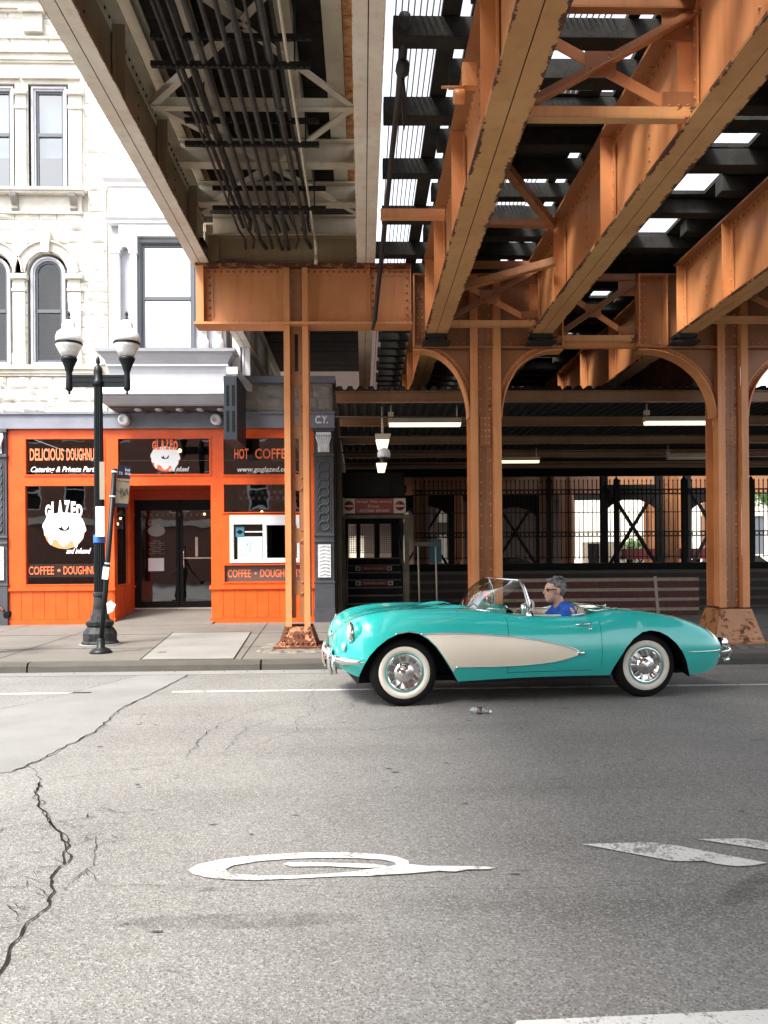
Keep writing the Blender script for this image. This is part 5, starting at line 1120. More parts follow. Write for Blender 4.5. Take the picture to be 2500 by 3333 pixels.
def tubelight(xa, xb, y, z, label, on=True):
    t = thing('tube_light', label, 'ceiling light', ((xa+xb)/2, y, z), 'tube lights under the canopy')
    mb = MB(); mb.prism([(y-.09, z), (y+.09, z), (y+.05, z+.09), (y-.05, z+.09)], xa, xb, 'x'); part('housing', mb, 'fixture', t)
    mb = MB(); mb.prism([(y-.085, z-.001), (y-.06, z-.055), (y+.06, z-.055), (y+.085, z-.001)], xa+.02, xb-.02, 'x'); part('diffuser', mb, 'tube_light' if on else 'fixture', t)
    mb = MB(); mb.tube([(xa+.05, y, z+.09), (xa+.05, y, 4.2)], .014, 6); mb.tube([(xb-.08, y, z+.09), (xb-.08, y, 4.2)], .014, 6); mb.box(xa+.0, xa+.1, y-.03, y+.03, 4.0, 4.08); part('hanger', mb, 'fixture', t)
tubelight(.52, 1.83, 14.5, 3.88, 'lit tube light left of the middle column, nearest the canopy edge')
tubelight(5.09, 6.5, 14.4, 3.88, 'lit tube light partly hidden by the right-hand column')
tubelight(3.2, 4.5, 20.2, 3.88, 'lit tube light deeper under the canopy, just right of the middle column')
tubelight(7.54, 8.9, 19.8, 3.90, 'unlit tube light deeper under the canopy by the right-hand column', False)
t = thing('flood_lamp', 'small lit lamp hanging on a rod left of the tube light', 'lamp', (.42, 14.6, 3.5))
mb = MB(); mb.tube([(.42, 14.6, 3.66), (.42, 14.6, 4.2)], .02, 6); part('rod', mb, 'fixture', t)
mb = MB(); mb.prism([(.29, 3.70), (.57, 3.70), (.54, 3.62), (.53, 3.6), (.31, 3.6), (.30, 3.62)], 14.5, 14.72, 'y'); part('hood', mb, 'fixture', t)
mb = MB(); mb.prism([(.30, 3.598), (.54, 3.598), (.50, 3.43), (.34, 3.43)], 14.52, 14.70, 'y'); part('lens', mb, 'tube_light', t)
t = thing('dome_camera', 'white dome security camera with a lit lamp just below it', 'security camera', (.44, 14.55, 3.2))
mb = MB(); mb.lathe((.44, 14.45, 0), [(.03, 3.44), (.10, 3.40), (.115, 3.34), (.115, 3.28), (.09, 3.27)], 20); part('housing', mb, 'white_paint', t)
mb = MB(); mb.sphere((.44, 14.45, 3.265), .085, 16, 8); part('dome', mb, 'black_gloss', t)
mb = MB(); mb.prism([(.31, 3.20), (.50, 3.20), (.46, 3.04), (.34, 3.04)], 14.7, 14.86, 'y'); part('lower_lamp', mb, 'tube_light', t)
# stairs with the no-entry sign
t = thing('station_stairs', 'dark station exit stairs behind the grey iron pillar, with a turnstile at the top', 'stairs', (.33, 18, .13))
mb = MB()
for k in range(8): mb.box(-.30, .98, 18.0+.28*k, 21.5, .13+.17*k, .13+.17*(k+1)-.0005*k)
part('steps', mb, 'station_dark', t)
mb = MB()
for k in range(8): mb.box(-.30, .98, 17.985+.28*k, 17.999+.28*k, .13+.17*(k+1)-.03, .13+.17*(k+1)+.003)
part('step_edges', mb, 'station_steel', t)
for k, z in ((4, .98), (6, 1.32)):
    zz = .13+.17*k+.03; y = 18.0+.28*k-.017
    mb = MB(); mb.box(.02, .64, y-.003, y, zz, zz+.10); part('step_sign', mb, 'sign_red', t)
    mb = MB(); mb.box(-.11, .01, y-.004, y, zz, zz+.10); mb.box(.65, .77, y-.004, y, zz, zz+.10); part('step_sign_end', mb, 'sign_cream', t)
    mb = text_mb('Stop! No entry', .10, .56, zz+.025, zz+.075, y-.005); part('step_sign_text', mb, 'sign_cream', t)
    mb = MB(); 
    for x in (-.05, .71): mb.lathe((x, y-.006, zz+.05), [(.035, 0), (.035, .001)], 14, 'y')
    part('step_sign_disc', mb, 'sign_red', t)
for x in (-.30, .98):
    mb = MB(); mb.tube([(x, 18.1, .3), (x, 18.1, 1.15), (x, 20.2, 2.4), (x, 21.2, 2.4)], .025, 8); part('handrail', mb, 'station_steel', t)
mb = MB(); mb.box(.99, 1.09, 18.0, 18.15, .13, 2.4); mb.box(-.36, 1.12, 17.95, 18.2, 2.36, 2.44); mb.box(-.40, -.33, 18.0, 18.15, .13, 2.4); part('portal_frame', mb, 'yellow_pier', t)
mb = MB(); mb.box(-.38, 1.05, 18.1, 21, 2.95, 3.10) ; mb.box(-.38, 1.0, 18.05, 18.1, 2.84, 3.35); mb.box(-.38, 1.02, 18.03, 18.049, 3.34, 3.38)
for k in range(6): mb.box(-.3+k*.25, -.285+k*.25, 18.04, 18.049, 2.86, 3.34)
part('header', mb, 'station_dark', t)
mb = MB()
for xa, xb in ((-.27, -.10), (.02, .36), (.52, .80)):
    x = xa
    while x <= xb+.001: mb.box(x-.006, x+.006, 21.0, 21.01, 1.6, 2.35); x += .055
    for q in range(13): mb.box(xa, xb, 21.0, 21.01, 1.62+q*.055, 1.632+q*.055)
mb.box(-.38, 1.0, 21.0, 21.04, 2.36, 2.95)
for xa, xb in ((-.38, -.29), (-.09, .01), (.37, .51), (.81, 1.0)): mb.box(xa, xb, 21.0, 21.04, 1.49, 2.359)
part('turnstile_screen', mb, 'near_black', t)
t = thing('no_entry_sign', 'dark red and cream board reading Stop! No entry Enter across street above the stairs', 'sign', (.33, 18.0, 2.6))
mb = MB(); mb.box(-.10, .75, 17.98, 18.02, 2.47, 2.80); part('red_board', mb, 'sign_red', t)
mb = MB(); mb.box(-.36, -.105, 17.975, 18.02, 2.47, 2.80); mb.box(.755, 1.02, 17.975, 18.02, 2.47, 2.80); part('cream_panel', mb, 'sign_cream', t)
mb = text_mb('Stop! No entry', -.07, .72, 2.685, 2.765, 17.972); text_mb('Enter', .19, .45, 2.60, 2.66, 17.972, mb=mb); text_mb('across street', -.0, .66, 2.50, 2.565, 17.972, mb=mb); part('sign_text', mb, 'sign_cream', t)
mb = MB()
for x in (-.23, .89): mb.lathe((x, 17.968, 2.635), [(.105, 0), (.105, .006)], 24, 'y')
part('red_disc', mb, 'sign_red', t)
mb = MB()
for x in (-.23, .89): mb.box(x-.095, x+.095, 17.962, 17.967, 2.615, 2.65)
part('white_bar', mb, 'sign_cream', t)
t = thing('ochre_pier', 'narrow ochre pier at the edge of the dark stairway beside the iron pillar', 'pier', (-.45, 17.8, .13)); mb = MB(); mb.box(-.49, -.40, 17.6, 17.9, .13, 4.1); part('shaft', mb, 'yellow_pier', t); mb = MB(); mb.box(-.497, -.39, 17.59, 17.92, .13, .3); part('base', mb, 'station_dark', t)
# small free-standing gate frame
t = thing('barrier_frame', 'thin tan two-legged barrier standing right of the exit stairs', 'barrier', (1.45, 17.5, .13))
for x in (1.28, 1.66): mb = MB(); mb.tube([(x, 17.5, .13), (x-.03, 17.5, 1.72)], .018, 8); part('leg', mb, 'plastic_pole', t)
mb = MB(); mb.box(1.18, 1.72, 17.48, 17.52, 1.73, 1.82); part('top_bar', mb, 'station_steel', t)
mb = MB(); mb.box(1.75, 2.05, 20.35, 20.38, 1.35, 1.95); mb.box(1.79, 2.01, 20.34, 20.349, 1.62, 1.64); mb.box(1.79, 2.01, 20.34, 20.349, 1.5, 1.51); solo('notice_board', mb, 'paper_teal', 'small dark teal notice board on the fence right of the stairs', 'notice board')
# striped masonry
def striped(name, x0, x1, y0, y1, z0, z1, label, tan='block_tan', red='brick_red'):
    t = thing(name, label, 'wall', ((x0+x1)/2, y0, z0)); a = MB(); b_ = MB(); z = z1; k = 0
    while z > z0+.01:
        if k % 2 == 0:
            zz = max(z0, z-.07); x = x0
            while x < x1: b_.box(x+.003, min(x+.36, x1)-.003, y0-.006, y1, zz+.0005, z-.0005); x += .36
        else: zz = max(z0, z-.154); a.box(x0+.002, x1-.002, y0, y1-.002, zz, z)
        z = zz; k += 1
    part('brick_course', a, red, t); part('block_course', b_, tan, t); return t
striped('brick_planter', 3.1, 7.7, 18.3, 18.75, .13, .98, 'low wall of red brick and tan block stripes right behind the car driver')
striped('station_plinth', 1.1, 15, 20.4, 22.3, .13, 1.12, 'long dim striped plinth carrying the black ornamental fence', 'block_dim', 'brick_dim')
mb = MB(); mb.box(1.1, 15, 21.2, 22.4, 1.121, 1.30); solo('plinth_ledge', mb, 'station_dark', 'dark ledge under the foot of the ornamental fence', 'ledge')
mb = MB(); mb.box(6.55, 6.65, 17.2, 17.215, .18, 1.05); mb.v = [(x+(z-.18)*-.13, y, z) for x, y, z in mb.v]; mb.v = [((x-6.5)*.62+6.3, y, z) for x, y, z in mb.v]; solo('leaning_marker', mb, 'plastic_pole', 'thin pale marker post leaning in front of the striped wall', 'post')
# ornamental fence
def fence(x0, x1, label):
    t = thing('ornamental_fence', label, 'fence', (x0, 22, 1.3), 'black ornamental fence panels')
    mb = MB(); x = x0+.10
    while x < x1-.04:
        mb.box(x-.010, x+.010, 21.99, 22.01, 1.40, 3.50); mb.lathe((x, 22, 3.5), [(.012, 0), (.022, .03), (.0, .10)], 6); x += .122
    part('pickets', mb, 'fence_black', t)
    for z in (1.46, 2.02, 2.15, 2.68, 3.17, 3.30): mb = MB(); mb.box(x0, x1, 21.98, 22.02, z-.012, z+.012); part('rail', mb, 'fence_black', t)
    mb = MB(); x = x0+.161
    while x < x1-.08:
        for z in (2.085, 3.235): mb.tube([(x+.050*math.cos(2*PI*k/12), 22, z+.050*math.sin(2*PI*k/12)) for k in range(12)], .009, 5, closed=True)
        x += .122
    part('rings', mb, 'fence_black', t)
    mb = MB(); mb.box(x1-.06, x1+.06, 21.93, 22.07, 1.30, 3.55); mb.lathe((x1, 22, 3.55), [(.09, 0), (.05, .04), (.0, .12)], 4); part('post', mb, 'fence_black', t)
for x, lb in ((1.42, 'black ornamental fence panel just right of the exit stairs'), (3.28, 'black ornamental fence panel behind the middle column'), (5.14, 'black ornamental fence panel against the bright gap'), (7.0, 'black ornamental fence panel right of the bright gap, over crossed girders'), (8.86, 'black ornamental fence panel against the green trees'), (10.72, 'black ornamental fence panel right of the last column')): fence(x, x+1.86, lb)
# structure beyond the fence
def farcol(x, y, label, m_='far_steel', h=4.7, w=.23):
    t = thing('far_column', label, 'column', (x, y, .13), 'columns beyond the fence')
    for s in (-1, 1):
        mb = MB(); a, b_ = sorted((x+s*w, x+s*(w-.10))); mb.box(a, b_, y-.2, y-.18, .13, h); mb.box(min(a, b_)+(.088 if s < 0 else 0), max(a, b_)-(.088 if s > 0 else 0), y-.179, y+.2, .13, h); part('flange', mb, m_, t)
    mb = MB(); mb.box(x-w+.10, x+w-.10, y-.06, y-.04, .13, h); part('web', mb, 'orange_shaded', t)
    mb = MB()
    for dx in (-.07, .07): rivet_line(mb, (x+dx, y-.06, .4), (x+dx, y-.06, h-.1), (0, -1, 0), .2, .02)
    part('rivets', mb, m_, t)
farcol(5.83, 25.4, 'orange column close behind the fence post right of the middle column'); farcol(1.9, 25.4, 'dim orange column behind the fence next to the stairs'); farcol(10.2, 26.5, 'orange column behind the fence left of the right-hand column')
farcol(9.0, 35, 'brown column standing left of the bright gap', 'orange_shaded', 5.4); farcol(13.4, 34, 'brown column seen between the crossed girders and the green', 'orange_shaded', 5.4, .27); farcol(4.2, 35, 'brown column far behind the fence left of the bright gap', 'orange_shaded', 5.4)
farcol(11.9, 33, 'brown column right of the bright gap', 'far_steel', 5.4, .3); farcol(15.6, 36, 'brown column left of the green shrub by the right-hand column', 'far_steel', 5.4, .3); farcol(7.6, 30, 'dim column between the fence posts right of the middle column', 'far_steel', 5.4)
# crossed bent at the back
def bent(x, y, w, label):
    t = thing('crossed_bent', label, 'steel frame', (x, y, .13))
    for s in (-1, 1): mb = MB(); mb.box(x+s*w-.12, x+s*w+.12, y-.1, y+.1, .13, 5); part('post', mb, 'station_dark', t)
    for s in (-1, 1): mb = MB(); mb.bar((x-s*w, y-.12+.1*s, .9), (x+s*w, y-.12+.1*s, 4.0), .10, .12, (0, -1, 0)); part('diagonal', mb, 'station_dark', t)
    n_ = 12; mb = MB(); arc = [(x-w+2*w*k/n_, 2.95+.55*math.sin(PI*k/n_)**.6) for k in range(n_+1)]
    mb.prism(arc+[(x+w, 4.0), (x-w, 4.0)], y-.05, y+.05, 'y'); part('arched_head', mb, 'station_dark', t)
bent(9.6, 28.5, .98, 'dark crossed steel bent outlined by the bright street beyond'); bent(6.3, 33, 1.0, 'dark crossed bent left of the bright gap'); bent(2.6, 32, 1.0, 'dark crossed bent behind the stairs and the middle column'); bent(13.1, 30, .9, 'dark crossed bent against the green, left of the right-hand column')
for y in (24.4, 31):
    zl = 4.15 if y < 30 else 3.9; mb = MB(); mb.box(-.3, 18, y, y+.02, zl, 4.9); mb.box(-.3, 18, y-.15, y+.15, zl-.03, zl-.001); solo('cross_girder', mb, 'far_steel', 'brown cross girder over the fence at %s' % ('the back of the canopy' if y < 30 else 'the far end of the tracks'), 'girder')
mb = MB(); mb.box(-1, 18, 39.0, 39.3, 4.2, 6.3); solo('end_girder', mb, 'station_dark', 'dark deep girder closing the far end of the track bay', 'girder')
# buildings beyond
t = thing('dim_building', 'dim brown wall with pale windows beyond the left part of the fence', 'building', (2, 40, 0)); wh = [(-5+2.2*i, -4.2+2.2*i, 1.2, 2.6) for i in range(6)]+[(-5+2.2*i, -4.2+2.2*i, 3.2, 4.6) for i in range(6)]
mb = MB(); cells(mb, -12, 10.4, 0, 13, 40, 40.3, wh); part('wall', mb, 'brick_dark', t)
for a, b_, c, d in wh: mb = MB(); mb.box(a, b_, 40.1, 40.15, c, d); mb.box(a+.36, a+.42, 40.05, 40.09, c, d); part('window', mb, 'fixture', t)
t = thing('cream_building', 'bright cream building at the far end seen through the fence', 'building', (18, 52, 0)); mb = MB(); cells(mb, 11.5, 40, 0, 8, 52, 52.4, [(19+3*i, 20.2+3*i, 1.5, 4) for i in range(6)]); part('wall', mb, 'cream_wall', t)
for i in range(6): mb = MB(); mb.box(19+3*i, 20.2+3*i, 52.1, 52.15, 1.5, 4); part('window', mb, 'sash_grey', t)
mb = MB(); mb.box(11.5, 40, 51.9, 52.4, 8.01, 8.3); part('parapet', mb, 'bay_white', t)
t = thing('garage_block', 'low tan block with a dark doorway in the bright gap', 'building', (14, 46, 0)); mb = MB(); mb.box(13.2, 16.5, 46, 48, 0, 2.3); part('wall', mb, 'block_tan', t); mb = MB(); mb.box(13.0, 13.6, 45.9, 45.99, 0, 2.2); part('doorway', mb, 'station_dark', t)
mb = MB(); mb.box(12.0, 12.35, 47, 47.3, 0, 5.0); mb.box(11.9, 12.45, 46.9, 47.4, 5.0, 5.2); solo('yellow_post', mb, 'cream_wall', 'pale square post at the left of the bright gap', 'post')
t = thing('red_machine', 'red machine and red bench behind the fence near the right-hand column', 'machine', (11.4, 30, .13)); mb = MB(); mb.box(11.5, 11.9, 30, 30.5, 1.5, 3.0); mb.box(10.0, 13.2, 30.6, 30.9, 1.35, 1.75); part('red_body', mb, 'machine_red', t); mb = MB(); mb.box(10.2, 10.35, 30.6, 30.9, .13, 1.35); mb.box(12.8, 12.95, 30.6, 30.9, .13, 1.35); part('support', mb, 'station_dark', t); mb = MB(); mb.box(11.55, 11.85, 29.97, 29.995, 2.2, 2.6); part('panel', mb, 'paper_white', t)
# trees and hedge
def tree(name, x, y, h, r, label, seed, n=2600, trunk=.16, flat_=1.0, leaf=.11):
    rnd = random.Random(seed); t = thing(name, label, 'tree', (x, y, 0), 'trees beyond the fence'); zc = h-r*flat_
    mb = MB(); mb.tube([(x, y, 0), (x+.05, y, h*.3), (x-.05, y, zc), (x, y, zc+r*.5)], [trunk, trunk*.8, trunk*.5, trunk*.15], 8)
    cl = []
    for k in range(9):
        a = rnd.uniform(0, 2*PI); e = rnd.uniform(-.3, 1); p = Vector((x+r*.7*math.cos(a)*math.cos(e), y+r*.7*math.sin(a)*math.cos(e), zc+r*flat_*.75*math.sin(e))); cl.append((p, r*rnd.uniform(.28, .5)))
        mb.tube([(x, y, zc-r*.3), (x*.5+p.x*.5, y*.5+p.y*.5, zc*.5+p.z*.5), tuple(p)], [trunk*.4, trunk*.25, .02], 6)
    part('trunk', mb, 'bark', t); mb = MB()
    for k in range(n):
        c, q = cl[rnd.randrange(len(cl))]; d = Vector((rnd.gauss(0, 1), rnd.gauss(0, 1), rnd.gauss(0, 1))).normalized()*q*rnd.uniform(.3, 1.05)**.6; p = c+d
        u = Vector((rnd.gauss(0, 1), rnd.gauss(0, 1), rnd.gauss(0, 1))).normalized(); w = u.orthogonal().normalized(); s = leaf*rnd.uniform(.6, 1.3)
        mb.add([p-u*s, p+w*s*.5, p+u*s, p-w*s*.5], [(0, 1, 2, 3)])
    part('crown', mb, 'leaf', t, fix=False)
tree('street_tree', 17.6, 38, 7.5, 2.6, 'green tree beyond the fence left of the right-hand column', 1); tree('street_tree', 22, 42, 7, 2.6, 'green tree beyond the fence right of the right-hand column', 2)
tree('shrub', 14.6, 42, 2.6, 1.2, 'low green shrub behind the crossed steel bent', 3, 1200, .06); tree('shrub', 20.3, 36, 3.2, 1.3, 'green shrub glimpsed at the right edge through the fence', 4, 1200, .06)
# parked cars far behind
def farcar(x, y, z, label):
    t = thing('parked_car', label, 'car', (x, y, z), 'dark cars beyond the fence')
    mb = MB(); mb.prism([(x-2.1, z+.25), (x-2.15, z+.62), (x-1.3, z+.78), (x+1.6, z+.82), (x+2.1, z+.7), (x+2.15, z+.3)], y-.85, y+.85, 'y'); part('body', mb, 'near_black', t, bevel=.05)
    mb = MB(); mb.prism([(x-1.15, z+.78), (x-.55, z+1.3), (x+.9, z+1.32), (x+1.6, z+.82)], y-.7, y+.7, 'y'); part('cabin', mb, 'black_gloss', t, bevel=.05)
    for dx in (-1.35, 1.35):
        for dy in (-.8, .62): mb = MB(); mb.lathe((x+dx, y+dy, z+.32), [(.2, 0), (.32, .02), (.32, .16), (.2, .18)], 18, 'y'); part('wheel', mb, 'tyre', t)
    for dx in (-2.14,): 
        for dy in (-.6, .45): mb = MB(); mb.box(x+dx-.02, x+dx+.02, y+dy, y+dy+.18, z+.5, z+.6); part('headlight', mb, 'headlamp', t)
farcar(6.6, 37.5, .13, 'dark parked car low behind the fence right of the middle column'); farcar(14.2, 31, .13, 'dark parked car low behind the fence near the right-hand column')
# ================================================================== STREET FURNITURE
LX, LY = -4.18, 13.2
t = thing('street_lamp', 'black fluted twin-globe street lamp with a worn base on the pavement', 'street lamp', (LX, LY, .13))
mb = MB(); N = 24; rows = []
for z, r_ in ((.98, .082), (2.6, .070), (4.28, .060)): rows.append([(LX+r_*(1+(.10 if k % 2 else -.06))*math.cos(2*PI*k/32), LY+r_*(1+(.10 if k % 2 else -.06))*math.sin(2*PI*k/32), z) for k in range(33)])
mb.grid(rows, False); mb.lathe((LX, LY, 0), [(.075, 4.28), (.088, 4.30), (.085, 4.36), (.065, 4.38), (.07, 4.5), (.06, 4.58), (.02, 4.62), (.035, 4.66), (.03, 4.72), (.0, 4.78)], 20); part('pole', mb, 'lamp_black', t)
mb = MB(); mb.lathe((LX, LY, 0), [(.29, .13), (.29, .17), (.26, .20), (.262, .32), (.225, .38), (.19, .42), (.215, .45), (.22, .50), (.155, .54), (.11, .70), (.095, .90), (.11, .92), (.108, .96), (.075, .98)], 16, sharp=True); part('base', mb, 'lamp_base', t)
mb = MB(); mb.lathe((LX, LY, 0), [(.33, .128), (.32, .15), (.28, .15)], 24); part('footing_ring', mb, 'pale_concrete', t)
for s in (-1, 1):
    x = LX+s*.46
    mb = MB()
    for z in (4.28, 4.36, 4.44): mb.bar((LX+s*.05, LY, z), (x, LY, z), .03, .035)
    mb.box(min(LX, x), max(LX, x), LY-.008, LY+.008, 4.27, 4.45); part('arm', mb, 'lamp_black', t)
    mb = MB(); mb.lathe((x, LY, 0), [(.0, 4.14), (.022, 4.16), (.012, 4.19), (.05, 4.22), (.055, 4.27), (.048, 4.42), (.045, 4.49), (.06, 4.53), (.07, 4.57), (.105, 4.66), (.125, 4.69), (.13, 4.73), (.11, 4.74)], 20); part('cup', mb, 'lamp_black', t)
    mb = MB(); mb.lathe((x, LY, 0), [(.115, 4.745), (.15, 4.82), (.19, 4.90), (.205, 4.94)], 28); g = part('lower_globe', mb, 'globe_clear', t)
    mb = MB(); mb.lathe((x, LY, 0), [(.207, 4.94), (.213, 4.948), (.213, 4.972), (.207, 4.98)], 28); part('band', mb, 'lamp_black', t)
    mb = MB(); mb.lathe((x, LY, 0), [(.205, 4.98), (.205, 5.05), (.18, 5.13), (.12, 5.18), (.10, 5.21), (.105, 5.26), (.09, 5.31), (.05, 5.34), (.0, 5.35)], 28); part('upper_globe', mb, 'globe', t)
    mb = MB(); mb.lathe((x, LY, 0), [(.03, 5.34), (.035, 5.37), (.015, 5.385), (.03, 5.43), (.02, 5.46), (.0, 5.49)], 12); part('finial', mb, 'lamp_black', t)
mb = MB(); mb.box(LX-.02, LX+.12, LY-.12, LY-.11, 1.86, 2.34); mb.v = [(x, y, z) for x, y, z in mb.v]; solo('taped_flyer', mb, 'paper_white', 'long white paper taped round the lamp pole', 'flyer')
mb = MB(); mb.lathe((LX, LY, 0), [(.09, 1.76), (.092, 1.77), (.092, 1.88), (.09, 1.89)], 20); solo('blue_tape', mb, 'tape_blue', 'blue tape band round the lamp pole', 'tape')
mb = MB(); mb.box(LX+.05, LX+.13, LY-.13, LY-.12, 2.45, 3.05); pl = solo('pole_notice', mb, 'sign_cream', 'narrow yellow notice strip on the right of the lamp pole', 'notice')
# leaning bus stop
b0 = Vector((-3.79, 12.0, .13)); top = Vector((-3.57, 12.0, 2.82))
t = thing('bus_stop_sign', 'black bus stop post leaning to the right with a blue and cream route board', 'bus stop', tuple(b0))
mb = MB(); mb.tube([b0+Vector((0, 0, .1)), b0.lerp(top, .35), top], .037, 12); part('post', mb, 'lamp_black', t)
mb = MB(); mb.lathe(tuple(b0), [(.16, 0), (.16, .02), (.12, .06), (.06, .085), (.055, .2), (.04, .22)], 20); part('foot', mb, 'lamp_black', t)
u = (top-b0).normalized(); rt = Vector((.86, .50, -.03)).normalized()
def brd(d0, d1, w, off, th=.0):
    o = b0+u*d0+rt*.04; a = b0+u*d1+rt*.04; nv = rt.cross(u).normalized()*off
    mb = MB(); vs = [o+nv, o+rt*w+nv, a+rt*w+nv, a+nv]; nn = rt.cross(u).normalized()*.006; mb.add([*vs, *[v+nn for v in vs]], [(0, 1, 2, 3), (7, 6, 5, 4), (0, 4, 5, 1), (1, 5, 6, 2), (2, 6, 7, 3), (3, 7, 4, 0)]); return mb
Ls = (top-b0).length
nsgn = -1 if rt.cross(u).y > 0 else 1
p1 = part('route_board', brd(Ls-.50, Ls-.14, .19, 0), 'sign_cream', t); part('blue_header', brd(Ls-.138, Ls+.06, .19, 0), 'sign_navy', t); part('blue_footer', brd(Ls-.555, Ls-.502, .19, 0), 'sign_navy', t)
def txt_on(body, a0, a1, d0, d1, mat, par):
    m2 = text_mb(body, a0, a1, d0, d1, 0); nv = rt.cross(u).normalized()*nsgn*.009; m2.v = [tuple(b0+rt*(.04+x)+u*z+nv) for x, y, z in m2.v]; part('board_text', m2, mat, par)
txt_on('bus', .11, .18, Ls-.025, Ls+.025, 'white_letter', p1); txt_on('stop', .11, .19, Ls-.09, Ls-.04, 'white_letter', p1); txt_on('73', .02, .07, Ls-.08, Ls-.04, 'white_letter', p1); txt_on('Armitage', .02, .19, Ls-.195, Ls-.16, 'near_black', p1)
mb = MB(); rr_ = random.Random(9); nv = rt.cross(u).normalized()*nsgn*.012
pts = [b0+u*(Ls-.32)+rt*.05+nv]
for k in range(8): pts.append(b0+u*(Ls-.32+rr_.uniform(-.06, .06))+rt*(.05+.02*(k+1))+nv)
mb.tube(pts, .004, 4); pp = [b0+u*(Ls-.28)+rt*.10+nv, b0+u*(Ls-.42)+rt*.12+nv, b0+u*(Ls-.36)+rt*.18+nv]; mb.tube(pp, .004, 4); part('route_map', mb, 'near_black', t)
mb = MB()
for d in (Ls-.06, Ls-.42): mb.tube([b0+u*d, b0+u*(d+.025)], .043, 12)
mb.tube([b0+u*1.30, b0+u*1.32], .041, 12); part('clamp', mb, 'paper_white', t)
mb = MB(); mb.bar(b0+u*1.08+Vector((-.01, -.045, 0)), b0+u*1.26+Vector((.0, -.05, 0)), .09, .006, (0, -1, 0)); solo('torn_paper', mb, 'paper_white', 'torn white paper stuck on the leaning bus stop post', 'paper')
mb = MB(); mb.add([(-3.69, 11.95, .86), (-3.62, 11.93, .90), (-3.55, 11.94, .84), (-3.60, 11.96, .74), (-3.68, 11.97, .70)], [(0, 1, 2, 3, 4)]); solo('paper_scrap', mb, 'paper_white', 'small loose paper scrap low on the leaning post', 'paper')
# litter bottle on the road
mb = MB(); mb.tube([(1.03, 7.7, .03), (1.06, 7.70, .034), (1.16, 7.69, .032), (1.19, 7.69, .02), (1.215, 7.69, .018)], [.02, .032, .030, .014, .014], 12); t = thing('plastic_bottle', 'crushed clear plastic bottle lying on the road under the car', 'bottle', (1.1, 7.7, .0)); part('bottle_body', mb, 'clear_plastic', t)
mb = MB(); mb.tube([(1.10, 7.70, .034), (1.145, 7.695, .033)], .0335, 12); part('bottle_label', mb, 'machine_red', t); mb = MB(); mb.tube([(1.215, 7.69, .018), (1.235, 7.69, .018)], .015, 10); part('bottle_cap', mb, 'white_paint', t)
# ================================================================== THE TURQUOISE CONVERTIBLE
from bisect import bisect_right
CO = Vector((.328, 8.902, 0)); CR = R(7.678)
car = thing('convertible_car', 'turquoise vintage two-seat convertible with cream side coves and whitewall tyres, driving left', 'car', tuple(CO), rz=CR)
def interp(tab, x):
    if x <= tab[0][0]: return tab[0][1]
    if x >= tab[-1][0]: return tab[-1][1]
    for i in range(len(tab)-1):
        if x <= tab[i+1][0]: break
    x0, y0 = tab[i]; x1, y1 = tab[i+1]
    def sl(k):
        if k <= 0 or k >= len(tab)-1: 
            k0 = max(0, k-1); k1 = min(len(tab)-1, k+1)
            return (tab[k1][1]-tab[k0][1])/(tab[k1][0]-tab[k0][0])
        return (tab[k+1][1]-tab[k-1][1])/(tab[k+1][0]-tab[k-1][0])
    h = x1-x0; t_ = (x-x0)/h; m0, m1 = sl(i)*h, sl(i+1)*h
    return (2*t_**3-3*t_**2+1)*y0+(t_**3-2*t_**2+t_)*m0+(-2*t_**3+3*t_**2)*y1+(t_**3-t_**2)*m1
T_ = [(-.72, .64), (-.68, .72), (-.60, .81), (-.50, .865), (-.35, .915), (-.15, .950), (.1, .965), (.4, .965), (.7, .95), (1.0, .915), (1.3, .880), (1.6, .868), (1.95, .868), (2.10, .90), (2.3, .925), (2.5, .912), (2.75, .88), (2.95, .842), (3.14, .79), (3.32, .725), (3.46, .645), (3.57, .565), (3.65, .49), (3.70, .45)]
ZC = [(-.72, .60), (-.66, .66), (-.55, .74), (-.4, .81), (-.15, .88), (.2, .925), (.6, .945), (.9, .955), (1.3, .94), (1.9, .90), (2.3, .915), (2.6, .90), (2.9, .855), (3.1, .80), (3.3, .71), (3.5, .60), (3.62, .50), (3.70, .45)]
ZB = [(-.72, .42), (-.62, .36), (-.50, .31), (-.3, .27), (.2, .235), (.6, .225), (1.5, .232), (2.2, .245), (2.9, .26), (3.05, .225), (3.2, .235), (3.38, .265), (3.52, .325), (3.64, .385), (3.70, .42)]
YC = [(-.72, .66), (-.3, .70), (.3, .69), (1.0, .73), (1.5, .76), (2.0, .75), (2.4, .70), (3.0, .68), (3.51, .66)]
FA = [(-.475, .0), (-.47, .20), (-.455, .32), (-.42, .42), (-.36, .52), (-.28, .61), (-.18, .685), (-.08, .728), (.04, .745), (.14, .728), (.23, .675), (.31, .595), (.38, .495), (.44, .40), (.50, .31), (.555, .22), (.57, 0)]
RA = [(2.165, .0), (2.175, .22), (2.20, .33), (2.25, .43), (2.32, .54), (2.41, .635), (2.51, .692), (2.61, .71), (2.71, .692), (2.80, .645), (2.88, .575), (2.95, .485), (3.01, .38), (3.06, .27), (3.085, .20), (3.09, 0)]
def W(s):
    if s < .1: t_ = min(1, (.1-s)/.8201); return .885*(1-t_**4.2)**(1/2.2)
    if s > 2.5: t_ = min(1, (s-2.5)/1.2001); return .875*(1-t_**5.5)**(1/2.0)
    return .885-.02*math.sin(PI*(s-.1)/2.4)
def lin(tab, x):
    for (a, b_), (c, d) in zip(tab, tab[1:]):
        if a <= x <= c: return b_+(d-b_)*(x-a)/(c-a)
    return 0
def arch(s): return max(lin(FA, s) if -.475 <= s <= .57 else 0, lin(RA, s) if 2.165 <= s <= 3.09 else 0)
ZM = .50
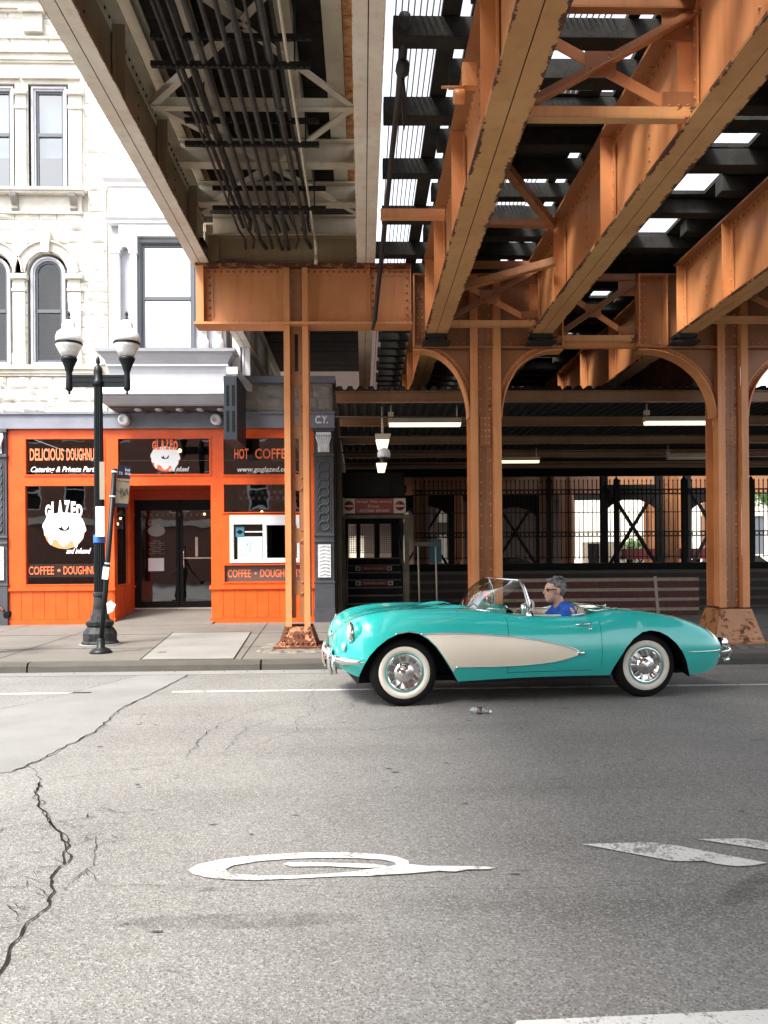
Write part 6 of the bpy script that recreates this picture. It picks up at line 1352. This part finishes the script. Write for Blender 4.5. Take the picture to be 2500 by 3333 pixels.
def zmid(s): return min(ZM, interp(ZB, s)+.55*(interp(T_, s)-interp(ZB, s)))
def sidey(s, z):
    w = W(s); zb = interp(ZB, s); zt = interp(T_, s); zm = zmid(s); yc = w*interp(YC, s)
    if z <= zm: t_ = max(0, (z-zb)/max(.01, zm-zb)); return w*(.90+.10*math.sin(PI/2*min(1, t_)))
    t_ = min(1, (z-zm)/max(.01, zt-zm)); a = math.asin(t_**(1/.95)) if t_ < 1 else PI/2
    return yc+(w-yc)*max(0, math.cos(a))**.85
stn = sorted(set([round(-.72+.0001, 4), -.718, -.712, -.70, -.685, -.665]+[round(-.64+.03*k, 3) for k in range(144)]+[a for a, _ in FA]+[a for a, _ in RA]+[-.476, .571, 2.164, 3.091, 3.65, 3.67, 3.685, 3.695, 3.6995]))
stn = [s for s in stn if -.72 <= s <= 3.7]
NS, NT = 22, 16
CK0, CK1 = 1.12, 2.16     # cockpit
CY = .60
def ckw(s):
    # half width of the cockpit opening at station s (rounded at the back)
    if s < CK0 or s > CK1: return 0
    t_ = (s-1.78)/(CK1-1.78)
    return CY*(1-max(0, t_)**2.6)**.5 if t_ > 0 else CY
def section(s):
    zt = interp(T_, s); zb = max(interp(ZB, s), arch(s)); zc = interp(ZC, s); w = W(s); yc = w*interp(YC, s); zb = min(zb, zt-.03)
    pts = []
    zm = zmid(s); n1 = 6
    for j in range(n1):
        z0_ = min(zb, zm); z = z0_+(zm-z0_)*j/n1; z = max(z, zb); pts.append((s, sidey(s, z), z))
    a0 = 0 if zb <= zm else math.asin(min(1, ((zb-zm)/(zt-zm))**(1/.95)))
    for j in range(NS-n1+1):
        a = a0+(PI/2-a0)*j/(NS-n1); z = zm+(zt-zm)*math.sin(a)**.95 if a > 0 else zm; pts.append((s, yc+(w-yc)*max(0, math.cos(a))**.85, z))
    inner = ckw(s)
    for j in range(1, NT+1):
        u_ = j/NT; y = yc*(1-u_)
        if inner > 0: y = yc+(inner-yc)*min(1, u_*2)      # gathers at the cockpit rim
        f = 1-(y/yc if yc > 1e-6 else 0); dip = .016*math.sin(PI*min(1, f*1.5))**2 if f < .66 else 0
        z = zt+(zc-zt)*(.5-.5*math.cos(PI*f))-dip*(1 if s > -.5 else 0)
        if inner > 0: z = zt-.006*min(1, u_*2)
        pts.append((s, y, z))
    return pts
rows = [section(s) for s in stn]
mb = MB(); mb.grid(rows)
# drop the faces inside the cockpit opening
nc = NS+NT+1; keep = []
for q, f in enumerate(mb.f):
    r_ = q//(nc-1); c = q % (nc-1); s0, s1 = stn[r_], stn[r_+1]
    if ckw(s0) > 0 and ckw(s1) > 0 and c >= NS+NT//2: continue
    keep.append(f)
mb.f = keep; mb.sm = [True]*len(keep); mb.mirror_y()
body = part('body', mb, 'turquoise', car, local=True)
bm = bmesh.new(); bm.from_mesh(body.data); bmesh.ops.remove_doubles(bm, verts=bm.verts, dist=.0006); bmesh.ops.recalc_face_normals(bm, faces=bm.faces); bm.to_mesh(body.data); bm.free()
for p in body.data.polygons: p.use_smooth = True
# wheel-arch lips, inner liners, floor
mb = MB()
for tab in (FA, RA):
    mb = MB()
    tt = [(s, max(z, .16)) for s, z in tab[1:-1]]; r1 = []; r2 = []; r3 = []
    for s, z in tt:
        y = sidey(s, max(z, interp(ZB, s)))-.004; r1.append((s, y, z)); r2.append((s, y-.035, z+.002)); r3.append((s, .48, z+.06))
    mb.grid([r1, r2, r3]); mb.add([(s, .48, z+.06) for s, z in tt], [tuple(range(len(tt)))])
    part('wheel_well', mb, 'near_black', car, local=True); m2 = MB(); m2.add([(x, -y, z) for x, y, z in mb.v], mb.f); part('wheel_well', m2, 'near_black', car, local=True)
mb = MB(); mb.box(-.45, 3.2, -.48, .48, .20, .26); mb.box(.56, 2.17, -.79, .79, .215, .26); mb.box(-.3, .3, -.46, .46, .265, .62); part('underbody', mb, 'near_black', car, local=True)
# beige cove with chrome edging
top = [(.15, .727), (.40, .728), (.70, .716), (1.0, .690), (1.3, .650), (1.6, .590), (1.75, .545), (1.83, .497)]
bot = [(.50, .390), (.70, .386), (1.0, .384), (1.25, .390), (1.5, .410), (1.7, .447), (1.83, .495)]
def ct(s): return interp(top, s)
def cb_(s): return max(arch(s)+.012, .0) if s < .497 else interp(bot, s)
cs = [.155+.0001+(1.829-.155)*k/70 for k in range(71)]
rows = []
for s in cs:
    a, b_ = cb_(s), ct(s); rows.append([(s, -(sidey(s, a+(b_-a)*k/8)+.004), a+(b_-a)*k/8) for k in range(9)])
mb = MB(); mb.grid(rows); n1 = len(mb.v); part('side_cove', mb, 'cove_beige', car, local=True)
mb = MB(); mb.grid([[(x, -y, z) for x, y, z in r_] for r_ in rows]); part('side_cove', mb, 'cove_beige', car, local=True)
for sg in (-1, 1):
    edge = [(s, sg*(sidey(s, ct(s))+.008), ct(s)) for s in cs]+[(s, sg*(sidey(s, cb_(s))+.008), cb_(s)) for s in cs[::-1] if s > .497]
    mb = MB(); mb.tube(edge, .0075, 6); mb.tube([(-.10+.02*k, sg*(sidey(-.10+.02*k, .74)+.006), arch(-.10+.02*k)+.010) for k in range(13)], .006, 6)
    mb.sphere((1.825, sg*(sidey(1.82, .497)+.01), .497), .028, 10, 8, (1.6, .6, .8)); part('cove_trim', mb, 'chrome', car, local=True)
# door lines, handle, lock, rear-quarter crease
for sg in (-1, 1):
    mb = MB(); mb.tube([(1.06+.02*(z-.3), sg*(sidey(1.06, z)-.0005), z) for z in [.30+.04*k for k in range(15)]], .0022, 5)
    mb.tube([(2.06-.0*k, sg*(sidey(2.06, z)-.0005), z) for k, z in enumerate([.36+.04*k for k in range(13)])], .0022, 5)
    mb.tube([(s, sg*(sidey(s, .312)+.0), .312 if s < 1.98 else .312+(s-1.98)*.6) for s in [1.06+.05*k for k in range(21)]], .0022, 5); part('door_gap', mb, 'near_black', car, local=True)
    mb = MB(); y = sidey(1.93, .785); mb.tube([(1.80, sg*(y+.004), .782), (1.86, sg*(y+.02), .787), (1.93, sg*(y+.022), .788), (1.955, sg*(y+.004), .785)], [.006, .010, .013, .012], 8); mb.sphere((1.95, sg*(sidey(1.95, .73)+.004), .735), .016, 10, 6, (1, .5, 1)); part('door_handle', mb, 'chrome', car, local=True)
    mb = MB(); mb.tube([(s, sg*(sidey(s, .475)+.002), .475-.01*(s-3.1)) for s in [3.02+.04*k for k in range(13)]], .006, 6); part('rear_trim', mb, 'chrome', car, local=True)
# interior tub
mb = MB(); rim = [(s, ckw(s), interp(T_, s)-.008) for s in [CK0+.0001]+[1.2+.04*k for k in range(24)]+[2.15, 2.1599]]
rim = [p for p in rim if p[1] > 0 or p[0] > 2.1]
up_ = rim; dn_ = [(min(s, 2.0), y*.93, .36) for s, y, z in rim]
mb.grid([up_, [(s*.7+d[0]*.3, y*.99, .7) for (s, y, z), d in zip(up_, dn_)], dn_]); mb.mirror_y(); part('cockpit_lining', mb, 'seat_cream', car, local=True)
mb = MB(); mb.box(1.0, 2.12, -.62, .62, .33, .37); part('cockpit_floor', mb, 'seat_dark', car, local=True)
rr_ = [(s, ckw(s)+.004, interp(T_, s)+.003) for s in [1.36+.04*k for k in range(20)]+[2.13, 2.15]]
mb = MB(); mb.tube([(x, -y, z) for x, y, z in rr_]+[(x, y, z) for x, y, z in rr_[::-1]], .009, 6); part('cockpit_trim', mb, 'chrome', car, local=True)
for y in (-.33, .33):
    mb = MB(); a = [(1.55, .50), (1.60, .56), (1.98, .56), (2.02, .62), (2.10, .93), (2.06, .95), (1.98, .93), (1.90, .62), (1.55, .42)]
    mb.prism([(1.50, .42), (1.50, .55), (1.86, .55), (1.94, .80), (1.98, .845), (2.05, .85), (2.08, .80), (2.0, .42)], y-.25, y+.25, 'y'); part('seat', mb, 'seat_cream', car, local=True, bevel=.03)
# dash with twin humps and cowl
mb = MB()
rows = []
for k in range(25):
    y = -.62+1.24*k/24; h = .935+.055*math.exp(-((y+.34)/.16)**2)+.055*math.exp(-((y-.34)/.16)**2)
    rows.append([(.96, y, .938), (1.04, y, h-.01), (1.12, y, h), (1.19, y, h-.015), (1.22, y, h-.08), (1.21, y, .62)])
mb.grid(rows); part('dashboard', mb, 'turquoise', car, local=True)
mb = MB(); mb.box(.95, 1.125, -.59, .59, .90, .932); part('cowl_panel', mb, 'turquoise', car, local=True)
# steering wheel
mb = MB(); c = Vector((1.40, -.36, .83)); ax = Vector((-.92, 0, .40)).normalized(); u1 = Vector((0, 1, 0)); u2 = ax.cross(u1)
mb.tube([c+(u1*math.cos(2*PI*k/28)+u2*math.sin(2*PI*k/28))*.20 for k in range(28)], .013, 8, closed=True)
for a in (0, 2*PI/3, 4*PI/3): mb.tube([c, c+(u1*math.cos(a+PI/6)+u2*math.sin(a+PI/6))*.20], .010, 6)
mb.tube([c, c+Vector((-.25, 0, -.10))], .022, 8); part('steering_wheel', mb, 'seat_cream', car, local=True)
# wraparound windshield
def wsb(t_): y = .64*t_; return Vector((.80+.56*abs(t_)**3.2, y, .935-.065*abs(t_)**3))
def wst(t_): y = .585*t_; return Vector((1.13+.15*abs(t_)**3.0, y, 1.255-.012*abs(t_)**2))
rows = []
for k in range(33):
    t_ = -1+2*k/32; a, b_ = wsb(t_), wst(t_); rows.append([tuple(a.lerp(b_, j/8)+Vector((-.055*math.sin(PI*j/8)*(1-.6*abs(t_)), 0, .03*math.sin(PI*j/8)))) for j in range(9)])
mb = MB(); mb.grid(rows); ws = part('windshield', mb, 'car_glass', car, local=True)
mb = MB(); mb.tube([wst(-1+k/16) for k in range(33)], .010, 8); mb.tube([wsb(-1+k/16)+Vector((0, 0, .0)) for k in range(33)], .012, 8)
for sg in (-1, 1): mb.tube([wst(sg)+Vector((-.04, 0, .0)), wst(sg), wst(sg).lerp(wsb(sg), .3)+Vector((.022, 0, .01)), wst(sg).lerp(wsb(sg), .65)+Vector((.026, 0, .01)), wsb(sg)], [.011, .015, .019, .022, .025], 8); mb.bar(wsb(sg)+Vector((.0, 0, .04)), wsb(sg)+Vector((.03, sg*.03, -.07)), .05, .05)
part('windshield_frame', mb, 'chrome', ws, local=True)
mb = MB(); mb.tube([(1.10, .02, .99), (1.10, .02, 1.05)], .008); mb.box(1.09, 1.105, -.10, .12, 1.05, 1.10); part('inner_mirror', mb, 'chrome', car, local=True)
mb = MB(); mb.lathe((1.27, -.70, .89), [(.018, 0), (.012, .03), (.01, .05)], 10); mb.lathe((1.25, -.70, .955), [(.02, 0), (.05, .01), (.048, .035), (.02, .05)], 18, 'x'); part('side_mirror', mb, 'chrome', car, local=True)
for sg in (-1, 1):
    mb = MB(); mb.tube([(.60, sg*.30, .95), (.78, sg*.42, .965), (.86, sg*.28, .99)], .006, 5); part('wiper', mb, 'dark_metal', car, local=True)
    # raised hood scoops
    mb = MB(); rows = [[(s, sg*(.40+.05*math.sin(PI*k/6)*0+.035*(k-3)/3), interp(ZC, s)+.004+(.035*min(1, (s-.38)/.14))*math.sin(PI*k/6)*(1 if s < .66 else max(0, 1-(s-.66)/.12))) for k in range(7)] for s in (.38, .44, .50, .56, .62, .68, .74, .78)]
    mb.grid(rows); part('hood_scoop', mb, 'turquoise', car, local=True)
# front end : headlamps, grille, bumpers
for sg in (-1, 1):
    mb = MB(); mb.sphere((-.44, sg*.655, .735), .115, 20, 12, (1.1, 1.0, 1.0)); part('headlight_pod', mb, 'turquoise', car, local=True)
    mb = MB(); mb.lathe((-.555, sg*.655, .735), [(.0, -.030), (.05, -.026), (.085, -.012), (.092, .0)], 24, 'x'); h = part('headlight', mb, 'headlamp', car, local=True)
    mb = MB(); mb.lathe((-.555, sg*.655, .735), [(.090, -.012), (.108, -.008), (.112, .01), (.104, .03)], 28, 'x', cap=False); part('headlight_rim', mb, 'chrome', h, local=True)
    mb = MB(); mb.sphere((-.615, sg*.63, .60), .045, 14, 8, (.6, 1.2, 1)); part('turn_signal', mb, 'headlamp', car, local=True)
    # corner bumper wrapping to the arch
    mb = MB(); pts = [(-.72, sg*.30, .455), (-.70, sg*.48, .455), (-.655, sg*.64, .46), (-.60, sg*.765, .465), (-.50, sg*.855, .465), (-.43, sg*.885, .46)]
    mb.tube(pts, [.036, .036, .034, .030, .021, .010], 12); mb.v = [(x, y, .46+(z-.46)*1.15) for x, y, z in mb.v]; part('front_bumper', mb, 'chrome', car, local=True)
    mb = MB(); mb.tube([(-.725, sg*.34, .28), (-.745, sg*.34, .36), (-.75, sg*.34, .46), (-.725, sg*.34, .56)], [.018, .028, .032, .018], 12); mb.tube([(-.70, sg*.52, .31), (-.72, sg*.52, .40), (-.71, sg*.52, .50)], [.02, .032, .02], 12); part('bumper_guard', mb, 'chrome', car, local=True)
    # rear
    mb = MB(); mb.sphere((3.585, sg*.60, .53), .055, 16, 10, (.8, .55, 1.1)); part('tail_light', mb, 'machine_red', car, local=True)
    mb = MB(); mb.lathe((3.565, sg*.60, .53), [(.062, -.03), (.066, .03), (.052, .045)], 18, 'x', cap=False); part('tail_light_rim', mb, 'chrome', car, local=True)
    mb = MB(); mb.tube([(3.46, sg*.76, .455), (3.55, sg*.71, .452), (3.63, sg*.63, .45), (3.68, sg*.52, .45), (3.71, sg*.30, .45)], [.008, .018, .027, .028, .026], 12); part('rear_bumper', mb, 'chrome', car, local=True)
    mb = MB(); mb.tube([(3.665, sg*.56, .36), (3.69, sg*.56, .43), (3.665, sg*.56, .49)], [.013, .024, .014], 10); mb.lathe((3.60, sg*.56, .34), [(.025, 0), (.027, .07), (.022, .07)], 14, 'x'); part('rear_guard', mb, 'chrome', car, local=True)
mb = MB(); mb.tube([(-.715, -.34, .515), (-.745, -.15, .53), (-.755, 0, .532), (-.745, .15, .53), (-.715, .34, .515), (-.74, .30, .44), (-.765, .0, .425), (-.74, -.30, .44)], .022, 8, closed=True)
part('grille_surround', mb, 'chrome', car, local=True)
mb = MB()
for k in range(13): y = -.30+.05*k; mb.tube([(-.745+.10*y*y, y, .44), (-.775+.10*y*y, y, .48), (-.745+.10*y*y, y, .52)], [.008, .014, .008], 6)
part('grille_teeth', mb, 'chrome', car, local=True)
mb = MB(); mb.box(-.72, -.66, -.33, .33, .43, .53); part('grille_opening', mb, 'near_black', car, local=True)
mb = MB(); mb.lathe((-.695, 0, .655), [(.0, -.02), (.045, -.014), (.055, .0), (.05, .02)], 20, 'x'); part('nose_emblem', mb, 'chrome', car, local=True)
# wheels
def wheel(x, sg):
    w = MB(); y0 = sg*.80; d = -sg    # outer face towards sg
    def pr(l): return [(r_, d*h) for r_, h in l]
    w.lathe((x, y0, .34), pr([(.20, .02), (.235, -.0), (.29, .0), (.318, .012), (.335, .035), (.34, .06), (.34, .12), (.335, .15), (.315, .175), (.23, .18)]), 48, 'y'); wh_ = part('wheel', w, 'tyre', car, local=True)
    w = MB(); w.lathe((x, y0, .34), pr([(.198, .014), (.202, -.0035), (.232, -.006), (.258, -.004), (.262, .002)]), 48, 'y', cap=False); part('whitewall', w, 'whitewall', wh_, local=True)
    w = MB(); w.lathe((x, y0, .34), pr([(.186, .03), (.190, .0), (.199, -.002), (.199, .03)]), 48, 'y', cap=False); part('rim', w, 'turquoise', wh_, local=True)
    w = MB(); w.lathe((x, y0, .34), pr([(.190, .012), (.185, -.004), (.168, .010), (.135, .022), (.100, .012), (.092, -.004), (.080, -.012), (.060, -.012), (.052, -.024), (.028, -.034), (.0, -.036)]), 48, 'y')
    for k in range(10):
        a = 2*PI*k/10; ca, sa = math.cos(a), math.sin(a); w.bar((x+.10*ca, y0-d*(-.016), .34+.10*sa), (x+.168*ca, y0-d*(-.010), .34+.168*sa), .016, .012, (0, 1, 0))
    for k in range(3):
        a = 2*PI*k/3+.4; ca, sa = math.cos(a), math.sin(a); w.bar((x, y0-d*.040, .34), (x+.075*ca, y0-d*.030, .34+.075*sa), .022, .014, (0, 1, 0))
    part('hubcap', w, 'chrome', wh_, local=True)
for x in (0.0, 2.58):
    for sg in (-1, 1): wheel(x, sg)
# antenna on the rear fender (far side)
mb = MB(); mb.tube([(2.75, .62, .86), (2.78, .62, .90)], .012, 8); part('aerial_base', mb, 'chrome', car, local=True)

# shorten the nose overhang a little
seen = set()
def squeeze(o):
    for ch in o.children:
        if ch.type == 'MESH' and ch.data.name not in seen:
            seen.add(ch.data.name)
            for v in ch.data.vertices:
                if v.co.x < -.36: v.co.x = -.36+(v.co.x+.36)*.89
        squeeze(ch)
squeeze(car)
# ================================================================== PEOPLE
def c2w(p):
    p = Vector(p); return Vector((CO.x+p.x*math.cos(CR)-p.y*math.sin(CR), CO.y+p.x*math.sin(CR)+p.y*math.cos(CR), p.z))
def remesh(name, mb, mat, parent, vox, smooth=4):
    o = link_mesh(name, mb, mat, parent, local=True, fix=False)
    r_ = o.modifiers.new('r', 'REMESH'); r_.mode = 'VOXEL'; r_.voxel_size = vox; s_ = o.modifiers.new('s', 'SMOOTH'); s_.factor = .5; s_.iterations = smooth
    dg = bpy.context.evaluated_depsgraph_get(); me = bpy.data.meshes.new_from_object(o.evaluated_get(dg)); old = o.data
    o.modifiers.clear(); o.data = me; bpy.data.meshes.remove(old)
    me.materials.clear(); me.materials.append(M[mat] if isinstance(mat, str) else mat)
    me.polygons.foreach_set('use_smooth', [True]*len(me.polygons)); return o
def head_mb(mb, hp, s=1.0):
    # head facing -x ; hp = point between the ears
    x, y, z = hp
    mb.sphere((x+.012*s, y, z+.03*s), .098*s, 20, 14, (1.0, .78, .98)); mb.sphere((x-.035*s, y, z-.03*s), .075*s, 18, 12, (.82, .78, 1.2))
    mb.sphere((x-.055*s, y, z-.085*s), .042*s, 14, 10, (.85, .95, .75)); mb.sphere((x-.03*s, y, z+.015*s), .078*s, 16, 10, (.88, .86, 1.0))
    mb.tube([(x-.095*s, y, z+.012*s), (x-.112*s, y, z-.020*s), (x-.096*s, y, z-.032*s)], [.008*s, .011*s, .009*s], 8)
    mb.sphere((x-.090*s, y, z-.053*s), .017*s, 10, 8, (.7, 1.4, .5)); mb.sphere((x-.086*s, y, z-.066*s), .017*s, 10, 8, (.7, 1.3, .5))
    for sg in (-1, 1): mb.sphere((x+.012*s, y+sg*.078*s, z-.005*s), .03*s, 12, 8, (.62, .25, 1.05))
def hand_mb(mb, w, d, up, curl=1.0, sg=1):
    # w wrist, d forward direction, up back-of-hand direction
    w = Vector(w); d = Vector(d).normalized(); up = Vector(up).normalized(); sd_ = d.cross(up).normalized()
    mb.tube([w, w+d*.03, w+d*.085], [.024, .030, .034], 10)
    for k, (o, L_) in enumerate(((-.027, .070), (-.009, .082), (.009, .076), (.026, .058))):
        b_ = w+d*.085+sd_*o; j1 = b_+d*L_*.45-up*.012*curl; j2 = j1+(d*.45-up*.9*curl).normalized()*L_*.32; j3 = j2+(-d*.5*curl-up*.7).normalized()*L_*.26
        mb.tube([b_-d*.02, b_, j1, j2, j3], [.011, .0105, .0095, .0085, .0065], 8)
    b_ = w+d*.035-sd_*.026*sg; mb.tube([b_, b_+d*.028-sd_*.020*sg-up*.012, b_+d*.055-sd_*.012*sg-up*.030], [.013, .011, .008], 8)
dr = thing('person', 'grey-haired driver in dark sunglasses and a blue T-shirt, facing left in the car', 'person', tuple(CO), rz=CR)
hp = (1.745, -.36, 1.115)
mb = MB(); head_mb(mb, hp, 1.08)
mb.tube([(1.765, -.36, 1.07), (1.79, -.36, 1.0), (1.815, -.36, .93)], [.060, .058, .075], 14)
mb.sphere((1.85, -.36, .82), .16, 16, 12, (.72, 1.15, 1.0)); mb.sphere((1.86, -.36, .62), .16, 16, 12, (.75, 1.05, 1.2)); mb.sphere((1.84, -.36, .50), .17, 14, 10, (.9, 1.1, .55))
for sg in (-1, 1):
    sh = Vector((1.845, -.36+sg*.19, .90)); elb = Vector((1.69, -.36+sg*(.215 if sg < 0 else .19), .80)) if sg < 0 else Vector((1.66, -.19, .74)); wr = Vector((1.475, -.36+sg*.15, .885)) if sg < 0 else Vector((1.46, -.22, .87))
    mb.tube([sh+Vector((0, -sg*.06, .0)), sh, sh.lerp(elb, .5), elb, elb.lerp(wr, .3), wr], [.06, .056, .047, .041, .042, .025], 12)
    hand_mb(mb, wr, (-.8, sg*.1, .35), (-.3, sg*.2, .9), 1.0, -sg)
    mb.tube([(1.86, -.36+sg*.10, .48), (1.45, -.36+sg*.13, .52), (1.15, -.36+sg*.13, .42)], [.085, .065, .05], 10)
bd = remesh('body', mb, 'skin', dr, .0065, 2)
mb = MB(); mb.sphere((1.85, -.36, .82), .185, 18, 14, (.72, 1.16, 1.0)); mb.sphere((1.86, -.36, .62), .172, 16, 12, (.78, 1.08, 1.2))
mb.tube([(1.80, -.36, .955), (1.815, -.36, .92)], [.075, .11], 14)
for sg in (-1, 1):
    sh = Vector((1.845, -.36+sg*.19, .895)); e_ = Vector((1.69, -.36+sg*.215, .80)) if sg < 0 else Vector((1.66, -.19, .74))
    mb.tube([(1.82, -.36+sg*.05, .935), sh+Vector((0, -sg*.03, .008)), sh.lerp(e_, .3), sh.lerp(e_, .75)], [.080, .076, .070, .066], 12)
remesh('t_shirt', mb, 'shirt_blue', dr, .009, 2)
mb = MB(); x, y, z = hp; mb.sphere((x+.026, y, z+.055), .108, 22, 14, (1.0, .80, .90)); mb.sphere((x+.055, y, z+.015), .088, 18, 12, (.78, .92, 1.0)); mb.sphere((x-.035, y, z+.115), .050, 14, 10, (1.15, 1.2, .50))
rnd_ = random.Random(2)
for q in range(60):
    a = rnd_.uniform(-1.0, 1.0); e = rnd_.uniform(.45, 1.5); p = Vector((x+.026+.105*math.cos(e)*(1 if rnd_.random() < .65 else -.55), y+.078*a, z+.055+.094*math.sin(e))); mb.tube([p, p+Vector((rnd_.uniform(-.012, .012), rnd_.uniform(-.008, .008), .014))], [.014, .006], 5)
hr = remesh('hair', mb, 'hair_grey', dr, .006, 1)
# trim hair away from the face and ear
bm = bmesh.new(); bm.from_mesh(hr.data); dl = [v for v in bm.verts if (v.co.x < x-.035 and v.co.z < z+.075) or (v.co.x < x+.030 and v.co.z < z+.018) or v.co.z < z-.055]; bmesh.ops.delete(bm, geom=dl, context='VERTS'); bm.to_mesh(hr.data); bm.free()
mb = MB()
for sg in (-1, 1): mb.sphere((x-.092, y+sg*.036, z+.014), .030, 14, 8, (.35, 1.0, .62)); mb.tube([(x-.092, y+sg*.060, z+.018), (x-.05, y+sg*.080, z+.018), (x+.015, y+sg*.083, z+.014)], .0048, 6)
mb.tube([(x-.105, y-.012, z+.016), (x-.105, y+.012, z+.016)], .004, 6); part('sunglasses', mb, 'black_gloss', dr, local=True)
# passer-by walking out at the left edge, only the trailing hand in frame
wp = Vector((-5.60, 12.05, .13)); wk = thing('person', 'pedestrian walking out of the left edge, only a bare arm and hand in the picture', 'person', tuple(wp))
mb = MB(); zb = 1.0
mb.tube([(0, 0, 1.62), (0.01, 0, 1.50), (.02, 0, 1.42)], [.055, .055, .08], 12); head_mb(mb, (-.02, 0, 1.66), 1.0)
mb.sphere((.02, 0, 1.28), .19, 16, 12, (.62, 1.0, .95)); mb.sphere((.02, 0, 1.02), .17, 16, 12, (.68, 1.0, 1.1)); mb.sphere((.02, 0, .88), .17, 16, 12, (.75, 1.05, .6))
mb.tube([(.02, -.09, .86), (-.12, -.09, .48), (-.22, -.09, .07)], [.09, .062, .045], 12); mb.tube([(.02, .09, .86), (.04, .09, .48), (.08, .09, .08)], [.09, .062, .045], 12)
mb.tube([(-.17, -.09, .04), (-.27, -.09, .045), (-.38, -.09, .03)], [.045, .045, .03], 10); mb.tube([(.12, .09, .04), (.02, .09, .045), (-.09, .09, .03)], [.045, .042, .03], 10)
mb.tube([(.02, -.17, 1.38), (.05, -.24, 1.34), (.14, -.27, 1.17), (.24, -.27, .98), (.44, -.25, .70)], [.06, .055, .045, .042, .026], 12); hand_mb(mb, (.44, -.25, .70), (.60, 0, -.62), (.5, 0, .6), .9, 1)
mb.tube([(.02, .17, 1.38), (-.02, .23, 1.33), (-.10, .26, 1.08), (-.30, .24, .90)], [.06, .055, .042, .026], 12); hand_mb(mb, (-.30, .24, .90), (-.7, 0, -.4), (-.4, 0, .8), .8, -1)
remesh('body', mb, 'skin_dark', wk, .009, 2)
mb = MB(); mb.sphere((.02, 0, 1.28), .205, 16, 12, (.65, 1.02, .97)); mb.sphere((.02, 0, 1.02), .19, 16, 12, (.70, 1.03, 1.1)); mb.tube([(.02, -.15, 1.39), (.05, -.235, 1.35), (.08, -.262, 1.20)], [.07, .07, .062], 12); mb.tube([(.02, .15, 1.39), (-.02, .235, 1.34), (-.05, .255, 1.2)], [.07, .07, .062], 12); remesh('shirt', mb, 'cloth_dark', wk, .012, 2)
mb = MB(); mb.sphere((.02, 0, .90), .19, 16, 12, (.78, 1.06, .7)); mb.tube([(.02, -.09, .84), (-.12, -.09, .48), (-.21, -.09, .12)], [.11, .08, .07], 12); mb.tube([(.02, .09, .84), (.04, .09, .48), (.08, .09, .12)], [.11, .08, .07], 12); remesh('trousers', mb, 'cloth_dark', wk, .012, 2)
mb = MB(); mb.sphere((.01, 0, 1.70), .105, 16, 10, (1.0, .85, .85)); mb.v = [(a, b_, max(c, 1.66)) for a, b_, c in mb.v]; part('hair', mb, 'near_black', wk, local=True)
mb = MB(); mb.prism([(.455, .54), (.475, .60), (.53, .615), (.555, .58), (.545, .52), (.50, .50), (.47, .51)], -.29, -.21, 'y'); mb.v = [(a+wp.x+.05, b_+wp.y, c+wp.z+.03) for a, b_, c in mb.v]; solo('black_pouch', mb, 'near_black', 'small black object held in the hand at the left edge', 'pouch', bevel=.01)
